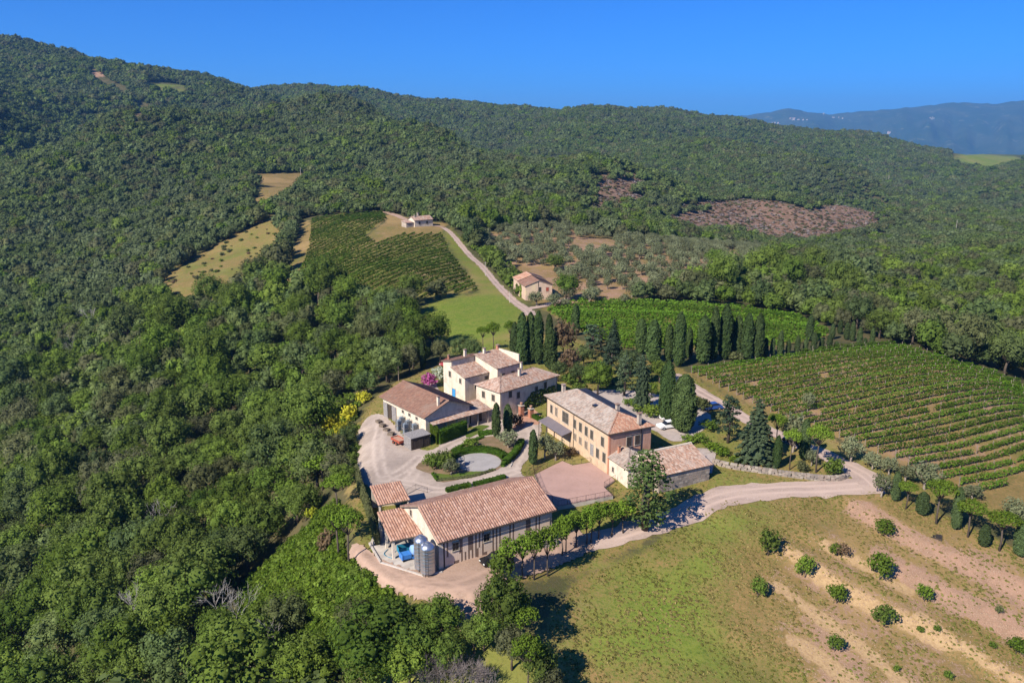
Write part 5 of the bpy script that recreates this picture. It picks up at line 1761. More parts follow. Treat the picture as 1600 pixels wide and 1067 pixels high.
def opening(th, side, s, z, w, h, kind='window', shutters=True, pane='glass', fr='trim', sh='shutter', W=0, L=0, off=0.0, lab=None):
    """a window or door on a wall of a box: side front (y=off), right (x=L), left (x=0); s along the wall, z the sill"""
    f = MB(); t = .10; d = .07
    f.box(-w / 2 - t, -w / 2, -d, .04, 0, h); f.box(w / 2, w / 2 + t, -d, .04, 0, h)
    f.box(-w / 2 - t, w / 2 + t, -d, .04, h, h + t)
    if kind == 'window': f.box(-w / 2 - t - .05, w / 2 + t + .05, -d - .06, .04, -t, 0)
    ob = f.build(kind, M[fr], th)
    if side == 'front': ob.location = (s, off, z)
    elif side == 'right': ob.location = (L, s, z); ob.rotation_euler = (0, 0, math.pi / 2)
    elif side == 'left': ob.location = (0, s, z); ob.rotation_euler = (0, 0, -math.pi / 2)
    p = MB(); p.box(-w / 2, w / 2, -.02, .02, 0, h)
    p.build('pane' if kind == 'window' else 'leaf', M[pane], ob)
    if kind == 'window':
        m = MB(); m.box(-.025, .025, -.04, -.018, 0, h); m.box(-w / 2, w / 2, -.038, -.0185, h * .52, h * .52 + .045)
        m.build('glazing_bar', M['wood'], ob)
    if shutters:
        for q in (-1, 1):
            s_ = MB()
            a, b = (-w / 2 + .01, -.01) if q < 0 else (.01, w / 2 - .01)
            if shutters == 'open': a, b = (-w - .02, -w / 2 - .02) if q < 0 else (w / 2 + .02, w + .02)
            yy = -.06 if shutters != 'open' else -.13
            s_.box(a, b, yy - .03, yy, .01, h - .01)
            for k in range(5): s_.box(a + .04, b - .04, yy - .045, yy - .028, h * (.08 + .18 * k), h * (.08 + .18 * k) + .09)
            s_.build('shutter', M[sh], ob)
    if kind == 'door':
        hnd = MB(); hnd.box(w / 2 - .16, w / 2 - .10, -.07, -.02, 1.0, 1.12); hnd.build('handle', M['iron'], ob)
    if lab: ob['label'] = lab
    return ob


def wall_hit(u, v, org, ang):
    """where a photo pixel falls on the vertical plane through org with heading ang: (distance along, height)"""
    a, b, c = ray(u, v)
    nx_, ny_ = -math.sin(ang), math.cos(ang)
    t = (org[0] * nx_ + org[1] * ny_) / (a * nx_ + b * ny_)
    return (a * t - org[0]) * math.cos(ang) + (b * t - org[1]) * math.sin(ang), H + c * t


def chimney(th, x, y, z0, z1_, w=.55, mat='grey_wall'):
    m = MB(); m.box(x - w / 2, x + w / 2, y - w / 2, y + w / 2, z0, z1_)
    for a in (-1, 1):
        for b in (-1, 1): m.box(x + a * w * .38 - .06, x + a * w * .38 + .06, y + b * w * .38 - .06, y + b * w * .38 + .06, z1_, z1_ + .22)
    c = m.build('chimney', M[mat], th)
    k = MB(); k.prism([(x - w * .68, y - w * .68), (x + w * .68, y - w * .68), (x + w * .68, y + w * .68), (x - w * .68, y + w * .68)], z1_ + .22, z1_ + .32)
    k.build('chimney_cap', M['tile_mix'], c)
    return c


def pipe(th, x, y, z0, z1_, mat='dark_wood'):
    m = MB(); m.tube([(x, y, z0), (x, y, z1_)], .06, 6); return m.build('downpipe', M[mat], th)


# ------------------------------------------------------------------ the villa
zv = 0.0
vo, va, vL = frame_from((850, 617.4), (951, 679), 7.4)
vo2, va2, vW = frame_from((951, 679), (1023, 665), 7.4)
O_ = .45
villa = thing('villa', 'large two-storey ochre villa with hipped grey tile roof facing the terrace', 'villa', (vo[0], vo[1], zv), va)
L, W = vL, vW
RZ = 7.4; RH = 9.25
box_walls(villa, O_, L - O_, O_, W - O_, RZ - .05, 'villa_plaster')
# end wall in salmon plaster: a skin standing just proud of the long walls' end
m = MB(); m.box(L - O_ + .002, L - O_ + .03, O_ + .35, W - O_ - .0, -1.2, RZ - .12)
m.build('end_wall', M['villa_end'], villa)
m = MB(); m.box(L - O_ - .30, L - O_ + .05, O_ - .05, O_ + .30, -1.0, RZ - .1); m.build('corner_pilaster', M['brick'], villa)
i_ = W / 2 * .93
planes = [[(0, 0, RZ), (L, 0, RZ), (L - i_, W / 2, RH), (i_, W / 2, RH)], [(L, W, RZ), (0, W, RZ), (i_, W / 2, RH), (L - i_, W / 2, RH)],
          [(0, W, RZ), (0, 0, RZ), (i_, W / 2, RH)]]
roof(villa, planes, 'tile_grey', [((i_, W / 2, RH), (L - i_, W / 2, RH)), ((0, 0, RZ), (i_, W / 2, RH))])
hip = roof(villa, [[(L, 0, RZ), (L, W, RZ), (L - i_, W / 2, RH)]], 'tile_red', [((L, 0, RZ), (L - i_, W / 2, RH)), ((L, W, RZ), (L - i_, W / 2, RH))], name='hip_roof')
hip['label'] = 'orange tiled hip end'
g = MB(); g.tube([(0, -.06, RZ - .1), (L, -.06, RZ - .1)], .07, 6); g.tube([(L + .06, 0, RZ - .1), (L + .06, W, RZ - .1)], .07, 6); g.build('gutter', M['dark_wood'], villa)
wo_ = (vo[0] - O_ * -math.sin(va) * -1, vo[1])
fo = (vo[0] + O_ * -math.sin(va), vo[1] + O_ * math.cos(va))      # a point of the front wall plane
for (u, v, w, h, k) in [(862, 638.7, .8, 1.55, 1), (869.5, 643.2, .8, 1.6, 2), (898.3, 662, .95, 1.65, 1), (907.4, 667.2, .95, 1.65, 1), (916.4, 673.5, .95, 1.65, 1), (925, 679, .95, 1.65, 1), (941.8, 689.8, .95, 1.65, 1),
                        (898.7, 682.2, .85, 1.2, 2), (907, 688.2, .85, 1.25, 2), (916, 695, .85, 1.35, 2), (934, 707.8, .95, 1.7, 1), (944.2, 714.5, .95, 1.7, 1)]:
    s, z = wall_hit(u, v, fo, va)
    opening(villa, 'front', s, z - h / 2, w, h, shutters=True, off=O_, sh='shutter' if k == 1 else 'wood')
s, z = wall_hit(883.7, 652.2, fo, va)
opening(villa, 'front', s, z - 1.05, 2.3, 2.1, shutters=False, off=O_, pane='shutter', lab='wide dark glazed opening above the pergola')
s, z = wall_hit(925, 703, fo, va)
opening(villa, 'front', s, max(z - 1.1, .0), 1.0, 2.2, 'door', False, off=O_, pane='grey_wood')
eo = (vo2[0] - O_ * math.cos(va), vo2[1] - O_ * math.sin(va))
for (u, v) in [(982.5, 689.7), (995.3, 686.9)]:
    s, z = wall_hit(u, v, eo, va2)
    opening(villa, 'right', s, z - .85, 1.0, 1.75, shutters=True, L=L - O_ + .03, sh='dark_wood')
for q in (.47,):
    pipe(villa, L * q, O_ - .08, -.5, RZ - .2)
pipe(villa, O_ + .1, O_ - .08, -.5, RZ - .2)
m = MB(); m.tube([(L - O_ + .12, W * .73, -.5), (L - O_ + .12, W * .73, RZ - .2)], .08, 6); m.build('downpipe', M['dark_wood'], villa)
for (u, v) in [(876, 612), (951, 632), (979, 647)]:
    s, z = wall_hit(u, v, (vo[0] + W * .42 * -math.sin(va), vo[1] + W * .42 * math.cos(va)), va)
    yy = W * .42 if u != 876 else W * .30
    if u == 951: yy = W * .62
    if u == 979: yy = W * .70
    chimney(villa, s if u != 876 else 2.6, yy, RZ + .6, RZ + 2.3, .6, 'grey_wall')
m = MB(); m.box(L * .545, L * .545 + 1.0, W * .33, W * .33 + .9, RZ + 1.15, RZ + 1.62); m.build('skylight', M['glass'], villa)
# one-storey wing on the villa's end
ex_, ew = 5.6, 7.4
EZ, ET = 3.1, 4.6
wing = [(L - O_ + .04, .35), (L + ex_, .35), (L + ex_, ew), (L - O_ + .04, ew)]
m = MB(); m.prism([(L - O_ + .04, .55), (L + ex_ - .3, .55), (L + ex_ - .3, ew - .3), (L - O_ + .04, ew - .3)], -3.2, EZ - .06); m.build('wing_wall', M['white_wall'], villa)
x0 = L - O_ + .04
roof(villa, [[(x0, .15, EZ), (L + ex_, .15, EZ), (x0 + 1.6, 3.6, ET), (x0, 3.2, ET)],
             [(L + ex_, .15, EZ), (L + ex_, ew, EZ), (x0 + 1.6, 3.6, ET)],
             [(L + ex_, ew, EZ), (x0, ew, EZ), (x0, 3.8, ET), (x0 + 1.6, 3.6, ET)]], 'tile_grey', [((L + ex_, .15, EZ), (x0 + 1.6, 3.6, ET))], name='wing_roof')
opening(villa, 'front', L + .9, .9, .5, .8, shutters=False, off=.55)
chimney(villa, x0 + .9, 1.9, EZ + .4, EZ + 1.9, .4, 'brick')

# ------------------------------------------------------------------ stone annex right of the villa
ao, aa, aL = frame_from((1030, 744), (1113.8, 724.9), 2.7)
az = -.3
annex = thing('stone_annex', 'low stone outbuilding with sloping mottled tile roof beside the road', 'outbuilding', (ao[0], ao[1], az), aa)
aW = 5.6; AE = 3.0; AR = 4.6
box_walls(annex, .2, aL - .35, .35, aW, [AE - .1, AE - .1, AR - .15, AR - .15], 'grey_wall', -2.5)
sb = MB()
for r_ in range(9):
    x = .2 + RND.uniform(0, .2)
    while x < aL - .5:
        w_ = RND.uniform(.35, .75)
        sb.box(x, min(x + w_ - .03, aL - .36), .28 - RND.uniform(0, .03), .36, -1.4 + r_ * .40, -1.4 + r_ * .40 + .37)
        x += w_
stw = sb.build('wall_stones', M['stone'], annex); stw['kind'] = 'stuff'
roof(annex, [[(-.1, 0, AE - .1), (aL, 0, AE - .1), (aL, aW + .05, AR), (-.1, aW + .05, AR)]], 'tile_mix')
m = MB(); m.box(-.1, aL, aW + .06, aW + .36, -1.2, AR + .28); m.build('parapet', M['white_wall'], annex)
opening(annex, 'right', 3.0, .2, .9, 1.9, 'door', False, L=aL - .35, pane='dark_wood')
# ------------------------------------------------------------------ middle farmhouse
mo, ma, mL = frame_from((739.5, 600.3), (860.5, 574), 6)      # long eave runs from the near left hip corner
mo, ma, mL = frame_from((781.3, 614.4), (874.5, 586.5), 6.0)
wx_ = at_z(740, 600.3, 6.0); mW = math.dist(mo, wx_)
mid = thing('farmhouse', 'cream two-storey farmhouse with hipped mottled roof and ivy on its long shaded wall', 'farmhouse', (mo[0], mo[1], .2), ma)
L, W = mL, mW
E_, T_ = 5.8, 7.5
box_walls(mid, .4, L - .4, .4, W - .4, E_ - .05, 'white_wall')
i_ = W / 2 * .95
roof(mid, [[(0, 0, E_), (L, 0, E_), (L - i_, W / 2, T_), (i_, W / 2, T_)], [(L, W, E_), (0, W, E_), (i_, W / 2, T_), (L - i_, W / 2, T_)],
           [(0, W, E_), (0, 0, E_), (i_, W / 2, T_)], [(L, 0, E_), (L, W, E_), (L - i_, W / 2, T_)]], 'tile_mix',
     [((i_, W / 2, T_), (L - i_, W / 2, T_)), ((0, 0, E_), (i_, W / 2, T_)), ((L, 0, E_), (L - i_, W / 2, T_))])
for s in (W * .33, W * .70): opening(mid, 'left', W - s, E_ - 2.3, .9, 1.3, shutters=True, L=L).location.x = .4
for s, z in ((3.2, 4.1), (5.5, 3.4), (10.8, 3.4), (13.5, 3.8)):
    if s < L - 1: opening(mid, 'front', s, z, .8, 1.3, shutters=True, off=.4)
pipe(mid, .45, .32, -.5, E_ - .1); pipe(mid, L - .5, .32, -.5, E_ - .1)
chimney(mid, L * .47, W * .36, E_ + .8, T_ + .9, .5, 'white_wall'); chimney(mid, L * .62, W * .62, T_ - .6, T_ + 1.3, .4, 'white_wall')
# ivy over the shaded wall
gi_ = np.random.default_rng(9); n = 900
s = L * .36 + (L * .60) * gi_.uniform(0, 1, n); hh = gi_.uniform(0, 1, n) * (1.2 + 2.6 * np.clip((s - L * .36) / (L * .18), 0, 1))
V, F = quads(np.column_stack([s, np.full(n, .34) + gi_.uniform(-.12, .03, n), hh]), unit(np.column_stack([gi_.normal(0, .4, n), -np.ones(n), gi_.normal(.2, .4, n)])), np.full(n, .2), gi_)
iv = link('ivy', np_mesh('ivy', V, F, [M['oak']]), mid); iv['kind'] = 'stuff'
# ------------------------------------------------------------------ tower house and the house behind it
to, ta, tL = frame_from((726, 591), (768.2, 580.6), 6.6)
tb = 1.0
tower = thing('tower_house', 'tall cream house with two roof levels and a bright blue door', 'house', (to[0], to[1], tb), ta)
L, W = tL + .8, 8.0
box_walls(tower, .3, L, .3, 5.0, [5.5, 5.5, 6.9, 6.9], 'white_wall')
box_walls(tower, .3, L + .2, 5.003, W, [8.2, 8.2, 7.6, 7.6], 'white_wall', name='tall_wall')
roof(tower, [[(0, 0, 5.55), (L + .2, 0, 5.55), (L + .2, 4.99, 7.0), (0, 4.99, 7.0)]], 'tile_mix')
roof(tower, [[(L + .5, W + .3, 7.65), (0, W + .3, 7.65), (0, 4.8, 8.35), (L + .5, 4.8, 8.35)]], 'tile_brown', name='upper_roof')
for (s, z, w, h) in ((W - 5.6, 4.6, .75, 1.2), (W - 1.9, 4.0, .65, 1.0)):
    opening(tower, 'left', -(s - W), z, w, h, shutters=True).location.x = .3
d = opening(tower, 'left', 4.3, .05, 1.2, 2.1, 'door', False, pane='blue_door', lab='bright blue door'); d.location.x = .3
opening(tower, 'front', 3.2, 2.6, .7, .9, shutters=True, off=.3); opening(tower, 'front', L - 2.0, 4.0, .8, .8, shutters=True, off=.3)
chimney(tower, L * .62, 6.4, 8.0, 9.4, .5, 'white_wall'); chimney(tower, 1.2, 7.2, 7.4, 8.7, .35, 'brick')
uo, ua, uL = frame_from((777.1, 576.5), (814.3, 566.8), 8.0)
u2 = at_z(754.4, 561.3, 9.6)
upper = thing('rear_house', 'square cream house with single sloping pinkish roof behind the farmhouses', 'house', (uo[0], uo[1], 2.0), ua)
L = uL; W = 7.6
box_walls(upper, .3, L - .3, .3, W, [5.9, 5.9, 7.5, 7.5], 'white_wall', -2)
roof(upper, [[(0, 0, 6.0), (L, 0, 6.0), (L, W + .2, 7.65), (0, W + .2, 7.65)]], 'tile_mix')
opening(upper, 'front', 1.9, 3.3, .9, 1.2, shutters=True, off=.3); opening(upper, 'front', L - 2.2, 3.3, .9, 1.2, shutters=True, off=.3)
chimney(upper, L * .35, W - .5, 7.3, 8.5, .5, 'white_wall'); chimney(upper, L * .96, W - .2, 7.0, 8.4, .6, 'brick')
m = MB(); m.box(L - .28, L + .02, .5, W, 5.0, 7.9); m.build('parapet', M['white_wall'], upper)
# ------------------------------------------------------------------ long brown-roofed barn and its low wing
bo, ba, bL = frame_from((598.4, 617.2), (663, 648.1), 4.6)
barn = thing('long_barn', 'long barn with dark brown tile roof and white front wall beside the upper yard', 'barn', (bo[0], bo[1], 0), ba)
L, W = bL + .4, 10.4
gable_walls(barn, L, W, 4.5, 6.5, 'white_wall')
p_, r_ = gable_planes(L, W, 4.55, 6.55, .7, .5)
roof(barn, p_, 'tile_brown', r_)
dl = opening(barn, 'front', 2.6, .05, 2.6, 3.2, 'door', False, pane='dark_wood', lab='open dark barn doorway'); dl['label'] = 'wide dark barn doorway'
for q, s in ((0, 1.0), (1, 4.3)):
    m = MB()
    for k in range(6): m.box(s - .75 + k * .26, s - .75 + k * .26 + .24, -.16 - .01 * (k % 2), -.08, .05, 3.3)
    m.box(s - .75, s + .8, -.20, -.172, .6, .8); m.box(s - .75, s + .8, -.20, -.172, 2.5, 2.7)
    m.build('barn_door_leaf', M['grey_wood'], barn)
for s in (7.6, 10.0, 12.6): opening(barn, 'front', s, 2.9, .7, .5, shutters=False, off=0)
chimney(barn, L - .3, 3.2, 5.2, 7.4, .45, 'white_wall')
so, sa, sL = frame_from((677.2, 664), (768.1, 639.7), 2.9)
shed = thing('stable_wing', 'low open-fronted wing with mottled tile roof joined to the brown-roofed barn', 'outbuilding', (so[0], so[1], 0), sa)
L, W = sL, 4.6
box_walls(shed, .3, L - .2, 1.7, W, [3.1, 3.1, 3.75, 3.75], 'grey_wall')
box_walls(shed, .2, .5, .35, 1.69, [2.75, 2.75, 3.1, 3.1], 'white_wall', name='side_wall')
roof(shed, [[(0, 0, 2.85), (L, 0, 2.85), (L, W + .2, 3.85), (0, W + .2, 3.85)]], 'tile_mix')
for k in range(6):
    m = MB(); x = .6 + (L - 1.2) * k / 5; m.box(x - .14, x + .14, .3, .58, -.6, 2.82); m.build('pillar', M['grey_wall'], shed)
for s in (2.5, 6.0, 9.5, 12.2): opening(shed, 'front', s, .05, 1.1, 2.1, 'door', False, off=1.7, pane='dark_wood')

# ------------------------------------------------------------------ winery barn with its plank wall
wo3, wa3, wL3 = frame_from((684, 849), (870, 796), 4.3)
winery = thing('winery_barn', 'long winery barn with new terracotta roof and striped plank wall', 'barn', (wo3[0], wo3[1], 0), wa3)
L, W = wL3, 12.6
o = .55
E_, T_ = 4.3, 7.0
s_ = (T_ - E_) / (W / 2)
m = MB()
x0, x1, y0, y1 = .45, L - .45, o, W - o
ze = E_ + o * s_ - .12; zt = T_ - .12
m.add([(x0, y0, -3), (x1, y0, -3), (x1, y1, -3), (x0, y1, -3), (x0, y0, ze), (x1, y0, ze), (x1, y1, ze), (x0, y1, ze), (x0, W / 2, zt), (x1, W / 2, zt)],
      [(3, 2, 1, 0), (0, 1, 5, 4), (2, 3, 7, 6), (3, 0, 4, 8, 7), (1, 2, 6, 9, 5), (4, 5, 9, 8), (6, 7, 8, 9)])
m.build('wall', M['white_wall'], winery)
roof(winery, [[(0, 0, E_), (L, 0, E_), (L, W / 2, T_), (0, W / 2, T_)], [(L, W, E_), (0, W, E_), (0, W / 2, T_), (L, W / 2, T_)]], 'tile_new', [((0, W / 2, T_), (L, W / 2, T_))], pitch=.38, length=.62)
g = MB(); g.tube([(0, -.06, E_ - .12), (L, -.06, E_ - .12)], .08, 6); g.build('gutter', M['dark_wood'], winery)
pm = [[MB().box(-.13, .13, -.10, -.03, 0, h).mesh('plank', M['plank_pale']) for h in (1.3, 1.75, 2.2, 4.1)], [MB().box(-.13, .13, -.085, -.03, 0, h).mesh('plank', M['slot_shade']) for h in (1.3, 1.75, 2.2, 4.1)]]
x = 1.35; k = 0
ws = [wall_hit(u, v, (wo3[0] - o * math.sin(wa3), wo3[1] + o * math.cos(wa3)), wa3)[0] for u, v in ((711.5, 852), (760, 841))]
while x < L - .8:
    if min(abs(x - q) for q in ws) > .55:
        for z, hh in ((-.6, 2), (1.62, 2)):
            dark = RND.random() < ((.85 if k % 2 else .08) if z < 0 else (.55 if k % 2 else .1))  # dark strips take the place of shaded slots between pale planks
            link('plank', pm[1 if dark else 0][hh], winery, (x, o, z))
    else:
        link('plank', pm[RND.random() < .6][0], winery, (x, o, -.6)); link('plank', pm[0][0], winery, (x, o, .72))
    x += .272; k += 1
m = MB(); m.box(.30, .95, o - .18, o + .3, -2, ze - .15); m.build('corner_pier', M['white_wall'], winery)
m = MB(); m.box(.95, 1.2, o - .12, o - .0, -2, ze - .15); m.build('corner_board', M['dark_wood'], winery)
for q in ws: opening(winery, 'front', q, 2.25, .95, 1.15, shutters=False, off=o - .06)
m = MB(); m.box(1.2, L, o - .75, o - .12, -2.5, -.35); m.build('plinth', M['concrete'], winery)
opening(winery, 'left', W - 3.0, 4.0, .6, .9, shutters=False).location.x = .45
# ------------------------------------------------------------------ tiled lean-to over the crush pad
c = [(610, 845), (658.7, 835), (640, 798.7), (590, 798.7)]
P = [at_z(u, v, z) for (u, v), z in zip(c, (3.0, 3.0, 3.9, 3.9))]
lo_, la_, lL_ = frame_from(c[0], c[1], 3.0)
lean = thing('open_shed', 'open tiled shed on pillars over the concrete pad beside the winery barn', 'shed', (lo_[0], lo_[1], 0), la_)
L, W = lL_ + .2, 7.2
roof(lean, [[(0, 0, 2.95), (L, 0, 2.95), (L, W, 3.95), (0, W, 3.95)]], 'tile_new', pitch=.38, length=.62)
for (x, y, h) in ((.45, .35, 2.9), (.3, W - .5, 3.7), (.35, W * .5, 3.3)):
    m = MB(); m.box(x - .18, x + .18, y - .18, y + .18, -1, h); m.build('pillar', M['white_wall'], lean)
m = MB()
for k in range(5): m.box(.1 + (L - .3) * k / 4, .24 + (L - .3) * k / 4, .05, W - .1, 2.70, 2.82)
m.build('rafters', M['wood'], lean)['kind'] = 'stuff'
m = MB(); m.box(.05, L, .25, .45, 2.5, 2.69); m.box(.05, L, W - .6, W - .4, 3.45, 3.66); m.build('beam', M['wood'], lean)
# small tiled shed behind it
ko, ka, kL = frame_from((591, 789), (641, 780), 3.0)
kiosk = thing('small_shed', 'small shed with new terracotta roof behind the open shed', 'shed', (ko[0], ko[1], 0), ka)
L, W = kL, 5.4
roof(kiosk, [[(0, 0, 2.95), (L, 0, 2.95), (L, W, 3.75), (0, W, 3.75)]], 'tile_new', pitch=.38, length=.62)
for (x, y, h) in ((.3, .3, 2.9), (L - .3, .3, 2.9), (.3, W - .3, 3.6), (L - .3, W - .3, 3.6)):
    m = MB(); m.box(x - .13, x + .13, y - .13, y + .13, -1, h); m.build('pillar', M['white_wall'], kiosk)
m = MB(); m.box(.17, L - .17, W - .42, W - .2, -1, 3.5); m.build('back_wall', M['white_wall'], kiosk)
m = MB(); m.box(L - 1.3, L - .44, .9, 1.5, -.2, 1.6); m.build('cupboard', M['white_paint'], kiosk)
# ------------------------------------------------------------------ lone farmhouse on the lane and the hilltop house
fo_, fa_, fL_ = frame_from((802.5, 435), (821.2, 447.5), 5.4)
fz = z1(*ground(832, 472))
farm = thing('lone_farmhouse', 'lone pale stone farmhouse with brown and orange roof by the upper lane', 'farmhouse', (fo_[0], fo_[1], fz), fa_)
fr2 = at_z(858.7, 443.7, 5.4); W = math.dist(at_z(821.2, 447.5, 5.4), fr2); L = fL_
L1 = L * .42
fw = M['farm_wall'] = plain('pink stone wall', (.56, .40, .29), (.47, .34, .25), 1.5, c3=(.58, .45, .28), scale3=.2)
for (xa, xb, e, r, t, nm) in ((L1, L, 5.0, 6.7, 'tile_brown', 'roof'), (.002, L1 - .002, 5.35, 7.05, 'tile_red', 'rear_roof')):
    m = MB()
    m.add([(xa, 0, -1.5), (xb, 0, -1.5), (xb, W, -1.5), (xa, W, -1.5), (xa, 0, e), (xb, 0, e), (xb, W, e), (xa, W, e), (xa, W / 2, r), (xb, W / 2, r)],
          [(3, 2, 1, 0), (0, 1, 5, 4), (2, 3, 7, 6), (3, 0, 4, 8, 7), (1, 2, 6, 9, 5), (4, 5, 9, 8), (6, 7, 8, 9)])
    m.build('wall', fw, farm)
    s = (r - e) / (W / 2)
    roof(farm, [[(xa - .2, -.4, e - .4 * s + .1), (xb + .25, -.4, e - .4 * s + .1), (xb + .25, W / 2, r + .1), (xa - .2, W / 2, r + .1)],
                [(xb + .25, W + .4, e - .4 * s + .1), (xa - .2, W + .4, e - .4 * s + .1), (xa - .2, W / 2, r + .1), (xb + .25, W / 2, r + .1)]], t, [((xa, W / 2, r + .1), (xb, W / 2, r + .1))], pitch=.4, length=.7, name=nm)
opening(farm, 'right', W * .53, 2.9, 1.0, 1.5, shutters=False, L=L); opening(farm, 'right', W * .82, 2.9, 1.0, 1.3, shutters=True, L=L, sh='rust_red')
opening(farm, 'right', W * .24, .1, 1.1, 2.2, 'door', False, L=L, pane='dark_wood')
m = MB(); m.box(L, L + .06, W * .47, W * .49, 0, 6.4); m.build('downpipe', M['dark_wood'], farm)
n = 160
V, F = quads(np.column_stack([L * .62 + gi_.normal(0, .45, n), np.full(n, -.08), gi_.uniform(0, 4.4, n)]), unit(np.column_stack([gi_.normal(0, .4, n), -np.ones(n), gi_.normal(.2, .4, n)])), np.full(n, .3), gi_)
iv = link('ivy', np_mesh('ivy', V, F, [M['fresh']]), farm); iv['kind'] = 'stuff'
hx = ground(648, 355)
hz = z1(*hx)
hill = thing('hilltop_house', 'small pale house with pinkish roofs at the head of the lane', 'house', (hx[0], hx[1], hz), R(36))
gable_walls(hill, 11, 7, 3.6, 5.2, 'white_wall', -3)
p_, r_ = gable_planes(11, 7, 3.65, 5.25, .5, .4)
roof(hill, p_, 'tile_mix', r_, pitch=.45, length=.8)
box_walls(hill, -4.5, -.005, .8, 6, [2.4, 2.4, 3.0, 3.0], 'grey_wall', -3, 'annex_wall')
roof(hill, [[(-4.8, .4, 2.4), (-.3, .4, 2.4), (-.3, 6.3, 3.15), (-4.8, 6.3, 3.15)]], 'tile_mix', pitch=.45, length=.8, name='annex_roof')
chimney(hill, 4, 3.5, 4.8, 6.8, .8, 'grey_wall'); chimney(hill, 1.5, 2.6, 4.4, 5.9, .5, 'grey_wall')
opening(hill, 'front', 3, 1.3, 1, 1.3, shutters=True); opening(hill, 'front', 7.5, 1.3, 1, 1.3, shutters=True)
# ------------------------------------------------------------------ terrace, pergola, railings
TERR = [at_z(u, v, .12) for u, v in [(835, 741), (878.5, 719.7), (895, 726.5), (922, 722), (953, 743), (961, 750), (944, 761), (958, 774), (872, 791), (846, 770)]]
m = MB()
ccw = TERR if sum((TERR[k][0] * TERR[(k + 1) % len(TERR)][1] - TERR[(k + 1) % len(TERR)][0] * TERR[k][1]) for k in range(len(TERR))) > 0 else TERR[::-1]
m.prism(ccw, -3.2, .06)
prop(m.build('terrace_wall', M['concrete']), kind='structure')
prop(drape('terrace', ccw, M['terrace'], .0, 1.2, 0, False, 'structure', lambda x, y: np.full(len(x), .10)))


def railing(line, z, h, label, base='concrete', closed=False, gap=.28):
    pts = densify(line, 1.6, False)
    o = thing('railing', label, 'railing', (pts[0][0], pts[0][1], z))
    x0, y0 = pts[0]
    for p in pts:
        m = MB(); m.box(p[0] - x0 - .025, p[0] - x0 + .025, p[1] - y0 - .025, p[1] - y0 + .025, 0, h); m.build('post', M['iron'], o)
    for zz in (h - .02, h * .12):
        m = MB(); m.tube([(a - x0, b - y0, zz) for a, b in line], .022, 5); m.build('rail', M['iron'], o)
    m = MB()
    for p in densify(line, gap, False):
        m.box(p[0] - x0 - .008, p[0] - x0 + .008, p[1] - y0 - .008, p[1] - y0 + .008, h * .12, h - .03)
    m.build('bars', M['iron'], o)['kind'] = 'stuff'
    return o


railing([TERR[9], TERR[8], TERR[7]], .1, 1.0, 'long black railing along the lower front edge of the terrace')
railing([TERR[7], TERR[6], TERR[5]], .1, 1.0, 'black railing around the stair at the right end of the terrace')
railing([TERR[9], TERR[0]], .1, 1.0, 'short black railing between the terrace and the winery roof')
railing([TERR[0], at_z(855, 731, .1), TERR[1]], .1, 1.0, 'black railing at the terrace edge by the slim cypress')
railing([TERR[1], TERR[2], TERR[3]], .1, .95, 'black railing bending around the sunk corner at the villa wall')
railing([at_z(822, 746, .1), at_z(845, 724, .1)], .1, 1.0, 'black railing of the steps going down beside the slim cypress')
railing([at_z(636, 772, .1), at_z(650, 764, .1), at_z(668, 769, .1)], .0, 1.0, 'thin black railing at the small shed by the yard')
# pergola
pz = 3.0
PG = [at_z(u, v, pz) for u, v in [(841, 657.5), (878, 681.5), (895, 676.7), (859.7, 651.8)]]
pg = thing('pergola', 'grey violet canopy on posts against the villa front', 'pergola', (PG[0][0], PG[0][1], 0))
rel = [(p[0] - PG[0][0], p[1] - PG[0][1]) for p in PG]
m = MB(); m.prism(rel, [pz, pz, pz + .35, pz + .35], [pz + .08, pz + .08, pz + .43, pz + .43]); m.build('canopy', M['awning'], pg)
for q in ((0, 0), (.33, 0), (.67, 0), (1, 0)):
    x = rel[0][0] + (rel[1][0] - rel[0][0]) * q[0]; y = rel[0][1] + (rel[1][1] - rel[0][1]) * q[0]
    x = x * .97 + .15; y = y * .97 + .1
    m = MB(); m.box(x - .06, x + .06, y - .06, y + .06, -.4, pz + .02); m.build('post', M['dark_wood'], pg)
m = MB(); m.tube([(rel[0][0] + .15, rel[0][1] + .1, pz - .05), (rel[1][0] + .05, rel[1][1] + .1, pz - .05)], .06, 4); m.build('beam', M['dark_wood'], pg)
# white low wall and table under it
drape('brick_steps', G((815, 652), (832, 640), (846, 652), (840, 664), (826, 662), (818, 668), (806, 676), (800, 670)), M['brick_paving'], .09, .8, .1)
# brick gate pillars
for j, (u, v, hh, lab) in enumerate([(814.5, 650, 2.3, 'left brick pillar of the courtyard gate'), (829.5, 652, 1.9, 'right brick pillar of the courtyard gate, topped with an urn')]):
    x, y = at_z(u, v, .05)
    p = thing('gate_pillar', lab, 'gate pillar', (x, y, 0), R(30))
    m = MB()
    for c in range(int(hh / .14)):
        for a in range(3):
            for b in range(3):
                if a == 1 and b == 1: continue
                m.box(-.45 + a * .3 + .01, -.15 + a * .3 - .01, -.45 + b * .3 + .01, -.15 + b * .3 - .01, c * .14, c * .14 + .125)
    m.box(-.42, .42, -.42, .42, -.4, hh - .05)
    m.build('brickwork', M['brick'], p)['kind'] = 'stuff'
    m = MB(); m.box(-.55, .55, -.55, .55, hh, hh + .14); m.build('coping', M['trim'], p)
    m = MB(); m.lathe([(.12, hh + .141), (.10, hh + .25), (.26, hh + .5), (.30, hh + .7), (.2, hh + .72)], 12); m.build('urn', M['tile_red'], p)
gx = at_z(822, 651, .05)
gate = thing('iron_gate', 'black iron gate between the two brick pillars', 'gate', (gx[0], gx[1], 0), R(12))
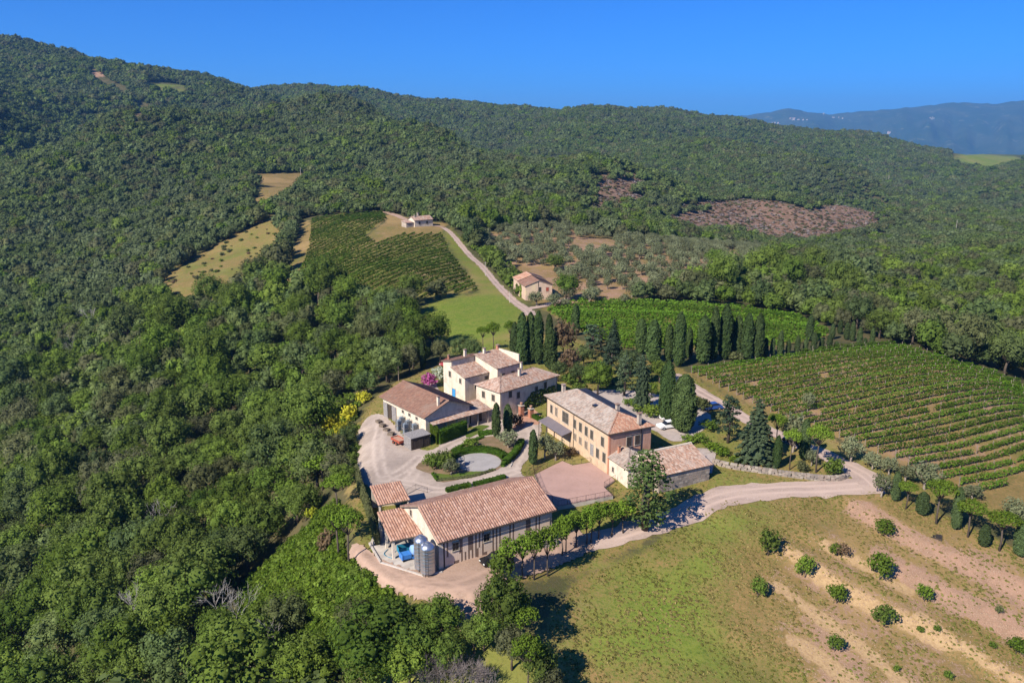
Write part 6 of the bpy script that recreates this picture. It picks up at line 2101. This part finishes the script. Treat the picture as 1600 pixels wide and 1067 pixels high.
for s in (-1, 1):
    m = MB(); m.box(min(0, s * .72), max(0, s * .72), -.02, .02, .1, .16); m.box(min(0, s * .72), max(0, s * .72), -.02, .02, 1.6, 1.66)
    for k in range(7): m.box(s * (.03 + .11 * k) - .01, s * (.03 + .11 * k) + .01, -.01, .01, .1, 1.85)
    m.build('gate_leaf', M['iron'], gate)
# ------------------------------------------------------------------ courtyard garden
drape('planting_bed', G((650, 731), (676, 712), (707, 704), (735, 690), (768, 682), (800, 686), (814, 694), (810, 708), (790, 726), (770, 737), (735, 745), (692, 754), (676, 742)), M['bed'], .10, 1.0, .1)
DC = np.array(at_z(747, 722, .1))
ring = [(DC[0] + 4.1 * math.cos(a), DC[1] + 4.1 * math.sin(a)) for a in np.linspace(0, 2 * math.pi, 40)[:-1]]
drape('gravel_circle', ring, M['disc'], .15, .9, .03)
drape('lawn', G((676, 741), (706, 742), (735, 738), (770, 736), (772, 733), (740, 744), (690, 752), (684, 750)), M['lawn'], .16, .8, .08)
drape('lawn', G((727, 681), (745, 666), (764, 666), (752, 674), (735, 684)), M['lawn'], .12, .8, .08)


def hedge(line, w, h, label, mat='hedge', leaf=.16, seed=1, dens=1.0, z0=None, top=None):
    g = np.random.default_rng(seed)
    c = np.array(smooth_line(line, .5)) if len(line) > 2 else np.array(densify(line, .5, False))
    t = np.gradient(c, axis=0); t /= np.hypot(t[:, 0], t[:, 1])[:, None]
    nn = np.stack([-t[:, 1], t[:, 0]], 1)
    L = np.hypot(*np.diff(c, axis=0).T).sum()
    n = int(L * (w + 2 * h) / (leaf * leaf) * .8 * dens)
    k = g.uniform(0, len(c) - 1.001, n); i = k.astype(int); f = (k - i)[:, None]
    p = c[i] * (1 - f) + c[i + 1] * f
    side = g.uniform(0, w + 2 * h, n)
    o = np.where(side < h, -w / 2, np.where(side < h + w, side - h - w / 2, w / 2)); z = np.where(side < h, side, np.where(side < h + w, h, w + 2 * h - side))
    nr_ = np.where((side < h)[:, None], -np.column_stack([nn[i], np.zeros(n)]), np.where((side < h + w)[:, None], np.array([[0, 0, 1.]]), np.column_stack([nn[i], np.zeros(n)])))
    o = o + g.normal(0, .05, n); z = z + g.normal(0, .05, n)
    q = p + nn[i] * o[:, None]
    ox, oy = c[0]; oz = z1(ox, oy)
    V, F = quads(np.column_stack([q[:, 0] - ox, q[:, 1] - oy, zg(q[:, 0], q[:, 1]) - oz + z]), unit(nr_ + g.normal(size=(n, 3)) * .4), np.full(n, leaf * .6), g)
    cv = []
    for s_, zz in ((-.42, 0), (-.42, .93), (.42, .93), (.42, 0)):
        e = c + nn * (s_ * w); cv.append(np.column_stack([e[:, 0] - ox, e[:, 1] - oy, zg(e[:, 0], e[:, 1]) - oz + zz * h]))
    b = len(V); m_ = len(c); cv = np.stack(cv, 1).reshape(-1, 3)
    ii = (np.arange(m_ - 1) * 4)[:, None] + b
    F2 = np.concatenate([ii + np.array([[0, 1, 5, 4]]), ii + np.array([[1, 2, 6, 5]]), ii + np.array([[2, 3, 7, 6]]), np.array([[b, b + 1, b + 2, b + 3]]), np.array([[b + 4 * m_ - 4, b + 4 * m_ - 1, b + 4 * m_ - 2, b + 4 * m_ - 3]])])
    return prop(link('hedge', np_mesh('hedge', np.concatenate([V, cv]), [np.concatenate([F, F2])], [M[mat]]), None, (ox, oy, oz)), label, 'hedge')


def arc(r, a0, a1, n=14):
    return [(DC[0] + r * math.cos(R(a)), DC[1] + r * math.sin(R(a))) for a in np.linspace(a0, a1, n)]


hedge(arc(5.0, 15, 165), 1.5, 1.0, 'tall curved box hedge around the back of the gravel circle', seed=1)
hedge(arc(4.35, 70, 185), .5, .45, 'low inner box hedge at the left rim of the gravel circle', seed=2)
hedge(arc(4.8, -25, 0, 5), .7, .7, 'short piece of box hedge at the right rim of the gravel circle', seed=3)
hedge(G((789, 726), (800, 716), (809, 704), (815, 692)), 1.2, 1.0, 'curved clipped hedge along the drive at the right of the garden', seed=4)
hedge(G((683, 752), (710, 749), (740, 745), (772, 735)), .55, .4, 'thin low flowering hedge along the lower side of the garden', 'scrub', seed=5)
hedge(G((676, 741), (684, 752)), .5, .45, 'short low hedge at the left corner of the garden lawn', seed=6)
hedge(G((748, 681), (770, 678)), 1.0, .9, 'short hedge in front of the pair of courtyard cypresses', seed=7)
hedge(G((706, 706), (722, 698), (740, 690), (755, 684)), .6, .5, 'low hedge along the upper side of the garden', seed=8)
hedge(G((697.5, 769), (716, 764), (735, 760)), 1.0, .7, 'left clipped strip hedge behind the winery roof', seed=9)
hedge(G((740, 760), (765, 754), (789, 747)), 1.0, .7, 'right clipped strip hedge behind the winery roof', seed=10)
hedge(G((686, 694), (728, 677)), 1.0, 2.7, 'tall clipped hedge wall in front of the open-fronted wing', seed=11)
hedge(G((668, 668), (677, 682), (686, 694)), .9, 2.5, 'tall hedge leg painted sunlit yellow green running from the barn to the drive', 'acid', seed=12)  # sunlight on this leg is put into its leaf colour
hedge(G((660, 663), (668, 668)), .8, 3.0, 'ivy column on the corner of the white barn wall', seed=13)
hedge(G((833, 653), (848, 660)), .9, .9, 'small clipped hedge beside the brick gate pillar', seed=14)
hedge(G((556, 740), (563, 765), (573, 795), (584, 830), (590, 852)), .7, 1.8, 'ivy-grown wall along the left edge of the yard', 'scrub', seed=15)
hedge(G((640, 735), (646, 742)), .5, .3, 'tiny low border at the yard corner', seed=16) if False else None
m = MB()
kb = arc(5.95, -20, 62, 20); kb2 = arc(6.15, -20, 62, 20)
for k in range(19):
    m.prism([kb[k], kb2[k], kb2[k + 1], kb[k + 1]], -.2, .22)
prop(m.build('kerb', M['kerb']), kind='structure')
wx0, wy0 = at_z(720, 728, .1)
well = thing('stone_well', 'small pale stone well with iron arch beside the small olive', 'well', (wx0, wy0, .1))
m = MB(); m.lathe([(.7, -.2), (.7, .75), (.78, .76), (.78, .9), (.5, .91), (.5, .3)], 12); m.build('well_ring', M['kerb'], well)
m = MB(); m.tube([(-.6, 0, .9), (-.6, 0, 1.8), (-.3, 0, 2.15), (.3, 0, 2.15), (.6, 0, 1.8), (.6, 0, .9)], .05, 6); m.build('arch', M['iron'], well)
m = MB(); m.lathe([(.14, 1.35), (.17, 1.6), (.14, 1.61)], 10); m.build('bucket', M['steel'], well)

# ------------------------------------------------------------------ dry-stone wall by the road
ln = smooth_line(G((1113, 724), (1140, 731), (1200, 740), (1260, 748), (1308, 751), (1326, 744)), .5)
sw = thing('stone_wall', 'long low dry-stone wall along the road below the firs', 'wall', (ln[0][0], ln[0][1], z1(*ln[0])))
m = MB(); s = 0
for k in range(len(ln) - 1):
    a = np.array(ln[k]); b = np.array(ln[k + 1]); d = (b - a); Lk = np.hypot(*d); d /= Lk; nn = np.array([-d[1], d[0]])
    zz = z1(*a) - z1(*ln[0])
    hgt = 1.25 if k < len(ln) * .9 else .8
    for c in range(int(hgt / .25)):
        o = RND.uniform(-.15, .15)
        t = .26 + RND.uniform(-.05, .05)
        p = a + d * o - np.array(ln[0]); q = p + d * (Lk - .03)
        m.prism([tuple(p - nn * t), tuple(q - nn * t), tuple(q + nn * t), tuple(p + nn * t)], zz - .3 + c * .26, zz - .3 + c * .26 + RND.uniform(.21, .25))
m.build('wall_stones', M['stone'], sw)['kind'] = 'stuff'

# ------------------------------------------------------------------ crush pad with tanks and machine
PAD = [at_z(u, v, 0) for u, v in ((577.5, 850), (595, 880), (661, 900.5), (690, 895))] + [at_z(640, 812, 0), at_z(592, 822, 0)]
drape('concrete_pad', PAD, M['concrete'], .0, 1.1, 0, False, zfun=lambda x, y: np.maximum(zg(x, y) + .08, .06))
m = MB()
for a, b in zip(PAD[:3], PAD[1:4]):
    d = np.array(b) - np.array(a); d /= np.hypot(*d); nn = np.array([-d[1], d[0]]) * .12
    a = np.array(a) - d * .1; b = np.array(b) + d * .1
    m.prism([tuple(a - nn), tuple(b - nn), tuple(b + nn), tuple(a + nn)], -2.5, .26)
prop(m.build('kerb', M['kerb']), kind='structure')
for j, (u, v, hgt, r_, lab) in enumerate([(659, 890, 4.6, .95, 'left taller steel wine tank by the winery corner'), (669, 897, 4.2, 1.0, 'right nearer steel wine tank by the winery corner')]):
    x, y = at_z(u, v, 0); 
    t = thing('wine_tank', lab, 'tank', (x, y, .1))
    pr = [(r_ * .96, .35)]
    for k in range(8):
        z = .4 + (hgt - .8) * k / 7
        pr += [(r_, z), (r_ * 1.03, z + .06), (r_, z + .12)]
    pr += [(r_, hgt - .1), (r_ * .55, hgt + .28), (.25, hgt + .34)]
    m = MB(); m.lathe(pr, 22); m.build('shell', M['steel'], t, True)
    m = MB(); m.lathe([(.28, hgt + .3), (.28, hgt + .48), (.05, hgt + .52)], 10); m.build('hatch', M['steel'], t)
    for a in range(3):
        m = MB(); m.tube([(math.cos(a * 2.1) * r_ * .8, math.sin(a * 2.1) * r_ * .8, -.2), (math.cos(a * 2.1) * r_ * .8, math.sin(a * 2.1) * r_ * .8, .5)], .06, 6); m.build('leg', M['steel'], t)
    m = MB(); m.tube([(-.2, -r_ - .12, .1), (-.2, -r_ - .12, hgt)], .025, 4); m.tube([(.2, -r_ - .12, .1), (.2, -r_ - .12, hgt)], .025, 4)
    for k in range(12): m.tube([(-.2, -r_ - .12, .3 + k * .34), (.2, -r_ - .12, .3 + k * .34)], .018, 4)
    m.build('ladder', M['iron'], t)
x, y = at_z(640, 873, 0)
pr_ = thing('grape_press', 'blue and white wine press machine on the concrete pad', 'machine', (x, y, .08), R(28))
m = MB(); m.box(-1.2, .1, -.6, .6, .35, .95); m.box(-1.3, -1.15, -.65, .65, .3, 1.05); m.build('tray', M['blue_steel'], pr_)
m = MB(); m.tube([(.2, 0, 1.15), (.35, 0, 1.15), (1.5, 0, 1.15), (1.65, 0, 1.15)], [.5, .72, .72, .5], 16); m.build('drum', M['pale_blue'], pr_, True)
m = MB(); m.box(1.66, 2.1, -.5, .5, .3, 1.8); m.build('control_box', M['pale_blue'], pr_)
m = MB(); m.box(.2, 1.6, -.72, -.62, .25, .55); m.box(.2, 1.6, .62, .72, .25, .55); m.build('frame', M['blue_steel'], pr_)
for a in (-1.0, 1.8):
    for b in (-.5, .5):
        m = MB(); m.tube([(a, b - .06, .18), (a, b + .06, .18)], .2, 10); m.build('wheel', M['tyre'], pr_)
x, y = at_z(632, 862, 0)
bn = thing('grape_bin', 'teal plastic bin under the edge of the open shed', 'bin', (x, y, .08), R(24))
m = MB(); t_ = .06
m.box(-.95, .95, -.6, .6, .1, .18); m.box(-.95, .95, -.6, -.54, .18, .9); m.box(-.95, .95, .54, .6, .18, .9); m.box(-.95, -.89, -.54, .54, .18, .9); m.box(.89, .95, -.54, .54, .18, .9)
m.build('shell', M['teal'], bn)
m = MB()
for a in (-.8, -.05, .7): m.box(a, a + .12, -.6, .6, -.05, .1)
m.build('skid', M['dark_wood'], bn)
for j, (u, v) in enumerate([(603, 836), (608, 842)]):
    x, y = at_z(u, v, 0)
    b = thing('barrel', ['pale plastic barrel under the far pillar of the open shed', 'second pale barrel under the open shed, nearer the pad edge'][j], 'barrel', (x, y, .05))
    m = MB(); m.lathe([(.26, 0), (.3, .1), (.31, .5), (.3, .9), (.24, 1.0)], 14); m.build('body', M['pale_blue'], b, True)
    m = MB(); m.lathe([(.12, 1.001), (.12, 1.06)], 10); m.build('lid', M['white_paint'], b)
# hoses
for j, pts in enumerate([[(612, 868), (620, 860), (628, 866), (640, 858)], [(606, 858), (600, 866), (612, 872), (622, 870)]]):
    l = [at_z(u, v, .1) for u, v in pts]
    m = MB(); m.tube([(a, b, .16) for a, b in smooth_line(l, .4)], .045, 5)
    prop(m.build('hose', M['teal']), ['dark hose curling over the pad towards the press', 'dark hose lying at the left side of the pad'][j], 'hose')
# ------------------------------------------------------------------ upper yard: crates, shed, trailer
GZR = R(-50)
bx_, by_ = at_z(652, 697, 0)
gs = thing('wooden_shed', 'small grey board shed with flat roof beside the drive', 'shed', (bx_, by_, 0), R(37))
m = MB()
for k in range(17): m.box(-2.0 + k * .24, -2.0 + k * .24 + .22, -1.32 - .02 * (k % 2), -1.25, 0, 2.35)
m.build('front_boards', M['dark_wood'], gs)['kind'] = 'stuff'
m = MB()
for k in range(12): m.box(-2.04 - .02 * (k % 2), -1.98, -1.25 + k * .22, -1.25 + k * .22 + .2, 0, 2.4)
m.build('side_boards', M['grey_wood'], gs)['kind'] = 'stuff'
m = MB(); m.box(-1.97, 2.0, -1.24, 1.4, -.3, 2.3); m.build('wall', M['grey_wood'], gs)
m = MB(); m.prism([(-2.15, -1.5), (2.15, -1.5), (2.15, 1.55), (-2.15, 1.55)], [2.36, 2.36, 2.52, 2.52], [2.46, 2.46, 2.62, 2.62]); m.build('roof', M['grey_wood'], gs)
m = MB(); m.box(-.5, .5, -1.38, -1.345, .05, 2.0); m.build('door', M['dark_wood'], gs)
cg = MB()
def crate_mesh():
    m = MB()
    m.box(-.6, .6, -.5, .5, .02, .14)
    for a in (-.58, .58):
        for b in (-.48, .48): m.box(a - .03, a + .03, b - .03, b + .03, .14, 1.12)
    return m
crm = crate_mesh().mesh('pallet_base', M['grey_wood'])
bot = MB().lathe([(.46, .16), (.5, .25), (.5, .95), (.42, 1.05), (.12, 1.08), (.12, 1.14)], 4).mesh('container', M['cage'])
cgm = MB()
for z in (.35, .6, .85, 1.1):
    for a in (-.59, .59): cgm.box(a - .015, a + .015, -.49, .49, z, z + .03)
    for b in (-.49, .49): cgm.box(-.59, .59, b - .015, b + .015, z, z + .03)
cgme = cgm.mesh('cage', M['steel'])
i = 0
for r_ in range(2):
    for c_ in range(3):
        for s_ in range(2 if (r_, c_) != (1, 2) else 1):
            u, v = 628 + c_ * 10 - r_ * 4, 668 + c_ * 5.5 + r_ * 5
            x, y = at_z(u, v, 0)
            t = thing('liquid_container', '%s grey blue caged container, %s of the stack by the white barn wall' % (['back left', 'back middle', 'back right', 'front left', 'front middle', 'front right'][r_ * 3 + c_], ['bottom', 'top'][s_]), 'container', (x, y, .05 + 1.17 * s_), R(38))
            link('pallet_base', crm, t); o = link('container', bot, t); o.rotation_euler = (0, 0, R(45)); o.scale = (1.25, 1.05, 1); link('cage', cgme, t)
x, y = at_z(623, 693, 0)
tr = thing('farm_trailer', 'rust red farm trailer parked in front of the grey containers', 'trailer', (x, y, 0), R(-50))
m = MB(); m.box(-1.5, 1.5, -.8, .8, .62, .7); m.box(-1.5, 1.5, -.8, -.74, .7, 1.1); m.box(-1.5, 1.5, .74, .8, .7, 1.1); m.box(-1.5, -1.44, -.74, .74, .7, 1.1); m.box(1.44, 1.5, -.74, .74, .7, 1.1); m.build('bed', M['rust_red'], tr)
m = MB(); m.box(-1.4, 1.4, -.7, .7, .701, .95); m.build('load', M['tile_red'], tr)
m = MB(); m.tube([(1.5, 0, .6), (2.6, 0, .5)], .05, 6); m.build('drawbar', M['iron'], tr)
for a in (-.5, .5):
    for b in (-.82, .82):
        m = MB(); m.tube([(a, b - .1, .36), (a, b + .1, .36)], .36, 14); w_ = m.build('wheel', M['tyre'], tr)
        m = MB(); m.tube([(a, b - .11, .36), (a, b + .11, .36)], .18, 10); m.build('rim', M['rust_red'], w_)
for j, (u, v) in enumerate([(592, 660), (598, 667), (604, 673), (611, 680)]):
    x, y = at_z(u, v, 0)
    p = thing('pallet_stack', '%s stack of brown pallets left of the red trailer' % nth(j), 'pallets', (x, y, .03), R(-45 + 9 * j))
    for k in range(3 + j % 2):
        m = MB()
        for a in range(5): m.box(-.55 + a * .24, -.55 + a * .24 + .14, -.5, .5, .12 + k * .16, .15 + k * .16)
        for b in (-.5, -.05, .4): m.box(-.55, .56, b, b + .1, .02 + k * .16, .119 + k * .16)
        m.build('pallet', M['wood'], p)

# ------------------------------------------------------------------ cars
def car_parts():
    prof = [(-2.05, .45), (-2.1, .8), (-1.75, .95), (-1.0, 1.0), (-.55, 1.42), (.75, 1.46), (1.55, 1.0), (2.0, .92), (2.08, .6), (2.05, .4)]
    body = MB()
    lower = [(-2.05, .32), (-2.12, .62), (-1.95, .88), (-1.0, .97), (1.5, .99), (2.02, .92), (2.1, .6), (2.05, .32)]
    n = len(lower)
    for w0, w1 in ((-.86, .86),):
        vs = [(x, w0 * (1 if .4 < z < .95 else .94), z) for x, z in lower] + [(x, w1 * (1 if .4 < z < .95 else .94), z) for x, z in lower]
        body.add(vs, [tuple(range(n)), tuple(range(n, 2 * n))[::-1]] + [(i, n + i, n + (i + 1) % n, (i + 1) % n) for i in range(n)])
    cabin = MB()
    top = [(-.95, .975), (-.35, 1.42), (.95, 1.46), (1.7, .99)]
    vs = [(x, -.78 if z < 1.1 else -.62, z) for x, z in top] + [(x, .78 if z < 1.1 else .62, z) for x, z in top]
    cabin.add(vs, [(0, 1, 2, 3), (7, 6, 5, 4), (0, 4, 5, 1), (2, 6, 7, 3), (3, 7, 4, 0)])
    rf = MB(); rf.prism([(-.38, -.63), (.98, -.63), (.98, .63), (-.38, .63)], [1.425, 1.465, 1.465, 1.425], [1.47, 1.51, 1.51, 1.47])
    wheel = MB().tube([(0, -.1, 0), (0, .1, 0)], .32, 14); rim = MB().tube([(0, -.108, 0), (0, .108, 0)], .19, 10)
    return body, cabin, rf, wheel, rim
CB = car_parts()
cab_m = CB[1].mesh('cabin_glass', M['glass']); wh_m = CB[3].mesh('wheel', M['tyre']); rim_m = CB[4].mesh('rim', M['silver_paint'])
hl_m = MB().box(-.04, .04, -.17, .17, -.07, .07).mesh('headlight', M['lamp'])
def car(u, v, rz, paint, label, xy=None):
    x, y = ground(u, v)
    t = thing('parked_car', label, 'car', (x, y, z1(x, y) + .08), rz)
    link('body', CB[0].mesh('body', M[paint]), t); link('cabin_glass', cab_m, t); link('roof', CB[2].mesh('roof', M[paint]), t)
    for a in (-1.3, 1.3):
        for b in (-.80, .80):
            w = link('wheel', wh_m, t, (a, b, .32)); link('rim', rim_m, w)
    for b in (-.6, .6): link('headlight', hl_m, t, (-2.09, b, .66))
    return t
car(1043, 669, R(20), 'white_paint', 'white car nearest the villa end, beside the broad cypress')
car(1046, 655, R(20), 'white_paint', 'white car parked behind the other one, half behind the broad cypress')
car(774, 880, R(30), 'black_paint', 'black car parked at the plank wall of the winery barn')
car(1112, 640, R(15), 'blue_paint', 'dark blue car in the shade beside the drive to the vineyard')
car(1241, 693, R(-40), 'black_paint', 'dark car on the drive behind the olive near the vineyard corner')
car(698, 571, R(60), 'red_paint', 'dark red car left behind the tower house')
car(708, 571, R(60), 'silver_paint', 'silver car between the red and the blue one behind the tower house')
car(748, 560, R(40), 'blue_paint', 'blue car behind the tower house chimney')
# ------------------------------------------------------------------ utility poles
def pole(u, vb, vt, label, mat='pale_bark', arm=True):
    x, y = ground(u, vb); z = z1(x, y)
    a, b, c = ray(u, vt)
    hgt = max(4, min(14, (H + c * (y / b)) - z))
    t = thing('utility_pole', label, 'utility pole', (x, y, z))
    k = max(.12, y / 4200)
    m = MB(); m.tube([(0, 0, -.5), (0, 0, hgt)], [k, k * .7], 6); m.build('mast', M[mat], t)
    if arm:
        m = MB(); m.box(-.9, .9, -k * .5, k * .5, hgt - .6, hgt - .45); m.build('crossarm', M['wood'], t)
pole(758.4, 431, 409, 'pale utility pole beside the lane, half way up the vineyard', 'kerb')
pole(796.5, 473, 455, 'pale utility pole beside the lane near the lone farmhouse', 'kerb')
pole(1493, 364, 344, 'right one of two poles on the far right hillside', 'kerb')
pole(1475, 373, 359, 'left one of two poles on the far right hillside', 'kerb')
pole(1388, 285, 273, 'lone pole high on the far right hillside', 'kerb')
pole(470, 274, 262, 'pole at the upper grassy clearing on the left hill', 'kerb')
pole(623, 596, 572, 'wooden pole at the back corner of the brown-roofed barn', 'wood', False)
x, y = ground(1463, 838)
mh = thing('manhole', 'dark square grid lying in the pink track at the right', 'drain cover', (x, y, z1(x, y) + .06), R(-30))
m = MB(); m.box(-.8, .8, -.8, .8, -.5, .02); m.build('rim', M['dark_wood'], mh)
m = MB()
for k in range(7): m.box(-.72 + k * .21, -.60 + k * .21, -.72, .72, .021, .05)
m.build('bars', M['iron'], mh)['kind'] = 'stuff'
# ------------------------------------------------------------------ far mountains with a hill town
FM_, nt, out = new_mat('far mountain woods')
p = wpos(nt)
n1 = noise(nt, p, .0016, 5, .65); n2 = noise(nt, p, .006, 4, .7)
c = mixc(nt, ramp(nt, n1, .42, .6), (.024, .050, .026), (.045, .065, .034))
c = mixc(nt, ramp(nt, n2, .58, .7), c, (.14, .15, .085))
bsdf(nt, out, c, 1.0, 0.0)
M['far'] = FM_
D0 = 13000.0
prof = [(300, 205), (700, 196), (900, 190), (1000, 187), (1130, 183.5), (1165, 179), (1185, 175.5), (1200, 171.5), (1212, 173.5), (1222, 176.5), (1262, 181), (1300, 177), (1350, 173.5), (1400, 168.5), (1440, 163.5), (1470, 164.5),
        (1500, 166), (1530, 161.5), (1560, 159.5), (1600, 157), (1700, 150), (1850, 160), (2100, 180)]
pu = np.array([q[0] for q in prof], float); pv = np.array([q[1] for q in prof], float)
us = np.linspace(300, 2100, 260)
vv = np.interp(us, pu, pv) + .5 * np.sin(us * .21) + .35 * np.sin(us * .53 + 1)
rows = 40
V = []
gm = np.random.default_rng(4)
for j in range(rows + 8):
    f = j / (rows - 1)
    row = []
    for k, u in enumerate(us):
        a, b, c_ = ray(u, vv[k])
        zt = H + c_ * D0 / 1.0
        z0_ = -260.0
        ff = min(f, 1.0)
        hgt = z0_ + (zt - z0_) * (ff ** 1.25)
        rid = (1 - abs(2 * ff - 1)) * 70 * (np.sin(u * .045 + ff * 3.0) + .6 * np.sin(u * .11 - ff * 5) + .4 * np.sin(u * .23 + ff * 9))
        t = D0 - (1 - ff) * 4200
        if f > 1: hgt = zt - (f - 1) * 2400; t = D0 + (f - 1) * 5000; rid = 0
        row.append((a * t, t * CP, hgt + rid))
    V.append(row)
V = np.array(V).reshape(-1, 3)
nu = len(us); nr_ = rows + 8
i = (np.arange(nr_ - 1)[:, None] * nu + np.arange(nu - 1)[None]).ravel()
mt = link('mountains', np_mesh('mountains', V, [np.stack([i, i + 1, i + nu + 1, i + nu], 1)], [M['far']], smooth=True))
prop(mt, kind='structure')
from mathutils.bvhtree import BVHTree
mbv = BVHTree.FromPolygons([tuple(q) for q in V], [tuple(q) for q in np.stack([i, i + 1, i + nu + 1, i + nu], 1)])
M['town_wall'] = plain('far town walls', (.52, .47, .40), (.45, .4, .34), .05)
ht = []
for (u0, u1, v0, v1, n) in ((1234, 1262, 185, 188.5, 16), (1284, 1300, 177.5, 179, 6), (1205, 1222, 192, 195, 5), (1452, 1462, 184, 187, 4), (1370, 1392, 206, 210, 6), (1300, 1330, 184, 187, 4)):
    for k in range(n):
        u = RND.uniform(u0, u1); v = RND.uniform(v0, v1)
        a, b, c_ = ray(u, v)
        loc, nrm, _, _ = mbv.ray_cast(Vector((0, 0, H)), Vector((a, b, c_)).normalized())
        if loc is None: continue
        w = RND.uniform(11, 19); d = RND.uniform(9, 15); hh = RND.uniform(8, 14)
        t = thing('town_house', 'tiny pale house of the hill town on the far mountain', 'house', loc, RND.uniform(0, 3), 'houses of the far hill town')
        m = MB(); m.box(-w / 2, w / 2, -d / 2, d / 2, -14, hh); m.build('wall', M['town_wall'], t)
        m = MB(); m.add([(-w / 2 - 1, -d / 2 - 1, hh), (w / 2 + 1, -d / 2 - 1, hh), (w / 2 + 1, d / 2 + 1, hh), (-w / 2 - 1, d / 2 + 1, hh), (-w / 2 - 1, 0, hh + 4), (w / 2 + 1, 0, hh + 4)],
                        [(0, 1, 5, 4), (2, 3, 4, 5), (0, 4, 3), (1, 2, 5), (3, 2, 1, 0)]); m.build('roof', M['tile_red'], t)
# ------------------------------------------------------------------ air
hz_, nt, out = new_mat('haze air')
vol = nt.nodes.new('ShaderNodeVolumePrincipled')
vol.inputs['Color'].default_value = (.22, .52, 1.0, 1)
vol.inputs['Density'].default_value = 6.6e-5
vol.inputs['Anisotropy'].default_value = 0.1
nt.links.new(vol.outputs[0], out.inputs['Volume'])
m = MB(); m.box(-13000, 13000, -400, 19500, -1500, 760)
prop(m.build('haze', hz_), kind='stuff')
# ------------------------------------------------------------------ verges, kept off roads, yards and walls
eq = scatter_in(PW['estate'], 9000, grs, 1)
hard = [o for o in bpy.data.objects if o.get('kind') == 'structure' and o.name not in ('terrain', 'haze', 'mountains', 'kerb')]
# keep tufts off the roads and yards
from mathutils.bvhtree import BVHTree
keepm = np.ones(len(eq), bool)
for o in hard:
    bv = BVHTree.FromPolygons([tuple(v.co) for v in o.data.vertices], [tuple(p.vertices) for p in o.data.polygons])
    for i in range(len(eq)):
        if keepm[i] and bv.ray_cast(Vector((eq[i, 0], eq[i, 1], 60)), Vector((0, 0, -1)))[0] is not None: keepm[i] = False
eq = eq[keepm]
cover_mass('verge_grass', eq, TUFT, .35, .9, 'grass and weeds on the verges around the farm')
